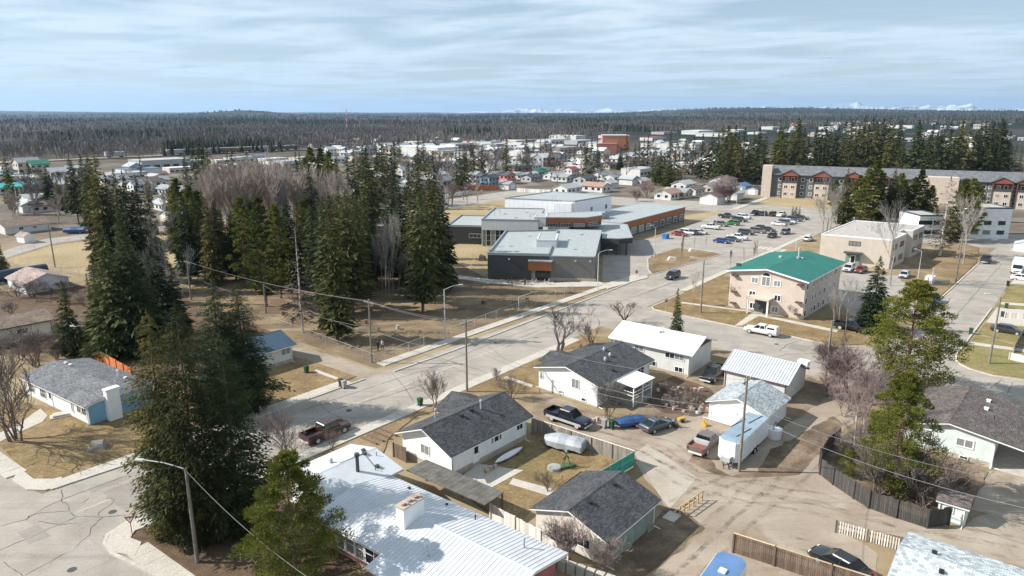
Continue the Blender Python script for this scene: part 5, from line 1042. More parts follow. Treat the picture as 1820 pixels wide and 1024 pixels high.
# gym
GY=[S_(610,128,10),S_(1315,160,10),S_(1690,100,10),S_(1080,62,10)]
blk(sch,'gym_wall',GY,0,9.9,'gym_white',par=0.3,cap='parapet_metal')
q0=GY[0].lerp(GY[1],0.72)-o; d=(GY[1]-GY[0]).normalized(); nn=Vector((d.y,-d.x,0))
m_=MB(); 
for a in (-0.6,0.6): p_=q0+d*a+nn*0.5; m_.tube((p_.x,p_.y,5.5),(p_.x,p_.y,11.4),0.07,0.07,5)
for z in (6.2,7.2,8.2,9.2,10.4,11.3): a_=q0-d*0.6+nn*0.5; b_=q0+d*0.6+nn*0.5; m_.tube((a_.x,a_.y,z),(b_.x,b_.y,z),0.05,0.05,4)
m_.build('roof_ladder','galv',sch)
b_=GY[0].lerp(GY[1],0.86)-o+nn*1.0; m_=MB(); m_.box(b_.x,b_.y,8.0,5.4,2.0,3.2,math.atan2(d.y,d.x)); m_.build('gym_stair_box','gym_white',sch)
ww(sch,GY[1],GY[2],0.45,6.8,0.9,1.3,1,1,fm='dark_grey'); ww(sch,GY[1],GY[2],0.85,6.8,0.9,1.3,1,1,fm='dark_grey')
# clerestory with rust-brown band
c0,c1,c2=S_(1025,418,5.6),S_(1420,420,5.6),S_(1585,395,5.6); ct=c0.copy()
hcl=8.2
blk(sch,'clerestory_wall',[c0,c1,c2,c2+ey*8,c0+ey*8],5.6,6.75,'dark_grey',roof=None,par=0)
blk(sch,'rust_band',[c0-ey*0.15,c1-ey*0.15+ex*0.05,c2+ex*0.15,c2+ey*8.1,c0+ey*8.1],6.75,hcl,'school_brown',par=0.12,cap='flat_roof')
for i in range(3): ww(sch,c0,c1,0.12+0.34*i+0.05,6.15,3.0,1.0,4,2,ft=0.06)
ww(sch,c1,c2,0.5,6.15,3.6,1.0,5,2,ft=0.06)
blk(sch,'white_fin',[c0-ex*3.2,c0-ex*0.02,c0-ex*0.02+ey*7,c0-ex*3.2+ey*7],5.6,hcl,'school_panel',par=0.1,cap='school_panel')
# classroom wing with rust band
b1,b2=T_(330,545),T_(1140,310); dw=(b2-b1).normalized(); nw=Vector((-dw.y,dw.x,0)); 
blk(sch,'wing_wall',[b1,b2,b2+nw*17,b1+nw*17],0,2.75,'school_grey',roof=None,par=0)
blk(sch,'wing_band',[b1-nw*0.12-dw*0.1,b2-nw*0.12+dw*0.1,b2+nw*17.1+dw*.1,b1+nw*17.1-dw*.1],2.75,4.7,'school_brown',par=0.1,cap='flat_roof')
for i in range(9): ww(sch,b1,b2,(i+0.5)/9,1.55,3.1,1.9,3,2,ft=0.1)
m_=MB(); p_=b1+nw*9+dw*4-o; m_.box(p_.x,p_.y,5.7,4.5,2.2,1.9,math.atan2(dw.y,dw.x)); m_.tube((p_.x-1,p_.y,6.6),(p_.x-1,p_.y,7.0),0.6,0.6,10).tube((p_.x+0.9,p_.y+.6,6.6),(p_.x+.9,p_.y+.6,7.0),0.6,0.6,10); m_.build('roof_unit','parapet_metal',sch)
# link roof between wing and front block, dark entrance canopy
blk(sch,'link_block',[F(LF+1.0,34),b1-dw*0.3-nw*0.1,b1+nw*15,F(LF-8,50)],0,4.3,'school_dark',par=0.25)
blk(sch,'round_canopy',[F(LF+1.6,30),F(LF+6,29.5),F(LF+9.5,31.5),b1-nw*2.2-dw*1.0,b1-dw*0.4,F(LF+1.6,36)],3.1,4.5,'school_dark',par=0.1)
for i,x in enumerate((3.2,5.5,8.0)): q=F(LF+x,31)-o; m_=MB(); m_.tube((q.x,q.y,0),(q.x,q.y,3.1),0.25,0.25,8); m_.build('column','dark_grey',sch)
for x,y in ((4,10),(7,24),(17,20),(19,8),(20,28),(6,4)):
    q=F(x,y)-o; m_=MB(); m_.box(q.x,q.y,5.72,0.7,0.5,0.2); m_.build('roof_drain','galv',sch)
for x,y in ((5,12),(9,5),(11,16)):
    q=g(x,y)-o; m_=MB(); m_.box(q.x,q.y,7.45,0.8,0.5,0.25); m_.build('roof_drain','galv',sch)
for q_,z in ((g(3,10),7.3),(g(14,3),7.3)):
    q=q_-o; m_=MB()
    for a in (-.8,.8): m_.tube((q.x+a,q.y,z),(q.x+a,q.y,z+1.5),0.05,0.05,4)
    m_.tube((q.x-.8,q.y,z+1.5),(q.x+.8,q.y,z+1.5),0.05,0.05,4); m_.build('roof_rail','dark_grey',sch)
# ---------------------------------------------------------------- green-roofed apartments
U_=lambda a,b,z=0:P(1270+a/6.827,430+b/6.827,z)
p1,p2,p3=U_(1145,485,7.35),U_(1595,245,7.35),U_(105,350,7.35)
hg=House('apartment_house','three-storey pinkish apartment house with green metal roof','apartments',p1,p2,p3,7.35,ridge_of(p1,p3,478.5),wall='stucco_lap',roof='green_metal',trim='white_trim',ov=0.7,og=0.7,found=0.25,thick=0.3)
for sy in (-1,1): ribs(hg,sy,30,'green_metal',wdt=0.05,h=0.03)
for z,ts in ((1.15,(0.36,0.66)),(3.35,(0.34,0.68)),(6.0,(0.36,0.66))):
    for t in ts: hg.win('g',t,z,1.35,1.25,2,ft=0.14)
hg.win('g',0.51,6.1,1.7,1.9,2,ft=0.14)
p_,r_=hg.face('g',0.51,7.05); m_=MB(); n_=10
m_.loft([[(0.85*math.cos(math.pi*i/n_),-0.07,0.75*math.sin(math.pi*i/n_)) for i in range(n_+1)],[(0.85*math.cos(math.pi*i/n_),0.02,0.75*math.sin(math.pi*i/n_)) for i in range(n_+1)]]); w_=m_.build('arched_window','white_trim',hg.root,smooth='fix'); w_.location=p_; w_.rotation_euler=(0,0,r_)
m_=MB(); m_.loft([[(0.70*math.cos(math.pi*i/n_),-0.08,0.06+0.58*math.sin(math.pi*i/n_)) for i in range(n_+1)],[(0.70*math.cos(math.pi*i/n_),-0.06,0.06+0.58*math.sin(math.pi*i/n_)) for i in range(n_+1)]]); m_.build('pane','window_glass',w_,smooth='fix')
p_,r_=hg.face('g',0.52,0); pc=bpy.data.objects.new('entrance_porch',None); C.objects.link(pc); pc.parent=hg.root; pc.location=p_; pc.rotation_euler=(0,0,r_)
MB().bx(-2.3,1.8,-2.4,0,3.0,3.3).build('porch_roof','stucco_lap',pc); 
for x in (-2.1,1.6): MB().bx(x-.15,x+.15,-2.3,-2.0,0,3.0).build('post','white_trim',pc)
MB().bx(-1.6,1.2,-0.09,-0.02,0.1,2.6).build('entrance_door','dark_grey',pc)
for t,z in ((0.93,6.4),(0.93,3.3),(0.93,1.1),(0.06,6.5),(0.06,3.3),(0.06,1.1)):
    p_,r_=hg.face('g',t,z); m_=MB(); m_.bx(-0.5,0.5,-0.7,0,-0.15,0.1); q=m_.build('wall_unit','brown_paint',hg.root); q.location=p_; q.rotation_euler=(0,0,r_)
for z in (1.1,3.4,6.0):
    for t in (0.05,0.22,0.3,0.42,0.55,0.7,0.85): hg.win('a',t,z,1.1,1.2,1,ft=0.1)
for x,y,k_ in ((0.25,0.12,'box'),(0.3,0.2,'box'),(0.2,-0.3,'box'),(0.25,-0.33,'box')): hg.vent(x,y,k_,'galv',1.1)
hg.vent(0.42,0.06,'flue','galv',1.3); hg.vent(-0.6,-0.93,'box','dark_grey',1.6)
# ---------------------------------------------------------------- beige flat block
V_=lambda a,b,z=0:P(1430+a/6.4,360+b/6.4,z)
hb=6.9
q1,q2,q3,q4=V_(190,365,hb),V_(1000,432,hb),V_(1368,265,hb),V_(570,208,hb)
bf=thing('beige_block','two-storey beige brick block with flat gravel roof behind the green-roofed apartments','apartments',((q1+q3)/2).to_2d().to_3d())
n1=q2.lerp(q3,0.42); inn=(q1-q2).normalized()*2.2; n2=n1+inn; n3=q2.lerp(q3,0.62)+inn; n4=q2.lerp(q3,0.62)
blk(bf,'wall',[q1,q2,n1,n2,n3,n4,q3,q4],0,hb,'siding_beige','tar_gravel',0.18,'metal_white')
ww(bf,q1,q2,0.49,5.4,2.6,1.1,3,1,fm='dark_grey'); p_,r_=wall_pos(bf,q1,q2,0.49,0)
dp=bpy.data.objects.new('entrance',None); C.objects.link(dp); dp.parent=bf; dp.location=p_; dp.rotation_euler=(0,0,r_)
MB().bx(-2.0,2.0,-1.6,0,3.1,3.4).build('canopy','dark_grey',dp); MB().bx(-1.6,1.6,-0.3,-0.01,0.1,3.0).build('surround','green_wall',dp); MB().bx(-0.6,0.6,-0.36,-0.31,0.1,2.6).build('entrance_door','white_trim',dp); MB().bx(-0.4,0.4,-0.39,-0.365,0.6,2.4).build('pane','window_glass',dp)
for z in (1.7,4.9):
    for (a,b) in ((q2,n1),(n4,q3)):
        for t in (0.25,0.72): ww(bf,a,b,t,z,3.2,1.3,2,1,fm='dark_grey')
for t,s_ in ((0.3,0.4),(0.45,0.5),(0.5,0.42),(0.6,0.35),(0.35,0.6),(0.7,0.55)):
    q=q1.lerp(q2,t).lerp(q4.lerp(q3,t),s_)-bf.location; m_=MB(); m_.tube((q.x,q.y,hb),(q.x,q.y,hb+0.5),0.25,0.2,8); m_.build('roof_vent','galv',bf,smooth=True)
# ---------------------------------------------------------------- white two-storey block
for (a,b,ty,lb) in ((P(1722,424),P(1791,425),371,'white two-storey block with flat blue-edged roof at the end of the right street'),(P(1630,424),P(1670,424),384,'narrow white two-storey block glimpsed between the conifers')):
    d=(b-a).normalized(); nn=Vector((-d.y,d.x,0)); hw=height_at(b,ty); wb_=thing('white_block',lb,'apartments',((a+b)/2).to_2d().to_3d())
    blk(wb_,'wall',[a,b,b+nn*11,a+nn*11],0,hw,'siding_vert','tar_gravel',0.3,'blue_metal_roof')
    for z in (1.9,4.7):
        for t in (0.12,0.42,0.78): ww(wb_,a,b,t,z,2.0,1.2,3,1,fm='dark_grey')
# low white house at the right edge
p1=P(1802,432,2.2); hx=House('blue_shed','small pale blue shed by the road right of the white block','shed',p1,p1+EU*4,p1+EV*5,2.2,3.0,wall='metal_white',roof='corrugated',ov=0.2,og=0.2,found=0.05)
# ---------------------------------------------------------------- long three-storey apartments
A_=Vector((111,309,0)); ang=R(116.3); d=Vector((math.sin(ang),math.cos(ang),0)); nn=Vector((-d.y,d.x,0)); LA=112
e1,e2,e3=A_-nn*0.8,A_+d*LA-nn*0.8,A_+nn*17.8
la=House('long_apartments','long three-storey apartment building with grey roof and red gabled balconies','apartments',e1,e2,e3,9.9,13.3,wall='apt_grey',roof='shingle_mid',trim='dark_grey',ov=0.8,og=0.8,found=0.4,thick=0.3)
def lx(px): 
    # distance along the front for a pixel column, on the front wall
    lo,hi=0.0,LA
    for _ in range(40):
        m=(lo+hi)/2; q=A_+d*m; X=910+FPX*q.x/(q.y*CP+HC*SP)
        if X<px: lo=m
        else: hi=m
    return lo
yA=-la.sd*la.ww
def bay(px,tan=True):
    x=-la.L/2+lx(px); s=-la.sd; y0=yA+s*0.0; y1=yA+s*1.4
    by=bpy.data.objects.new('balcony_bay',None); C.objects.link(by); by.parent=la.root
    MB().bx(x-3.1,x+3.1,min(y0-s*.1,y1),max(y0-s*.1,y1),0,6.4).build('bay_wall','apt_tan' if tan else 'apt_grey',by)
    MB().bx(x-3.3,x-2.95,min(y0-s*.1,y1+s*.15),max(y0-s*.1,y1+s*.15),0,10.2).build('pier','apt_brown',by); MB().bx(x+2.95,x+3.3,min(y0-s*.1,y1+s*.15),max(y0-s*.1,y1+s*.15),0,10.2).build('pier','apt_brown',by)
    MB().bx(x-2.95,x+2.95,min(y0+s*.02,y0+s*.2),max(y0+s*.02,y0+s*.2),6.4,9.4).build('balcony_back','apt_red',by)
    MB().bx(x-2.95,x+2.95,min(y1-s*.05,y1+s*.05),max(y1-s*.05,y1+s*.05),6.4,7.5).build('balcony_rail','dark_grey',by)
    k=MB(); prof=[(x-3.4,9.5),(x+3.4,9.5),(x+3.4,10.0),(x,11.6),(x-3.4,10.0)]
    k.loft([[(a,y1+s*.1,z) for a,z in prof],[(a,y0-s*2,z) for a,z in prof]]); k.build('gable_front','apt_red',by,smooth='fix')
    k=MB()
    for sx in (-1,1):
        q=[(x+sx*3.8,y1+s*.35,9.9),(x,y1+s*.35,11.75),(x,y0-s*4.2,11.75),(x+sx*3.8,y0-s*4.2,9.9)]
        k.hexa([(a,b,c-0.05) for a,b,c in q],[(a,b,c+0.12) for a,b,c in q])
    k.build('gable_roof','shingle_mid',by,smooth='fix')
    for z in (1.8,4.8):
        for dx in (-1.4,1.4): add_window(by,(x+dx,y1,z),0 if s<0 else math.pi,1.5,1.4,2,1,ft=0.12)
    for dx in (-1.2,1.2): add_window(by,(x+dx,y0+s*0.22,7.9),0 if s<0 else math.pi,1.3,1.7,1,1,ft=0.15)
for px in (1401,1457,1512,1560,1775,1818): bay(px)
for px in (1381,1421,1436,1480,1490,1535,1583,1745,1757,1795,1802):
    for z in (1.9,4.9,7.9): 
        t=lx(px)/LA; p_,r_=la.face('a',t,z); add_window(la.root,p_,r_,1.4,1.5,1,1,ft=0.14)
x=-la.L/2+0.9; s=-la.sd
MB().bx(x-1.9,x+2.0,min(yA+s*1.2,yA-s*4.5),max(yA+s*1.2,yA-s*4.5),0,13.6).build('end_tower','apt_tan',la.root)
xm=-la.L/2+lx(1660); MB().bx(xm-7,xm+7,min(yA+s*3.5,yA-s*3),max(yA+s*3.5,yA-s*3),0,11.2).build('centre_block','apt_tan',la.root)
# ---------------------------------------------------------------- far houses
FAR={}
def far_proto(kind,wall,roof):
    k=(kind,wall,roof)
    if k in FAR: return FAR[k]
    L,W,he,hr={'bungalow':(12,8.5,2.7,4.2),'twostorey':(10,8.5,5.2,7.2),'garage':(7,6.5,2.5,3.7),'shop':(26,16,5,5.6),'block':(20,14,8,8.3)}[kind]
    p=[]
    if kind in ('shop','block'):
        p.append(('wall',MB().bx(-L/2,L/2,-W/2,W/2,0,he).mesh('wall',wall))); p.append(('roof',MB().bx(-L/2-.1,L/2+.1,-W/2-.1,W/2+.1,he+.002,he+.35).mesh('roof',roof)))
    else:
        m=MB(); pr=[(-W/2+.4,0),(W/2-.4,0),(W/2-.4,he),(0,hr-.15),(-W/2+.4,he)]; m.loft([[(-L/2+.4,y,z) for y,z in pr],[(L/2-.4,y,z) for y,z in pr]]); p.append(('wall',m.mesh('wall',wall,smooth='fix')))
        m=MB()
        for sy in (-1,1):
            q=[(-L/2,sy*W/2,he-.1),(L/2,sy*W/2,he-.1),(L/2,0,hr),(-L/2,0,hr)]; m.hexa([(a,b,c-.06) for a,b,c in q],[(a,b,c+.12) for a,b,c in q])
        p.append(('roof',m.mesh('roof',roof,smooth='fix')))
    wn=[]
    if kind=='garage': wn=[(-L/2+.4,0,1.1,2.8,2.1,-math.pi/2)]
    elif kind in ('bungalow','twostorey'):
        for z in ((1.5,) if kind=='bungalow' else (1.4,4.0)):
            for x in (-3.6,-0.5,3.2): wn.append((x,-W/2+.4,z,1.5,1.1,0)); wn.append((x,W/2-.4,z,1.5,1.1,math.pi))
            for y in (-1.8,1.8): wn.append((-L/2+.4,y,z,1.3,1.1,-math.pi/2)); wn.append((L/2-.4,y,z,1.3,1.1,math.pi/2))
    else:
        for i in range(5): wn.append((-L/2+L*(i+.5)/5,-W/2,he*0.4,L/8,1.6,0))
    FAR[k]=(p,wn,kind); return FAR[k]
FW=MB().bx(-0.5,0.5,-0.05,0.02,-0.5,0.5).mesh('window','window_glass'); FGD=MB().bx(-0.5,0.5,-0.05,0.02,-0.5,0.5).mesh('garage_door','white_paint')
for nm,cl in (('far_white',(0.56,0.555,0.54)),('far_cream',(0.50,0.45,0.37)),('far_grey',(0.36,0.37,0.38)),('far_blue',(0.22,0.28,0.36)),('far_pink',(0.55,0.22,0.20)),('far_brownwall',(0.20,0.14,0.11)),('roof_grey',(0.25,0.26,0.27)),('roof_light',(0.36,0.37,0.38)),('roof_white',(0.58,0.59,0.60)),
               ('roof_brown',(0.15,0.11,0.095)),('roof_tan',(0.33,0.20,0.15)),('roof_green',(0.015,0.17,0.12)),('roof_dark',(0.07,0.072,0.078)),('roof_blue',(0.10,0.17,0.32)),('roof_teal',(0.04,0.36,0.36)),('roof_red',(0.35,0.06,0.05))): mat(nm,cl,0.8,0.08,0.3)
WN={'far_white':'white','far_cream':'cream','far_grey':'grey','far_blue':'slate blue','far_pink':'pink','far_brownwall':'brown','brick_far':'red brick'}
RN={'roof_grey':'grey','roof_light':'pale grey','roof_white':'white','roof_brown':'brown','roof_tan':'reddish tan','roof_green':'green','roof_dark':'charcoal','roof_blue':'blue','roof_teal':'turquoise','roof_red':'red'}
KN={'bungalow':'bungalow','twostorey':'two-storey house','garage':'garage','shop':'low commercial building','block':'tall block'}
def far(px,py,kind,wall,roof,rz=None,sc=1.0,where='beyond the school',sx=1.0,sz=1.0):
    p,wn,k=far_proto(kind,wall,roof); at=P(px,py)
    o=thing({'bungalow':'bungalow','twostorey':'house','garage':'garage','shop':'commercial_building','block':'tall_building'}[kind],'%s %s with %s roof %s'%(WN[wall],KN[kind],RN[roof],where),{'shop':'building','block':'building','garage':'garage'}.get(kind,'house'),at,(RZU if rz is None else rz),'%s %s %s %s'%(WN[wall],KN[kind],RN[roof],where))
    o.scale=(sc*sx,sc,sc*sz)
    for n,me in p: link(n,me,o)
    for (x,y,z,w_,h_,r_) in wn:
        c=link('garage_door' if kind=='garage' else 'window',FGD if kind=='garage' else FW,o,(x,y,z),r_); c.scale=(w_,1,h_)
    return o
N90=RZU+math.pi/2
W1='across the street behind the school'
for a in ((843,326,'twostorey','far_white','roof_grey',N90,0.9),(870,330,'twostorey','far_blue','roof_dark',RZU,0.8),(898,326,'twostorey','far_pink','roof_dark',N90,0.85),(902,336,'garage','far_white','roof_grey',N90,1.05),(928,318,'bungalow','far_white','roof_grey',N90,0.9),(945,322,'bungalow','far_grey','roof_dark',RZU,0.9),
          (1008,343,'bungalow','far_white','roof_light',RZU,1.0),(1032,338,'bungalow','far_blue','roof_grey',N90,0.8),(1060,340,'bungalow','far_white','roof_tan',N90,1.0),(1082,334,'garage','far_white','roof_light',RZU,1.1),(1118,328,'garage','far_white','roof_light',N90,1.25),(1138,328,'bungalow','far_white','roof_light',RZU,0.8),(1136,311,'shop','far_white','roof_light',RZU,0.8),
          (1188,353,'bungalow','far_white','roof_tan',RZU,1.0),(1204,350,'bungalow','far_cream','roof_grey',N90,0.95),(1266,362,'garage','far_white','roof_brown',RZU,1.3),(1302,354,'garage','far_white','roof_light',RZU,1.15),(1262,341,'bungalow','far_cream','roof_grey',RZU,1.0),(1285,330,'bungalow','far_white','roof_brown',RZU,1.2),(1318,340,'garage','far_blue','roof_blue',RZU,1.1),(1232,345,'bungalow','far_white','roof_brown',RZU,0.9),(1340,345,'garage','far_grey','roof_dark',RZU,1.0)): far(*a,where=W1)
W2='in the rows of houses further beyond the school'
for a in ((918,304,'shop','far_brownwall','roof_green',RZU,0.7),(958,312,'bungalow','far_grey','roof_green',RZU,0.9),(985,318,'bungalow','far_white','roof_light',RZU,0.95),(1000,322,'bungalow','far_white','roof_grey',N90,0.9),(1015,314,'twostorey','far_white','roof_red',RZU,0.8),(1040,325,'bungalow','far_grey','roof_dark',RZU,1.0),(1028,305,'bungalow','far_white','roof_light',N90,0.9),(1070,318,'bungalow','far_white','roof_grey',RZU,1.0),(1050,310,'bungalow','far_cream','roof_grey',RZU,0.9),
          (1090,322,'bungalow','far_white','roof_grey',RZU,0.95),(1036,302,'twostorey','far_white','roof_white',N90,0.8),(882,316,'bungalow','far_grey','roof_grey',RZU,0.9),(870,308,'bungalow','far_white','roof_light',RZU,1.0),(872,296,'bungalow','far_white','roof_white',RZU,1.0),(855,304,'bungalow','far_cream','roof_dark',RZU,0.9),(890,300,'bungalow','far_white','roof_grey',N90,1.0),(700,342,'bungalow','far_white','roof_grey',RZU,1.0),(672,332,'bungalow','far_cream','roof_brown',RZU,1.0),(690,324,'bungalow','far_grey','roof_grey',N90,1.1),(718,316,'twostorey','far_white','roof_grey',RZU,0.9),(775,318,'bungalow','far_white','roof_light',RZU,1.0),(790,330,'bungalow','far_grey','roof_grey',RZU,1.1),(785,306,'twostorey','far_white','roof_dark',N90,0.9),(735,330,'bungalow','far_white','roof_grey',RZU,1.0),(757,345,'bungalow','far_cream','roof_brown',RZU,1.0),(640,338,'bungalow','far_white','roof_grey',RZU,0.9),(1215,336,'bungalow','far_white','roof_light',RZU,1.0)): far(*a,where=W2)
W3='at the far left of the town'
for a in ((8,318,'shop','far_white','roof_teal',RZU,0.5),(4,344,'bungalow','far_white','roof_teal',RZU,1.1),(62,340,'bungalow','far_white','roof_teal',RZU,1.1),(70,362,'bungalow','far_white','roof_light',RZU,1.0),(78,375,'bungalow','far_cream','roof_brown',RZU,0.9),(54,376,'garage','far_white','roof_light',N90,1.2),(50,308,'twostorey','far_cream','roof_grey',RZU,1.3),(70,308,'twostorey','far_cream','roof_green',RZU,1.1),(25,306,'bungalow','far_white','roof_brown',RZU,1.2),(105,322,'twostorey','far_white','roof_light',RZU,1.0),(120,330,'bungalow','far_grey','roof_grey',RZU,1.0),
          (125,358,'garage','far_white','roof_red',RZU,1.1),(158,362,'bungalow','far_white','roof_light',N90,0.9),(170,356,'garage','far_white','roof_white',RZU,1.0),(225,318,'shop','far_white','roof_light',RZU,0.7),(248,312,'shop','far_white','roof_blue',RZU,0.8),(285,300,'shop','far_grey','roof_light',RZU,1.2),(330,296,'shop','far_white','roof_light',RZU,0.8),(318,306,'shop','far_cream','roof_white',RZU,0.6),(275,330,'bungalow','far_white','roof_grey',RZU,1.1),(300,345,'bungalow','far_grey','roof_grey',N90,1.0),(222,358,'bungalow','far_brownwall','roof_tan',RZU,0.9),(295,372,'bungalow','far_white','roof_light',N90,0.9),(308,392,'garage','far_cream','roof_light',RZU,1.0),(250,345,'twostorey','far_white','roof_grey',RZU,0.9),(395,290,'shop','far_white','roof_white',RZU,0.5),(425,288,'shop','far_white','roof_light',RZU,0.7),(455,283,'shop','far_white','roof_blue',RZU,0.6),(485,290,'shop','far_white','roof_white',RZU,0.7),(520,296,'shop','far_white','roof_light',RZU,0.8),(540,288,'shop','far_cream','roof_light',RZU,0.7)): far(*a,where=W3)
W4='on the commercial edge of the town'
rg=random.Random(31)
for a in ((640,276,1.4,'far_white','roof_light'),(668,268,1.5,'far_cream','roof_white'),(700,262,1.6,'far_grey','roof_light'),(728,268,1.4,'far_blue','roof_grey'),(752,260,1.9,'far_white','roof_white'),(760,274,2.4,'far_white','roof_white'),(800,276,1.6,'far_cream','roof_light'),(812,262,1.5,'far_white','roof_light'),(838,256,1.6,'far_white','roof_red'),(862,258,1.5,'far_white','roof_teal'),(884,262,1.4,'far_blue','roof_light'),(905,256,1.6,'far_cream','roof_white'),(914,266,1.2,'far_pink','roof_light'),(878,272,1.6,'far_white','roof_light'),(846,280,1.5,'far_grey','roof_light'),(935,276,1.4,'far_white','roof_white'),(1008,248,2.0,'far_white','roof_white'),(985,255,1.8,'far_white','roof_light'),(1030,256,1.6,'far_grey','roof_light'),(1000,270,1.6,'far_grey','roof_grey'),(955,262,1.5,'far_white','roof_light'),(1060,262,1.5,'far_white','roof_light'),(1160,250,1.6,'far_white','roof_red'),(1170,262,1.5,'far_white','roof_light'),(1215,266,1.3,'far_pink','roof_light'),(1240,240,2.6,'far_white','roof_white'),(1270,244,2.2,'far_white','roof_light'),(1310,236,2.0,'far_cream','roof_white'),(1180,240,2,'far_grey','roof_red'),(1085,246,1.6,'far_white','roof_light'),(1370,230,2.2,'far_white','roof_light'),(1345,240,1.6,'far_white','roof_white'),(1420,224,2.6,'far_pink','roof_light'),(1400,236,2,'far_white','roof_light'),(1490,222,2.6,'far_white','roof_white'),(1470,230,2,'far_white','roof_light'),(1520,220,3,'far_white','roof_white'),(1560,222,2.6,'far_cream','roof_white'),(1590,222,2.6,'far_white','roof_light'),(1530,230,2,'far_white','roof_light'),(1600,228,2.4,'far_white','roof_white'),(1680,216,3.0,'far_white','roof_white'),(1705,214,3.6,'far_white','roof_white'),(1740,214,3.2,'far_white','roof_light'),(1770,212,4,'far_white','roof_white'),(1800,215,3,'far_white','roof_light'),(1660,218,3,'far_white','roof_light'),(1710,256,1.4,'far_white','roof_light'),(1735,262,1.4,'far_white','roof_white'),(1690,262,1.2,'far_white','roof_light'),(1785,248,1.8,'far_cream','roof_light'),(1450,280,1.0,'far_white','roof_white'),(1695,250,1.3,'far_white','roof_white')):
    x,y,s,w_,r_=a; far(x,y,'shop',w_,r_,RZU+rg.choice((0,0,math.pi/2)),s*0.72,where=W4,sx=1.2,sz=0.75)
far(1092,272,'block','brick_far','roof_light',RZU+0.6,1.7,where='rising over the town beyond the school',sz=1.15); far(1078,273,'block','brick_far','roof_light',RZU+0.6,1.2,where='stepping down beside the taller brick block',sz=0.95)
for i in range(130):      # loose rows of small houses filling the far streets
    x=rg.uniform(560,1350); y=rg.uniform(255,302); far(x,y,rg.choice(('bungalow','bungalow','twostorey')),rg.choice(('far_white','far_white','far_cream','far_grey')),rg.choice(('roof_grey','roof_light','roof_light','roof_brown','roof_white')),RZU+rg.choice((0,math.pi/2)),rg.uniform(0.9,1.25),where='in the far streets of the town')
for i in range(34):
    x=rg.uniform(0,560); y=rg.uniform(296,345); far(x,y,rg.choice(('bungalow','bungalow','twostorey')),rg.choice(('far_white','far_white','far_cream','far_grey')),rg.choice(('roof_grey','roof_light','roof_brown','roof_white')),RZU+rg.choice((0,math.pi/2)),rg.uniform(0.85,1.1),where='in the far left streets')
for i in range(40):
    x=rg.uniform(1380,1820); y=rg.uniform(222,262); far(x,y,rg.choice(('bungalow','twostorey','twostorey')),rg.choice(('far_white','far_white','far_cream','far_grey')),rg.choice(('roof_grey','roof_light','roof_brown','roof_white')),RZU+rg.choice((0,math.pi/2)),rg.uniform(1.0,1.5),where='far behind the wood on the right')
# ---------------------------------------------------------------- vehicles
def wheel_meshes(r,w):
    t=MB(); n=18
    ring=lambda y,rr:[(rr*math.cos(2*math.pi*i/n),y,rr*math.sin(2*math.pi*i/n)) for i in range(n)]
    t.loft([ring(-w/2,r*0.62),ring(-w/2,r*0.9),ring(-w*0.35,r),ring(w*0.35,r),ring(w/2,r*0.9),ring(w/2,r*0.62)]); a=t.mesh('tyre','rubber',smooth='fix')
    m=MB(); m.loft([ring(-w/2-0.012,r*0.22),ring(-w/2-0.004,r*0.62),ring(w/2+0.004,r*0.62),ring(w/2+0.012,r*0.22)]); b=m.mesh('rim','rim',smooth='fix'); return a,b
VP={}
def vring(x,w,zb,zt,zm=None,tf=0.93):
    zm=zb+(zt-zb)*0.55 if zm is None else zm
    return [(x,-w*0.94,zb),(x,w*0.94,zb),(x,w,zm),(x,w*tf,zt),(x,-w*tf,zt),(x,-w,zm)]
def greenhouse(b0,b1,t0,t1,zb,zt,wb,wt):
    """b0,b1 front/rear x at belt; t0,t1 at roof"""
    g=MB(); g.hexa([(b1,-wb,zb),(b0,-wb,zb),(b0,wb,zb),(b1,wb,zb)],[(t1,-wt,zt),(t0,-wt,zt),(t0,wt,zt),(t1,wt,zt)]); gm=g.mesh('glass','car_glass')
    r=MB(); e=0.03; r.hexa([(t1-.08,-wt-e,zt-.03),(t0+.08,-wt-e,zt-.03),(t0+.08,wt+e,zt-.03),(t1-.08,wt+e,zt-.03)],[(t1,-wt+.04,zt+.05),(t0,-wt+.04,zt+.05),(t0,wt-.04,zt+.05),(t1,wt-.04,zt+.05)])
    for s in (-1,1):
        for bx_,tx in ((b0,t0),(b1,t1),((b0+b1)/2-0.05,(t0+t1)/2-0.05)): r.tube((bx_,s*(wb+.005),zb),(tx,s*(wt+.005),zt),0.055,0.05,5)
    return gm,r
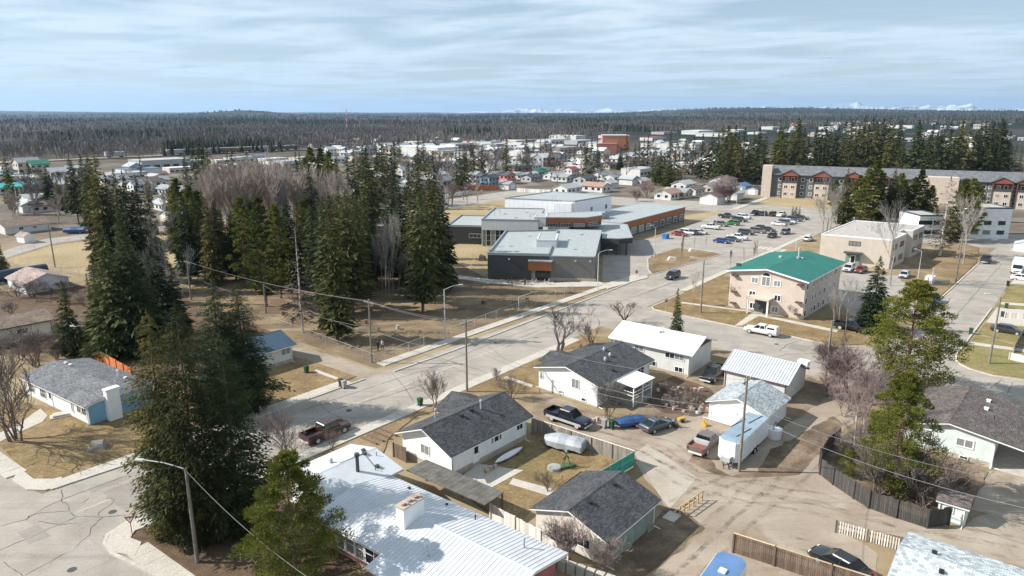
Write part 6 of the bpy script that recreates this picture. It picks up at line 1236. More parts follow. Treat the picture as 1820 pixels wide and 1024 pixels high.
def vehicle_proto(kind):
    if kind in VP: return VP[kind]
    P_=[]; wr,wbase,tr=0.34,1.4,0.8
    if kind=='sedan':
        b=MB(); b.loft([vring(x,w,z0,z1) for x,w,z0,z1 in ((-2.38,.74,.40,.80),(-2.28,.86,.28,.92),(-1.6,.90,.24,.98),(-0.2,.91,.22,.97),(1.0,.91,.22,.93),(1.9,.88,.24,.80),(2.25,.82,.28,.72),(2.38,.66,.38,.62))])
        gm,r=greenhouse(1.15,-1.85,0.35,-1.1,.93,1.42,.82,.60); wbase=1.38; wr=.33; tr=.80
    elif kind=='coupe':
        b=MB(); b.loft([vring(x,w,z0,z1) for x,w,z0,z1 in ((-2.2,.76,.40,.86),(-2.1,.88,.28,.96),(-1.5,.91,.24,.98),(-0.2,.91,.20,.93),(0.8,.91,.20,.88),(1.7,.87,.22,.74),(2.1,.80,.28,.64),(2.25,.62,.36,.56))])
        gm,r=greenhouse(0.85,-2.0,-0.05,-0.9,.92,1.32,.80,.56); wbase=1.3; wr=.32; tr=.80
    elif kind=='suv':
        b=MB(); b.loft([vring(x,w,z0,z1) for x,w,z0,z1 in ((-2.35,.84,.42,1.02),(-2.25,.93,.34,1.10),(-1.2,.95,.30,1.10),(0.2,.95,.28,1.08),(1.05,.95,.28,1.04),(1.9,.92,.32,.96),(2.25,.86,.36,.86),(2.36,.70,.44,.74))])
        gm,r=greenhouse(1.15,-2.25,0.45,-2.05,1.05,1.68,.87,.70); wbase=1.38; wr=.37; tr=.83
    elif kind in ('pickup','oldpickup'):
        b=MB(); 
        b.loft([vring(x,w,z0,z1) for x,w,z0,z1 in ((-0.95,.97,.42,1.20),(0.2,.99,.40,1.18),(1.15,.99,.40,1.16),(2.3,.97,.42,1.08),(2.75,.92,.44,1.0),(2.9,.80,.50,.90))])
        b.bx(-2.95,-0.93,-.93,.93,.48,.74)
        for s in (-1,1): b.bx(-2.95,-0.93,s*.90,s*1.0,.70,1.26)
        b.bx(-2.98,-2.88,-.97,.97,.60,1.24); b.bx(-0.98,-0.88,-.95,.95,.7,1.28)
        gm,r=greenhouse(1.35 if kind=='pickup' else 1.1,-0.85,0.62 if kind=='pickup' else 0.45,-0.72,1.14,1.84 if kind=='pickup' else 1.7,.88,.72); wbase=1.82; wr=.41; tr=.86
    elif kind=='canopypickup':
        b=MB(); b.loft([vring(x,w,z0,z1) for x,w,z0,z1 in ((-2.8,.92,.46,1.10),(-2.7,.96,.42,1.16),(-0.95,.96,.42,1.18),(0.2,.96,.40,1.15),(1.15,.96,.40,1.10),(2.3,.93,.42,1.0),(2.65,.86,.46,.92),(2.75,.74,.52,.84))])
        gm,r=greenhouse(1.2,-0.75,0.55,-0.65,1.10,1.70,.84,.68); wbase=1.75; wr=.38; tr=.83
        r.hexa([(-2.72,-.88,1.14),(-.9,-.88,1.14),(-.9,.88,1.14),(-2.72,.88,1.14)],[(-2.6,-.74,1.72),(-.95,-.74,1.72),(-.95,.74,1.72),(-2.6,.74,1.72)])
    P_.append(('body',b.mesh('body','car_grey',True,bevel=0.045),(0,0,0),True)); P_.append(('glass',gm,(0,0,0),False)); P_.append(('cab_roof',r.mesh('cab_roof','car_grey',smooth='fix'),(0,0,0),True))
    if kind in ('pickup','oldpickup'): P_.append(('bed_floor',MB().bx(-2.88,-0.98,-.88,.88,.745,.78).mesh('bed_floor','black'),(0,0,0),False))
    if kind=='canopypickup': P_.append(('canopy_glass',MB().bx(-2.3,-1.15,-.845,.845,1.3,1.58).mesh('canopy_glass','car_glass'),(0,0,0),False))
    xl=max(v.co.x for v in P_[0][1].vertices); xr=min(v.co.x for v in P_[0][1].vertices); zf={'sedan':.62,'coupe':.55,'suv':.82}.get(kind,.86)
    hl=MB().bx(-.10,.05,-.17,.17,-.08,.08).mesh('headlight','head_clear'); tl=MB().bx(-.05,.06,-.10,.10,-.12,.12).mesh('tail_light','tail_red')
    for s in (-1,1): P_.append(('headlight',hl,(xl-.09,s*.60,zf),False)); P_.append(('tail_light',tl,(xr+.0,s*(.66 if kind in('sedan','coupe') else .86 if 'pickup' in kind else .74),zf+.12),False))
    P_.append(('bumper',MB().bx(-.09,.06,-.78,.78,-.10,.10).mesh('bumper','chrome' if 'pickup' in kind else 'dark_grey',bevel=.02),(xl-.02,0,.48),False)); P_.append(('bumper',P_[-1][1],(xr+.02,0,.50),False))
    P_.append(('grille',MB().bx(-.06,.05,-.40,.40,-.12,.10).mesh('grille','black'),(xl-.035,0,zf-.02),False))
    ty,rm=wheel_meshes(wr,0.24); VP[kind]=(P_,ty,rm,wbase,wr,tr); return VP[kind]
CN={'maroon':'dark maroon','navy':'navy blue','black':'black','white':'white','silver':'silver','grey':'grey','blue':'bright blue','green':'bright green','red':'red','slate':'slate blue','bronze':'faded bronze','beige':'beige','dkgreen':'dark green','charcoal':'charcoal'}
KV={'sedan':'sedan','coupe':'coupe','suv':'SUV','pickup':'pickup truck','oldpickup':'pickup truck','canopypickup':'pickup truck'}
def vehicle(kind,col,px,py,head,label,group=None,front=None):
    """head: world heading vector; px,py ground point under the vehicle's centre"""
    P_,ty,rm,wbase,wr,tr=vehicle_proto(kind); p=P(px,py); p.z=0.016
    o=thing({'sedan':'sedan','coupe':'coupe','suv':'sport_utility_vehicle'}.get(kind,'pickup_truck'),label,'car' if kind in('sedan','coupe','suv') else 'pickup',p,math.atan2(head.y,head.x),group)
    for n,me,loc,paint in P_:
        c=link(n,me,o,loc)
        if paint: set_mat(c,'car_'+col)
    for sx in (-1,1):
        for sy in (-1,1): w_=link('wheel',ty,o,(sx*wbase,sy*tr,wr)); link('rim',rm,w_)
    return o
def hd(f,r): d=P(*f)-P(*r); d.normalize(); return d
vehicle('pickup','maroon',581,776,EU,'dark maroon crew-cab pickup parked at the kerb by the timber steps')
tk=vehicle('pickup','navy',1010,752,EV,'dark navy and silver pickup parked along the board fence')
k=MB(); 
for s in (-1,1): k.bx(-2.6,2.4,s*0.985,s*1.012,.5,.80)
q=k.build('lower_trim','galv',tk)
vehicle('coupe','slate',1167,762,hd((1190,748),(1146,764)),'dark slate coupe parked on the dirt beside the boat')
bp=vehicle('oldpickup','bronze',1254,795,hd((1277,765),(1232,806)),'faded bronze old pickup with a tool box and red load beside the trailer')
MB().bx(-1.5,-1.05,-.85,.85,.9,1.36).build('tool_box','galv',bp); MB().bx(-2.8,-1.6,-.8,.8,.79,1.0).build('bed_load','apt_red',bp)
vehicle('pickup','black',1268,672,-EU,'black pickup parked between the white-roofed house and the workshop')
vehicle('suv','navy',1195,495,-EU,'dark SUV driving down the main street by the drive island')
vehicle('canopypickup','white',1353,594,-EV,'white pickup with canopy parked below the green-roofed apartments')
vehicle('sedan','black',1491,1012,hd((1470,990),(1520,1018)),'black sedan behind the brown board fence by the picket fence')
vehicle('sedan','charcoal',1790,592,EV,'charcoal car on the concrete drive at the right street')
vehicle('pickup','charcoal',1752,466,EU,'dark pickup parked at the kerb of the right street')
vehicle('suv','white',1508,482,hd((1500,486),(1518,474)),'white SUV parked in front of the beige block entrance')
vehicle('sedan','red',1530,484,hd((1518,488),(1540,478)),'red car parked beside the beige block entrance')
vehicle('sedan','silver',1607,493,-EU,'silver car parked at the corner of the beige block')
vehicle('pickup','black',1515,588,EV,'black pickup half hidden by the spruce beside the apartments')
vehicle('sedan','white',1818,499,EV,'white car on the far drive of the right street')
vehicle('sedan','white',1436,428,EU,'white car driving on the street past the car park')
WH='in the school car park'
for (kd,c_,x,y,h_) in (('pickup','white',1263,407,-EV),('suv','bronze',1281,402,EV),('suv','green',1301,400,-EV),('suv','charcoal',1315,394,EV),('suv','white',1322,389,EV),('pickup','dkgreen',1292,388,EV),
    ('pickup','navy',1342,382.5,-EU),('suv','charcoal',1357,383,EU),('suv','black',1374,384,EU),('pickup','white',1389,385,EU),('sedan','white',1384,401,EV),('suv','grey',1396,399,EV),('sedan','white',1402,396.5,EV),('suv','slate',1412,393,EV),('sedan','dkgreen',1424,390,EV),
    ('suv','charcoal',1326,417,EV),('suv','bronze',1347,414,EV),('sedan','black',1353,408,EV),('sedan','charcoal',1364,411,EV),('sedan','black',1372,422,-EU),('suv','grey',1395,416,-EU),('sedan','blue',1283,432,EV),('sedan','slate',1301,429,EV),('pickup','white',1311,426,EV),
    ('sedan','red',1208,419,EV),('suv','white',1222,417,EV),('sedan','black',1232,417,EV),('sedan','silver',1243,416,EV)):
    kk=(KV[kd],CN[c_]); vehicle(kd,c_,x,y,h_,'%s %s parked %s'%(kk[1],kk[0],WH if y<418 or x>1260 else 'beside the rust-banded school wing'),'vehicles in the car park: %s %s'%kk)
# cargo trailers
def cargo_trailer(p,head,L,W,Hh,label,roofm,dark=False):
    o=thing('cargo_trailer',label,'trailer',p,math.atan2(head.y,head.x))
    b=MB(); prof=[(-L/2,-W/2),(L/2-0.5,-W/2),(L/2,-W*0.30),(L/2,W*0.30),(L/2-0.5,W/2),(-L/2,W/2)]
    b.prism(prof,0.55,Hh); b.build('box','metal_white',o,bevel=0.05)
    r=MB(); r.prism([(x*0.985,y*0.95) for x,y in prof],Hh+0.002,Hh+0.05); rr=r.build('roof',roofm,o)
    MB().bx(L/2-0.02,L/2+0.04,-W*0.30,W*0.30,0.6,1.15).build('stone_guard','galv',o); MB().bx(L/2+0.05,L/2+0.75,-0.5,0.5,0.75,1.25).build('tongue_box','galv',o)
    t=MB(); 
    for s in (-1,1): t.tube((L/2-.2,s*.6,.5),(L/2+1.1,0,.5),.05,.05,5)
    t.tube((L/2+.9,0,.05),(L/2+.9,0,.7),.04,.04,5); t.build('tongue','dark_grey',o)
    ty,rm=wheel_meshes(.36,.22)
    for x in (-0.55,0.3):
        for s in (-1,1): w_=link('wheel',ty,o,(x-0.4,s*(W/2-.02),.36)); link('rim',rm,w_)
    return o,rr
d=hd((1283,826),(1350,762)); tr1,rr=cargo_trailer((P(1283,836).lerp(P(1352,770),0.5)).to_2d().to_3d(),d,8.6,2.5,2.75,'white enclosed cargo trailer with grey-blue roof behind the wooden power pole','trailer_grey_roof')
for x,y in ((1.5,0.7),(-0.5,-.7),(-2.5,0.5)):
    k=MB(); k.path([(x-1.6,y,2.83),(x+1.3,y-.5,2.83)],.05,5); k.build('roof_pole','dark_grey',tr1)
k=MB(); k.bx(-3.6,-3.1,-1.275,-1.255,1.5,2.1).bx(-2.6,-2.1,-1.275,-1.255,1.5,2.1); k.build('window','window_glass',tr1)
d=hd((1318,975),(1262,1060)); c_=P(1300,995,2.5); tr2,rr=cargo_trailer(Vector((c_.x,c_.y,0))-d*3.2,d,7.5,2.4,2.6,'white enclosed trailer with bright blue roof and two vents beside the brown board fence','trailer_blue_roof')
for x in (1.2,-1.4): MB().bx(x-.28,x+.28,-.28,.28,2.65,2.80).build('roof_vent','metal_white',rr,bevel=.03)
# motorhome
mh=thing('motorhome','white motorhome driving towards the houses on the right street','motorhome',P(1808,484),math.atan2(-EU.y,-EU.x))
MB().loft([vring(x,1.15,.5,z,tf=.96) for x,z in ((-3.4,3.0),(-3.3,3.1),(1.6,3.1),(2.0,3.0))]).build('body','metal_white',mh,bevel=.06); MB().loft([vring(x,w,.5,z) for x,w,z in ((1.6,1.0,1.9),(2.6,1.0,1.3),(3.3,.95,1.1),(3.4,.8,.95))]).build('cab','metal_white',mh,bevel=.05)
MB().hexa([(2.02,-.9,1.35),(2.7,-.9,1.32),(2.7,.9,1.32),(2.02,.9,1.35)],[(2.02,-.85,2.1),(2.15,-.85,2.1),(2.15,.85,2.1),(2.02,.85,2.1)]).build('windscreen','car_glass',mh); MB().bx(3.36,3.42,-.6,.6,.7,.95).build('grille','black',mh)
ty,rm=wheel_meshes(.4,.25)
for x in (-2,2.4):
    for s in (-1,1): w_=link('wheel',ty,mh,(x,s*.98,.4)); link('rim',rm,w_)
# covered boat on trailer
def covered_boat(p,head,label,m,L=5.6,W=2.2,h=1.6,name='covered_boat'):
    o=thing(name,label,'boat',p,math.atan2(head.y,head.x))
    st=[]; rnd=random.Random(int(L*10))
    for x,w,zt in ((-L*.5,W*.44,h*.80),(-L*.47,W*.48,h*.92),(-L*.3,W*.5,h*1.0),(-L*.1,W*.48,h*.95),(L*.1,W*.5,h*1.02),(L*.28,W*.47,h*.93),(L*.40,W*.38,h*.84),(L*.5,W*.16,h*.74)):
        st.append([(x,-w*.98,.45+rnd.uniform(-.1,.1)),(x,w*.98,.45+rnd.uniform(-.1,.1)),(x,w*(1+rnd.uniform(-.07,.07)),h*.66),(x,w*.62,zt-.06),(x,0,zt+rnd.uniform(-.05,.10)),(x,-w*.62,zt-.06),(x,-w*(1+rnd.uniform(-.07,.07)),h*.66)])
    MB().loft(st).build('tarp',m,o,bevel=.03); 
    t=MB(); t.bx(-L*.35,L*.3,-.5,.5,.35,.5).tube((L*.3,0,.42),(L*.62,0,.42),.05,.05,5); t.build('trailer_frame','dark_grey',o)
    ty,rm=wheel_meshes(.3,.18)
    for s in (-1,1): w_=link('wheel',ty,o,(-.5,s*W*.42,.3)); link('rim',rm,w_)
    return o
covered_boat(P(1003,798),hd((975,790),(1035,803)),'boat under a silver-grey tarp in the fenced back yard','tarp_grey',4.7,2.1,1.6)
covered_boat(P(1120,757),hd((1098,757),(1138,752)),'small boat under a bright blue tarp beside the green bin','tarp_blue',3.8,1.7,1.15)
covered_boat(P(150,414),Vector((1,0.1,0)),'low blue tarp-covered heap beside the far lane','tarp_blue',11,3.5,1.9,name='covered_heap')
k=MB().bx(-3.5,3.5,-1.1,1.1,0,1.1); q=k.build('trailer_load','orange_fence',bevel=.1); q.location=P(170,414)+Vector((2,-1,0)); tag(q,'low red-orange load lying beside the blue tarp heap','load')
# ---------------------------------------------------------------- poles, lamps, wires
def wood_pole(bx,by,ty,label,arm=None,insul=True,extra=0):
    p=P(bx,by); h=height_at(p,ty); o=thing('utility_pole',label,'pole',p)
    k=MB(); k.tube((0,0,-.3),(0,0,h),0.16,0.11,9); k.build('post','pole_wood',o,True)
    if arm:
        a=MB(); d=arm.normalized(); a.box(0,0,h-.5,2.2,.10,.12,math.atan2(d.y,d.x)); c=a.build('crossarm','pole_wood',o)
        for s in (-.95,-.35,.35,.95):
            q=d*s; i_=MB(); i_.tube((q.x,q.y,h-.44),(q.x,q.y,h-.26),.05,.035,6); i_.build('insulator','steel_lamp',c)
    if extra: k=MB(); k.tube((.28,0,h-1.9),(.28,0,h-1.1),.2,.2,10); k.build('transformer','steel_lamp',o,True)
    return o,p,h
def lamp_pole(bx,by,ty,label,arm,L=2.2,m='steel_lamp',curved=False,r=.10,wood=False):
    p=P(bx,by); h=height_at(p,ty); o=thing('street_lamp',label,'street lamp',p)
    hp=h if not curved else h-.9
    MB().tube((0,0,-.2),(0,0,hp),r*1.2,r*.8,8).build('post',m if not wood else 'pole_wood',o,True); d=arm.normalized()
    if curved: pts=[(0,0,hp)]+[(d.x*L*(1-math.cos(t)),d.y*L*(1-math.cos(t)),hp+.9*math.sin(t)) for t in (0.4,0.8,1.2,1.57)]
    else: pts=[(0,0,h-.1),(d.x*L*.5,d.y*L*.5,h+.35),(d.x*L,d.y*L,h+.5)]
    MB().path(pts,.045,6).build('arm','steel_lamp',o); e=Vector(pts[-1])
    k=MB(); k.box(e.x+d.x*.25,e.y+d.y*.25,e.z-.03,.7,.28,.14,math.atan2(d.y,d.x)); k.build('lamp_head','steel_lamp',o,bevel=.03); return o,p,h
def wire(a,b,sag,label,r=.02,name='power_line',group=None):
    m=(a+b)/2; pts=[]
    for i in range(13):
        t=i/12; q=a.lerp(b,t); q.z-=sag*4*t*(1-t); pts.append(tuple(q-m))
    k=MB(); k.path(pts,r,4); o=k.build(name,'wire'); o.location=m; return tag(o,label,'cable',group)
pA,a_,ha=wood_pole(830,697,568,'wooden power pole at the kerb beside the grey-roofed bungalow',EU)
pB,b_,hb_=wood_pole(661,645,532,'wooden power pole at the corner of the fenced park',EV)
pC,c_,hc=wood_pole(1313.6,838.6,668.5,'wooden power pole leaning on the end of the white trailer',EU)
pD,d_,hd_=wood_pole(340,534,462,'wooden power pole among the spruces at the left park edge',EV)
pE,e_,he_=wood_pole(1466.6,679,569.6,'slim wooden pole by the pinkish bushes at the side street')
pF,f_,hf=wood_pole(170,600,486,'wooden power pole behind the orange fence',EV)
pG,g_,hg_=wood_pole(98,475,398,'wooden power pole at the edge of the tan field')
pH,h_,hh=wood_pole(473,557,505,'short pole at the back of the park lane')
pI,i_,hi_=wood_pole(1698,505,420,'wooden pole at the kerb by the beige block lawn')
lamp_pole(351,1001,832,'street lamp on a wooden pole at the litter-covered corner',Vector((-1,0.12,0)),3.6,wood=True,r=.15)
lamp_pole(791.4,602.6,514,'metal street lamp at the park fence',Vector((1,.4,0)),2.6)
lamp_pole(1062,515,445,'tall curved lamp in front of the school block wall',Vector((1,.2,0)),2.4,curved=True)
lamp_pole(1162.6,458,404,'straight lamp post on the drive island',Vector((-1,.1,0)),.8)
lamp_pole(1245,557,463,'street lamp at the lawn of the green-roofed apartments',Vector((-1,.3,0)),2.0,r=.15,wood=True)
lamp_pole(1758,647,529,'street lamp on the corner lawn of the right street',Vector((-1,.2,0)),1.6,r=.13,wood=True)
lamp_pole(37,397,330,'street lamp among the far left houses',Vector((1,.2,0)),3.0)
for x,b,t in ((1272,408,368),(1357,405,372),(1414,446,412),(1255,380,352),(1308,378,350),(1630,505,447)): lamp_pole(x,b,t,'slim metal lamp post around the school car park',Vector((-1,.2,0)),1.0,r=.07)
for o in C.objects:
    if o.get('label')=='slim metal lamp post around the school car park': o['group']='lamp posts around the car park'
up=lambda p,h,dz=0,off=Vector((0,0,0)): Vector((p.x,p.y,h+dz))+off
for i,s in enumerate((-.9,.9)):
    wire(up(d_,hd_,-.3,EV*s*.6),up(b_,hb_,-.3,EV*s*.6),.8,'thin power line strung from the spruces to the park corner pole',group='lines to the park corner pole')
    wire(up(b_,hb_,-.3,EV*s*.6),up(a_,ha,-.3,EU*s*.6),.5,'thin power line crossing the street from the park corner pole',group='lines crossing the street')
wire(up(b_,hb_,-4.6),up(a_,ha,-4.6),.5,'thick pale cable crossing the street below the power lines',.022); wire(up(d_,hd_,-3.2),up(b_,hb_,-4.4),.9,'thick pale cable running from the spruces to the park pole',.022); wire(up(h_,hh,-.2),up(b_,hb_,-5.2),.8,'pale cable along the park lane',.022)
wire(up(a_,ha,-.3),up(c_,hc,-.4),1.6,'long power line from the kerb pole to the pole by the trailer',.018); wire(up(a_,ha,-3.2),up(c_,hc,-3.5),1.6,'pale cable from the kerb pole over the navy pickup to the trailer pole',.02); wire(up(a_,ha,-3.6),up(c_,hc,-4.2),1.8,'second pale cable from the kerb pole to the trailer pole',.025)
e1=P(1830,862,6.5); e2=P(1830,905,5.5)
wire(up(c_,hc,-2.9),e1,.9,'pale cable from the trailer pole over the dark board fence',.02); wire(up(c_,hc,-4.0),e2,.9,'lower pale cable from the trailer pole over the dark board fence',.025)
wire(up(c_,hc,-.3),P(1260,1040,8),.8,'thin power line from the trailer pole over the dirt lane',.018)
q=P(351,1001); wire(Vector((q.x,q.y,8.4)),P(560,1035,5),.6,'pale cable from the corner lamp pole down over the bright pine',.02)
wire(up(f_,hf,-.3),up(d_,hd_,-.3),.7,'power line between the orange fence and the park edge',.018); wire(up(g_,hg_,-.3),up(f_,hf,-.3),.8,'power line over the tan field to the orange fence',.018)
# ---------------------------------------------------------------- fences
def plank_fence(name,label,pts,h,m,bw=.14,gap=.02,postm=None,cap=None,post_every=2.4,jit=.03,thick=.025,px=True,top=None):
    q=[P(*p) for p in pts] if px else pts
    o=thing(name,label,'fence',q[0]); 
    bm_=MB().bx(-bw/2,bw/2,-thick/2,thick/2,0.03,h).mesh('plank',m); pm=MB().bx(-.06,.06,-.06,.06,-.1,h+.06).mesh('post',postm or m)
    for a,b in zip(q[:-1],q[1:]):
        d=b-a; L=d.length; d.normalize(); rz=math.atan2(d.y,d.x); n=max(1,int(L/(bw+gap))); nrm=Vector((-d.y,d.x,0))
        for i in range(n):
            c=a+d*((i+.5)*L/n)-q[0]; s=link('plank',bm_,o,c,rz+random.uniform(-.04,.04)); s.scale=(1,1,1+random.uniform(-jit,jit))
        for z in (.35,h-.3):
            r=MB(); r.box(0,0,0,L,.05,.09); c=r.build('rail',postm or m,o); c.location=(a+b)/2-q[0]+nrm*.05+Vector((0,0,z)); c.rotation_euler=(0,0,rz)
        np_=max(1,int(L/post_every))
        for i in range(np_+1): link('post',pm,o,a+d*(L*i/np_)-q[0]-nrm*.05,rz)
        if cap: r=MB(); r.box(0,0,0,L+.1,.14,.04); c=r.build('cap_board',cap,o); c.location=(a+b)/2-q[0]+Vector((0,0,h+.05)); c.rotation_euler=(0,0,rz)
    return o
plank_fence('board_fence','weathered grey board fence between the back yard and the dirt drive',[(946,768),(1126,829)],1.75,'fence_grey',cap='fence_white')
plank_fence('dark_board_fence','blackened board fence curving round the shrubby garden',[(1492,788),(1470,806),(1457,826),(1457,844),(1480,862),(1517,887),(1543,903),(1592,921),(1647,939),(1685,934)],1.85,'fence_dark',bw=.16,jit=.06)
plank_fence('picket_fence','short white picket fence on a low timber edge by the alley',[(1485,946),(1598,979)],1.15,'fence_white',bw=.10,gap=.10,postm='fence_brown')
plank_fence('brown_board_fence','brown board fence in front of the black sedan',[(1302,982),(1375,1006),(1475,1040),(1560,1068)],1.8,'fence_brown',cap='board_tan')
plank_fence('white_yard_fence','tall white board fence behind the ribbed metal roof',[(872,925),(1010,1000)],1.7,'fence_white',bw=.2,gap=.01)
plank_fence('orange_fence','orange-stained board fence behind the pale blue house',[(150,628),(172,640),(235,676)],1.8,'orange_fence',bw=.2,gap=.01)
plank_fence('orange_fence','short orange-stained fence piece behind the giant spruce',[(238,612),(252,612)],1.8,'orange_fence',bw=.2,gap=.01)
plank_fence('red_garden_fence','long red-orange garden fence across the street behind the school',[(834,338),(886,337)],2.2,'orange_fence',bw=.5,gap=.02)
plank_fence('tan_fence','pale tan board fence at the edge of the corner lawn',[(1793,640),(1860,655)],1.2,'fence_white',bw=.2,gap=.01)
plank_fence('tan_fence','pale tan fence beside the green bins on the right street',[(1785,566),(1860,572)],1.2,'fence_white',bw=.2,gap=.01)
plank_fence('garden_divider','weathered brown fence stub left of the tan fence, by the lawn path',[(1800,628),(1812,604),(1830,580)],1.1,'fence_grey')
plank_fence('side_fence','short brown board fence beside the white bungalow gable',[(700,812),(722,822)],1.7,'fence_brown')
plank_fence('long_white_wall','low white fence along the street behind the school gym',[(918,341),(978,344)],1.7,'fence_white',bw=.6,gap=.01)
plank_fence('grey_low_fence','pale grey low fence along the street left of the school',[(792,352),(836,345)],1.8,'fence_white',bw=.6,gap=.01)
ts=thing('teal_screen_fence','teal green screen fence at the corner of the back yard','fence',P(1126,829)); A=P(1126,829); B=P(1062,868); d=(B-A).normalized(); rz=math.atan2(d.y,d.x); L=(B-A).length
for i in range(3): k=MB(); k.bx(L*i/3+.03,L*(i+1)/3-.03,-.015,.015,.1,1.7); c=k.build('panel','teal_screen',ts); c.rotation_euler=(0,0,rz)
for i in range(4): k=MB(); k.bx(L*i/3-.03,L*i/3+.03,-.03,.03,0,1.8); c=k.build('post','galv',ts); c.rotation_euler=(0,0,rz)
for z in (.95,1.72): k=MB(); k.bx(0,L,-.02,.02,z-.02,z+.02); c=k.build('rail','galv',ts); c.rotation_euler=(0,0,rz)
mesh_m,n_,l_,b_s=new_mat('chain_link'); b_s.inputs['Base Color'].default_value=(.35,.35,.35,1); b_s.inputs['Roughness'].default_value=.5
def chain_fence(label,pts,h=1.6):
    q=[P(*p) for p in pts]; o=thing('chain_link_fence',label,'fence',q[0])
    for a,b in zip(q[:-1],q[1:]):
        d=b-a; L=d.length; d.normalize(); n=max(1,int(L/3)); 
        for i in range(n+1): c=a+d*(L*i/n)-q[0]; k=MB(); k.tube((0,0,0),(0,0,h),.03,.03,5); s=k.build('post','galv',o); s.location=c
        k=MB(); k.tube(a-q[0]+Vector((0,0,h)),b-q[0]+Vector((0,0,h)),.025,.025,4); k.build('rail','galv',o)
        k=MB(); m_=int(L/.55); s_=.55     # diamond wires, real and thin
        for i in range(-3,m_):
            x0=max(0,i*s_); x1=min(L,i*s_+h); 
            if x1>x0:
                k.tube(a+d*x0-q[0]+Vector((0,0,x0-i*s_)),a+d*x1-q[0]+Vector((0,0,x1-i*s_)),.005,.005,3,False); k.tube(a+d*x0-q[0]+Vector((0,0,h-(x0-i*s_))),a+d*x1-q[0]+Vector((0,0,h-(x1-i*s_))),.005,.005,3,False)
        if k.v: k.build('wire_mesh',mesh_m,o)['kind']='stuff'
chain_fence('chain-link fence of the park along the main street',[(667,648),(780,606),(900,560),(1018,520)])
chain_fence('chain-link fence of the park along its gravel lane',[(478,577),(560,607),(667,648)])
chain_fence('chain-link fence round the tan field',[(24,470),(110,486),(190,498)])
chain_fence('chain-link fence between the far lane and the tan field',[(40,448),(182,424)])
chain_fence('chain-link fence along the street behind the car park',[(1216,378),(1300,368),(1440,380)],1.4)
# ---------------------------------------------------------------- bins
def wheelie(px,py,m,label,group=None,rz=None):
    o=thing('wheelie_bin',label,'bin',P(px,py),RZU if rz is None else rz,group); o.location.z=.012
    MB().hexa([(-.22,-.22,.05),(.22,-.22,.05),(.22,.22,.05),(-.22,.22,.05)],[(-.30,-.28,1.0),(.30,-.28,1.0),(.30,.28,1.0),(-.30,.28,1.0)]).build('tub',m,o,bevel=.03)
    MB().hexa([(-.33,-.31,1.0),(.33,-.31,1.0),(.33,.31,1.0),(-.33,.31,1.0)],[(-.30,-.28,1.1),(.30,-.28,1.07),(.30,.28,1.07),(-.30,.28,1.1)]).build('lid',m,o,bevel=.02)
    for s in (-1,1): k=MB(); k.tube((-.25,s*.24,.1),(-.25,s*.30,.1),.1,.1,10); k.build('wheel','rubber',o)
    return o
wheelie(1087,762,'bin_green','green wheelie bin beside the blue-tarped boat'); wheelie(1074,760,'bin_grey','pale grey wheelie bin left of the green one by the blue-tarped boat'); wheelie(612,690,'bin_grey','grey wheelie bin standing alone at the north kerb'); wheelie(607,688,'black','black box-like bin touching the lone grey bin'); wheelie(747,722,'bin_green','green wheelie bin by the bare shrub at the south kerb')
for x,y in ((1725,594),(1706,616),(1781,564),(1788,549)): wheelie(x,y,'bin_green','green wheelie bin along the right street','green bins along the right street')
wheelie(1713,612,'bin_grey','grey wheelie bin behind a green one at the bend of the right street'); wheelie(1791,508,'black','black wheelie bin at the far kerb of the right street')
wheelie(545,663,'bin_green','green wheelie bin beside the blue-roofed small house')
bb=thing('recycling_bin','blue recycling container with a white lid at the school wing','bin',P(1183,424),RZU); MB().bx(-.9,.9,-.7,.7,.05,1.2).build('tub','bin_blue',bb,bevel=.05); MB().bx(-.95,.95,-.75,.75,1.2,1.35).build('lid','bin_blue',bb,bevel=.04)
# ---------------------------------------------------------------- signs
def sign(px,py,h,label,kind):
    o=thing('road_sign',label,'sign',P(px,py),0.15); MB().tube((0,0,0),(0,0,h),.035,.035,6).build('post','galv' if kind!='yield' else 'sign_red',o)
    if kind=='yield':
        for m_,s,y in (('sign_red',.45,-.05),('white_trim',.27,-.062)):
            k=MB(); z=h-.25; k.loft([[(-s,y,z+s*.6),(0,y,z-s*1.0),(s,y,z+s*.6)],[(-s,y+.02,z+s*.6),(0,y+.02,z-s*1.0),(s,y+.02,z+s*.6)]]); k.build('plate' if s>.3 else 'plate_centre',m_,o,smooth='fix')
    else:
        for m_,s,y in (('white_trim',.40,-.05),('sign_red',.36,-.058)):
            k=MB(); z=h-.2; k.loft([[(s*math.cos(math.pi/8+i*math.pi/4),yy,z+s*math.sin(math.pi/8+i*math.pi/4)) for i in range(8)] for yy in (y,y+.02)]); k.build('plate',m_,o,smooth='fix')
        t=bpy.data.curves.new('lettering_text','FONT'); t.body='STOP'; t.size=.26; t.align_x='CENTER'; t.align_y='CENTER'; t.extrude=.002; t.materials.append(MATS['white_trim']); tc_=bpy.data.objects.new('lettering_text',t); C.objects.link(tc_); tme=bpy.data.meshes.new_from_object(tc_.evaluated_get(bpy.context.evaluated_depsgraph_get())); bpy.data.objects.remove(tc_); to=link('lettering',tme,o); to.location=(0,-.064,h-.2); to.rotation_euler=(math.pi/2,0,0)
sign(236,958,2.2,'red yield sign on the litter-covered street corner','yield'); sign(1183,556,2.5,'red stop sign at the corner of the apartment lawn','stop'); sign(1131,497,2.0,'small stop sign at the exit of the school drive','stop')
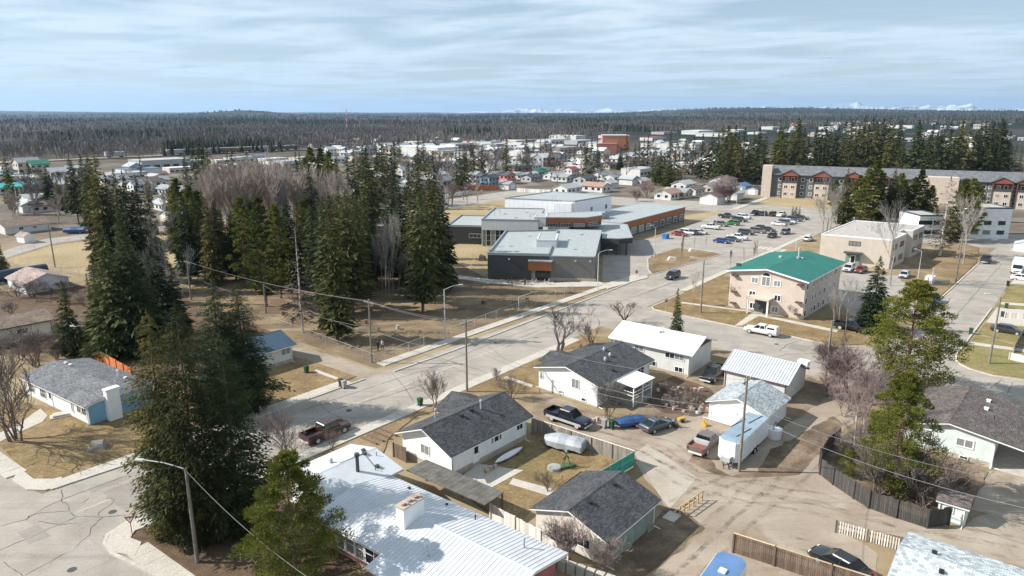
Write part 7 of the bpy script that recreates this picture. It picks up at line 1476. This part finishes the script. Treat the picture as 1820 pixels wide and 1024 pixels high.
# ---------------------------------------------------------------- yard things
bo=MB(); bo.hexa([(-.95,-.75,0),(.95,-.8,0),(1.0,.7,0),(-.9,.75,0)],[(-.55,-.35,.75),(.75,-.6,.72),(.7,.45,.85),(-.45,.5,.8)]); q=bo.build('boulder','rock',bevel=.08); q.location=P(172,797); q.rotation_euler=(0,0,.3); tag(q,'squared grey boulder on the corner lawn of the blue house','boulder')
st=MB(); st.bx(-1.1,1.1,-.7,.7,0,.22).bx(-.8,1.1,-.5,.7,.22,.42); q=st.build('doorstep','kerb_concrete',bevel=.03); q.location=P(108,741); q.rotation_euler=(0,0,.6); tag(q,'pale concrete doorstep beside the blue house','step')
fr=thing('timber_rack','light timber frame rack on the dirt beside the grey garage','rack',P(1208,918)); A=Vector((0,0,0)); B=P(1248,890)-P(1208,918); d=B.normalized(); nn=Vector((-d.y,d.x,0))
for s in (0,.7):
    for t in (0,.2,.4,.6,.8,1): k=MB(); c=B*t+nn*s; k.bx(c.x-.05,c.x+.05,c.y-.05,c.y+.05,0,1.1); k.build('upright','lumber',fr) if s==0 else None
    for z in (.5,1.05) if s==0 else (.08,): k=MB(); k.tube(nn*s+Vector((0,0,z)),B+nn*s+Vector((0,0,z)),.055,.055,4); k.build('rail','lumber',fr)
for t in (0,.33,.66,1): k=MB(); c=B*t; k.tube(c+Vector((0,0,.08)),c+nn*.7+Vector((0,0,.08)),.05,.05,4); k.build('foot','lumber',fr)
pal=thing('wooden_pallet','grey pallet leaning on the shade-coloured side wall of the garage','pallet',P(1158,942),RZU); pal.rotation_euler=(R(72),0,RZU-math.pi)
pal.rotation_euler=(R(75),0,RZU)
for i in range(6): k=MB(); k.bx(-.6,.6,i*.18,i*.18+.12,0,.02); k.build('slat','fence_grey',pal)
for x in (-.55,0,.55): k=MB(); k.bx(x-.04,x+.04,0,1.02,-.1,0); k.build('bearer','fence_grey',pal)
mh_=MB(); mh_.bx(-.75,.75,-.6,.6,0,.06); q=mh_.build('ground_slab','kerb_concrete',bevel=.05); q.location=P(1194,919)+Vector((0,0,.03)); q.rotation_euler=(0,0,RZU); tag(q,'small concrete slab on the ground by the timber rack','slab')
def bench(px,py,rz,label):
    o=thing('garden_bench',label,'bench',P(px,py),rz)
    for i in range(3): k=MB(); k.bx(-.7,.7,-.22+i*.16,-.10+i*.16,.43,.46); k.build('seat_slat','fence_brown',o)
    for i in range(3): k=MB(); k.bx(-.7,.7,.24,.27,.55+i*.15,.66+i*.15); k.build('back_slat','fence_brown',o)
    for x in (-.62,.62): k=MB(); k.bx(x-.04,x+.04,-.22,-.14,0,.46).bx(x-.04,x+.04,.2,.28,0,1.0); k.build('leg','dark_grey',o)
bench(818,866,RZU+math.pi,'brown garden bench against the white bungalow on the patio')
cn=thing('canoe','white and blue canoe lying on stands by the bungalow wall','canoe',P(905,815),RZU); st=[]
for x,w_,z in ((-2.3,.03,.25),(-1.6,.28,.05),(-.6,.42,0),(.6,.42,0),(1.6,.28,.05),(2.3,.03,.25)): st.append([(x,-w_,.5),(x,-w_*.7,.2+z*.5+.1),(x,0,.12+z*.5+.1),(x,w_*.7,.2+z*.5+.1),(x,w_,.5),(x,0,.46)])
MB().loft(st).build('hull','metal_white',cn,smooth='fix'); 
for x in (-1,1): MB().bx(x-.05,x+.05,-.4,.4,0,.25).build('stand','fence_brown',cn)
gs=thing('garden_ornament','green metal garden windmill frame on the back lawn','ornament',P(1007,832),.4)
for i in range(4): a=i*math.pi/2+.4; k=MB(); k.tube((.7*math.cos(a),.7*math.sin(a),0),(0,0,1.5),.05,.04,5); k.build('leg','garden_green',gs)
for i in range(6): a=i*math.pi/3; k=MB(); k.hexa([(-.03,.1,1.5),(.03,.1,1.5),(.03,.12,1.5),(-.03,.12,1.5)],[(.6*math.cos(a)-.12,.1,1.5+.6*math.sin(a)),(.6*math.cos(a)+.12,.1,1.5+.6*math.sin(a)),(.6*math.cos(a)+.12,.12,1.5+.6*math.sin(a)),(.6*math.cos(a)-.12,.12,1.5+.6*math.sin(a))]); k.build('vane','garden_green',gs,smooth='fix')
MB().bx(-.9,.9,-.35,.35,.05,.35).build('planter','garden_green',gs,bevel=.04)
stump=MB(); stump.tube((0,0,0),(0,0,.4),.75,.7,12); q=stump.build('round_planter','deck_grey'); q.location=P(985,835); tag(q,'low round grey planter on the back lawn','planter')
tt=thing('timber_steps','row of low timber retaining steps on the bank beside the bungalow','steps',P(672,778))
for i in range(4): k=MB(); c=EU*(1.5-i*.95); k.box(c.x,c.y,.16,2.8,.18,.3,RZU-math.pi/2); k.build('timber','fence_brown',tt)
tk_=thing('water_tank','white plastic water tank in a cage beside the double garage','tank',P(1376,778),RZU); MB().tube((0,0,0),(0,0,1.15),.72,.82,16).build('barrel','metal_white',tk_,True); k=MB(); k.path([(-.5,0,1.1),(-.5,0,1.7),(0,0,1.95),(.5,0,1.7),(.5,0,1.1)],.04,5); k.build('hoop','black',tk_)
ti=thing('garden_tiller','yellow garden tiller on the dirt in front of the double garage','tiller',P(1211,750),.5); ti.scale=(.75,)*3; MB().bx(-.6,.6,-.3,.3,.3,.75).build('engine','yellow_paint',ti,bevel=.06); k=MB(); k.path([(.4,-.2,.7),(1.3,-.25,1.1)],.03,5).path([(.4,.2,.7),(1.3,.25,1.1)],.03,5); k.build('handle','galv',ti)
for s in (-1,1): k=MB(); k.tube((-.1,s*.36,.28),(-.1,s*.46,.28),.28,.28,12); k.build('wheel','rubber',ti)
ti=thing('snow_blower','orange snow blower beside the left roller door','blower',P(1252,757),.9); ti.scale=(.75,)*3; MB().hexa([(-.5,-.4,0),(.3,-.4,0),(.3,.4,0),(-.5,.4,0)],[(-.4,-.35,.5),(.3,-.3,.7),(.3,.3,.7),(-.4,.35,.5)]).build('housing','yellow_paint',ti,bevel=.05); k=MB(); k.tube((-.2,0,.5),(-.3,0,1.0),.12,.1,8); k.build('chute','yellow_paint',ti); k=MB(); k.path([(.3,-.2,.6),(1.0,-.2,1.0)],.03,5).path([(.3,.2,.6),(1.0,.2,1.0)],.03,5); k.build('handle','dark_grey',ti)
rg=random.Random(5); POTM=('mauve','white_paint','rock','foundation','deck_grey','bin_grey','rock','cardboard','fence_brown','dark_grey','mauve','foundation')
pm=[MB().tube((0,0,0),(0,0,1),.38,.5,9).mesh('flower_pot',None,True),MB().hexa([(-.5,-.4,0),(.5,-.4,0),(.5,.4,0),(-.5,.4,0)],[(-.4,-.35,.8),(.45,-.3,.9),(.4,.4,.85),(-.45,.3,.95)]).mesh('garden_stone',None,bevel=.1),MB().bx(-.5,.5,-.4,.4,0,.8).bx(-.54,.54,-.44,.44,.8,.92).mesh('storage_box',None)]
for me in pm: me.materials.append(MATS['rock'])
for i in range(75):
    x=rg.uniform(1170,1262); y=676+ (x-1170)*.25+rg.uniform(0,48)
    if y>738: continue
    j=rg.choice((0,0,1,1,2)); o=link(('flower_pot','garden_stone','storage_box')[j],pm[j],None,P(x,y),rg.uniform(0,6)); c=rg.choice(POTM); set_mat(o,c); s=rg.uniform(.18,.55); o.scale=(s,s,s*rg.uniform(.7,1.3))
    tag(o,'small %s among the clutter of the yard behind the porch'%('flower pot','garden stone','storage box')[j],('pot','stone','box')[j],'clutter behind the porch: '+('pots','stones','boxes')[j])
for i,(x,y) in enumerate(((1056,752),(1062,748),(842,862),(872,838),(880,834),(866,842),(960,905),(1300,655),(1308,660),(1316,652))):
    j=i%3; o=link(('flower_pot','garden_stone','storage_box')[j],pm[j],None,P(x,y),rg.uniform(0,6)); set_mat(o,rg.choice(POTM)); o.scale=(.5,.5,.6); tag(o,'%s lying loose beside the white houses'%('flower pot','garden stone','storage box')[j],('pot','stone','box')[j],'loose yard things: '+('pots','stones','boxes')[j])
bw=thing('block_wall','low pale block wall with boards between the ribbed-roof house and the garage','wall',P(1060,1024)); d=P(1098,1000)-P(1000,1000)
for i in range(9): k=MB(); k.box(-3.4+i*.72,1.2-i*.40,.45,.68,.5,.9,-.52); k.build('block','kerb_concrete',bw)
pu=thing('utility_cabinet','pale cabinet with a vent post on the lawn of the beige block','cabinet',P(1652,503),RZU); MB().bx(-1.5,1.5,-.8,.8,0,1.5).build('cabinet','metal_white',pu,bevel=.05); MB().tube((-1.2,-.6,1.4),(-1.2,-.6,3.6),.15,.15,8).build('vent_post','steel_lamp',pu)
gp=thing('green_rail','green picket rail at the yard of the beige block','fence',P(1668,507),.1)
for i in range(14): k=MB(); k.bx(-2.4+i*.36,-2.2+i*.36,-.02,.02,0,1.1); k.build('picket','green_wall',gp)
dm=thing('dumpster','dark waste container with a crumpled bright blue tarp at the yard entrance','container',P(1655,537),RZU); MB().hexa([(-1.3,-.9,.1),(1.3,-.9,.1),(1.3,.9,.1),(-1.3,.9,.1)],[(-1.5,-1,1.6),(1.5,-1,1.6),(1.5,1,1.6),(-1.5,1,1.6)]).build('tub','black',dm); k=MB(); k.loft([[(-1.5,-1.05,.6),(0.2,-1.1,.5),(.3,-.4,1.75),(-1.4,-.3,1.7)],[(-1.6,-1.2,.7),(0.1,-1.25,.6),(.2,-.3,1.9),(-1.5,-.2,1.85)]]); k.build('tarp','bin_blue',dm,smooth='fix')
tn=thing('quonset_tank','long dark blue cylindrical tank lying by the gravel lane','tank',P(35,497)); d=(P(70,486)-P(-5,498)); d.normalize(); k=MB(); k.tube(d*-7+Vector((0,0,1.3)),d*5.5+Vector((0,0,1.3)),1.4,1.4,18); k.build('barrel','blue_steel',tn,True); k=MB(); k.box(-3*d.x,-3*d.y,.2,1,2.4,.4).box(3*d.x,3*d.y,.2,1,2.4,.4); k.build('saddle','kerb_concrete',tn)
# park and school small things
for i,(x,y) in enumerate(((707,585),(650,575),(858,540),(862,541),(1660/3.3,560),(937,535))):
    k=MB(); k.tube((0,0,0),(0,0,.7),.35,.3,9); q=k.build('tree_stump','bark_pine' if i!=0 else 'kerb_concrete'); q.location=P(x,y); tag(q,'short tree stump on the park floor' if i else 'pale concrete post block in the park clearing','stump' if i else 'block','tree stumps in the park' if i else None)
gl=thing('goal_frame','pale metal goal frame on the park grass by the school','goal',P(922,552)); e=P(952,541)-P(922,552)
k=MB(); k.path([(0,0,0),(0,0,2.6),tuple(e+Vector((0,0,2.6))),tuple(e)],.06,5); k.build('frame','steel_lamp',gl)
for x,y in ((903,505),(909,504),(932,508),(934,506),(871,497),(910,510)): 
    k=MB(); k.tube((0,0,0),(0,0,1.2),.12,.1,7).tube((0,0,1.2),(0,0,1.45),.2,.12,7); q=k.build('bollard','dark_grey'); q.location=P(x,y); tag(q,'dark bollard on the walk before the school entrance','bollard','bollards before the school')
for x,y in ((950,506),(972,507)):
    o=thing('bicycle_rack','bent tube bicycle rack on the school plaza','rack',P(x,y),.2,'bicycle racks on the plaza'); k=MB(); k.path([(-.8,0,0),(-.5,0,1.3),(0,0,.3),(.4,0,1.3),(.8,0,0)],.06,6); k.build('tube','galv',o)
for x,y in ((1195,462),(1232,447)):
    o=thing('landscape_rock','pale rock group on the drive island','rock',P(x,y),.2,'rocks on the drive island'); k=MB(); k.hexa([(-1.5,-.8,0),(1.2,-.9,0),(1.6,.7,0),(-1.2,.9,0)],[(-.9,-.4,.8),(.8,-.5,.6),(.9,.4,.7),(-.7,.5,.9)]); k.build('boulder','kerb_concrete',o,bevel=.12)
q=MB(); q.hexa([(-1,-.6,0),(.9,-.8,0),(1.1,.6,0),(-.8,.8,0)],[(-.8,-.4,1.3),(.6,-.5,1.0),(.9,.3,1.2),(-.5,.6,1.6)]); q=q.build('root_stump','bark',bevel=.2); q.location=P(857,463); tag(q,'upturned dark root stump on the tan school grass','stump')
# people walking in the park
def person(px,py,label,top,legs,h=1.7,seed=0):
    rnd=random.Random(seed); s=h/1.75; bm=bmesh.new(); sk=bm.verts.layers.skin.verify(); V={}
    J=dict(pel=(0,0,.95,.15),ch=(0,0,1.28,.17),nk=(0,0,1.50,.06),hd=(0,.01,1.64,.105),ht=(0,.01,1.73,.08),shl=(-.2,0,1.42,.07),shr=(.2,0,1.42,.07),ell=(-.27,.02,1.14,.05),elr=(.27,.04,1.14,.05),wl=(-.28,-.08,.90,.022),wr=(.28,-.1,.90,.022),hl=(-.28,-.12,.82,.022),hr=(.28,-.14,.82,.022),hil=(-.1,0,.90,.10),hir=(.1,0,.90,.10),kl=(-.12,-.10,.50,.07),kr=(.12,.06,.50,.07),al=(-.12,-.05,.09,.045),ar=(.12,.22,.12,.045),tl=(-.12,-.22,.04,.04),tr=(.12,.06,.04,.04))
    for k_,(x,y,z,r) in J.items(): v=bm.verts.new((x*s,y*s,z*s)); v[sk].radius=(r*s,r*s); v[sk].use_root=(k_=='pel'); V[k_]=v
    for a,b in (('pel','ch'),('ch','nk'),('nk','hd'),('hd','ht'),('ch','shl'),('ch','shr'),('shl','ell'),('shr','elr'),('ell','wl'),('elr','wr'),('wl','hl'),('wr','hr'),('pel','hil'),('pel','hir'),('hil','kl'),('hir','kr'),('kl','al'),('kr','ar'),('al','tl'),('ar','tr')): bm.edges.new((V[a],V[b]))
    me=bpy.data.meshes.new('body'); bm.to_mesh(me); bm.free(); me.materials.append(MATS[top])
    o=thing('person',label,'person',P(px,py),rnd.uniform(0,6)); b=link('body',me,o); b.modifiers.new('skin','SKIN').use_smooth_shade=True; b.modifiers.new('sub','SUBSURF').levels=1; b.modifiers['sub'].render_levels=1
    MB().tube((0,.02,1.66*s),(0,.02,1.80*s),.115*s,.07*s,9).build('hair','hair_dark',o,True)
    k=MB(); k.tube((0,-.02,1.57*s),(0,-.03,1.68*s),.085*s,.10*s,9); k.build('face','skin',o,True)
    for sx in (-1,1): k=MB(); k.tube((sx*.1*s,0,.92*s),(sx*.12*s,(-.1 if sx<0 else .06)*s,.5*s),.105*s,.08*s,8,True).tube((sx*.12*s,(-.1 if sx<0 else .06)*s,.5*s),(sx*.12*s,(-.05 if sx<0 else .22)*s,.1*s),.082*s,.06*s,8); k.build('trouser_leg',legs,o,True)
person(672,624,'person in dark clothes walking in the park near the corner pole','cloth_dark','cloth_dark',1.75,1); person(680,622,'person in a pale top walking beside the one in dark clothes','cloth_grey','cloth_dark',1.72,2); person(686,629,'small person in grey beside the two walkers at the park corner','cloth_grey','cloth_grey',1.1,3)
# ---------------------------------------------------------------- railway, chimneys, far woods, haze
fm=[MB().bx(-7.5,7.5,-1.5,1.5,1.1,4.2).mesh('wagon_body','roof_brown',bevel=.1),MB().bx(-7.5,7.5,-1.5,1.5,1.1,4.2).mesh('wagon_body','far_grey',bevel=.1),MB().bx(-7.5,7.5,-1.52,1.52,4.2,4.5).mesh('wagon_roof','roof_white'),MB().bx(-5.8,-3.4,-1.1,1.1,.1,1.1).bx(3.4,5.8,-1.1,1.1,.1,1.1).mesh('bogie','black')]
a,b=P(205,281),P(640,262); d=(b-a).normalized(); n=int((b-a).length/16)
struct('railway_bed',MB().sheet([(a-d*400+Vector((-d.y,d.x,0))*8).to_2d(),(a-d*400-Vector((-d.y,d.x,0))*8).to_2d(),(b+d*300-Vector((-d.y,d.x,0))*8).to_2d(),(b+d*300+Vector((-d.y,d.x,0))*8).to_2d()],.6),'gravel_alley')
rg=random.Random(2)
for i in range(min(n,60)):
    if rg.random()<.1: continue
    o=thing('freight_wagon','freight wagon in the long train before the grey woods','wagon',a+d*(16*i)+Vector((0,0,.6)),math.atan2(d.y,d.x),'wagons of the freight train'); link('wagon_body',fm[0 if rg.random()<.6 else 1],o); link('wagon_roof',fm[2],o); link('bogie',fm[3],o)
def stack(px,by,ty,label,stripes):
    p=P(px,by); h=height_at(p,ty); o=thing('chimney_stack',label,'chimney',p); n=7 if stripes else 1
    for i in range(n): k=MB(); k.tube((0,0,h*i/n),(0,0,h*(i+1)/n),h*.022*(1-.3*i/n),h*.022*(1-.3*(i+1)/n),8); k.build('band' if stripes else 'shaft',('red_far' if i%2==0 else 'far_white') if stripes else 'far_grey',o,True)
stack(617,232,194,'tall red and white banded chimney over the far woods',True); stack(631,236,219,'pale grey stack right of the banded chimney','' ); stack(640,237,216,'taller pale grey stack beside the other grey stack','')
def far_woods():
    g=np.random.default_rng(17); X=[-500,0,200,400,640,820,1000,1200,1400,1820,2400]; Yb=[288,288,284,273,267,262,251,238,229,224,224]
    V=[];Fc=[];  cV=[];cF=[]
    n=0
    def cone(V,F,p,h,r,g):
        o=len(V); k=6
        for (z0,rr,z1) in ((.06,1.0,.55),(.32,.72,.8),(.6,.42,1.0)):
            o=len(V); a0=g.uniform(0,6)
            for i in range(k): a=a0+6.283*i/k; q=rr*r*g.uniform(.65,1.15); V.append((p[0]+q*math.cos(a),p[1]+q*math.sin(a),p[2]+h*(z0-g.uniform(0,.06))))
            V.append((p[0],p[1],p[2]+h*z1)); 
            for i in range(k): F.append((o+i,o+(i+1)%k,o+k))
    def bare(V,F,p,h,g,r0):
        o=len(V); w=.14; V+= [(p[0]-w,p[1],p[2]),(p[0]+w,p[1]+w,p[2]),(p[0],p[1]-w,p[2]),(p[0],p[1],p[2]+h*.9)]; F+=[(o,o+1,o+3),(o+1,o+2,o+3),(o+2,o,o+3)]
        for i in range(14):
            o=len(V); a=g.uniform(0,6.283); rr=h*.2*math.sqrt(g.uniform(0.05,1)); c,s=math.cos(a),math.sin(a); tz=h*g.uniform(.5,.98)*(1-.25*(rr/(h*.2))**2); zb=max(.1*h,tz-h*.3); ww_=.13+r0*.00012
            V+=[(p[0],p[1],p[2]+zb),(p[0]+c*rr-s*ww_,p[1]+s*rr+c*ww_,p[2]+tz),(p[0]+c*rr*.8+s*ww_,p[1]+s*rr*.8-c*ww_,p[2]+tz*1.02)]; F.append((o,o+1,o+2))
    N=19000
    for i in range(N):
        px=g.uniform(-260,2080); yb=np.interp(px,X,Yb); u=g.uniform(0,1)**0.85; y=yb-(yb-205.5)*u
        p=P(px,y); 
        if p.y>5200: continue
        r0=math.hypot(p.x,p.y); cl=mnoise.noise(Vector((p.x/160,p.y/320,1.7)))+.35*mnoise.noise(Vector((p.x/40,p.y/60,9)))
        if r0>800 and mnoise.noise(Vector((p.x/300,p.y/500,4.4)))>.33: continue
        con=cl>(.5 if r0<1800 else .25) if px<1000 else cl>.22
        h=g.uniform(9,15) if con else g.uniform(10,15)
        r=r0; z=land_z(p.x,p.y)-.3
        if con: cone(cV,cF,(p.x,p.y,z),h,g.uniform(1.9,3.0)*(1+max(0,(r-1500)/2500)),g)
        else: bare(V,Fc,(p.x,p.y,z),h,g,r0)
    for i in range(11000):      # stands on the rolling land further out
        th=R(g.uniform(-42,42)); r=2300*(5.2**g.uniform(0,1)); x,y=r*math.sin(th),r*math.cos(th)
        cl=mnoise.noise(Vector((x/700,y/1500,2.2)))+.4*mnoise.noise(Vector((x/160,y/260,8)))
        if cl<-.05: continue
        cone(cV,cF,(x,y,land_z(x,y)-1),g.uniform(11,19),g.uniform(3.0,6.5)*(1+r/9000),g)
    m1,n1_,l1,b1_=new_mat('far_twigs'); t=noise_node(n1_,l1,geo_pos(n1_),.012,5,.6); rr=ramp(n1_,[(.35,(.105,.09,.083)),(.55,(.165,.145,.133)),(.7,(.225,.202,.185))]); l1.new(t.outputs['Fac'],rr.inputs[0]); l1.new(rr.outputs[0],b1_.inputs['Base Color']); b1_.inputs['Roughness'].default_value=.95
    leaf_mat('far_conifer',[(.3,(.012,.019,.012)),(.6,(.030,.038,.020))],.0,0)
    me=bpy.data.meshes.new('far_bare_woods'); me.from_pydata(V,[],Fc); me.materials.append(m1); tag(link('far_bare_woods',me),'grey-brown leafless woods beyond the railway','woods',kind='stuff')
    me=bpy.data.meshes.new('far_conifer_woods'); me.from_pydata(cV,[],cF); me.materials.append(MATS['far_conifer']); tag(link('far_conifer_woods',me),'dark conifer woods scattered through the far leafless forest','woods',kind='stuff')
far_woods()
hz=MB(); hz.bx(-52000,52000,-3000,52000,-140,760); me=hz.mesh('haze'); hm=bpy.data.materials.new('haze_air'); hm.use_nodes=True; nn_=hm.node_tree.nodes; nn_.remove(nn_['Principled BSDF']); pv=nn_.new('ShaderNodeVolumePrincipled'); pv.inputs['Color'].default_value=(.48,.70,1,1); pv.inputs['Density'].default_value=3.7e-5; pv.inputs['Anisotropy'].default_value=.2
hm.node_tree.links.new(pv.outputs[0],nn_['Material Output'].inputs['Volume']); me.materials.append(hm); tag(link('haze',me),'thin blue haze over the far woods','haze',kind='stuff')
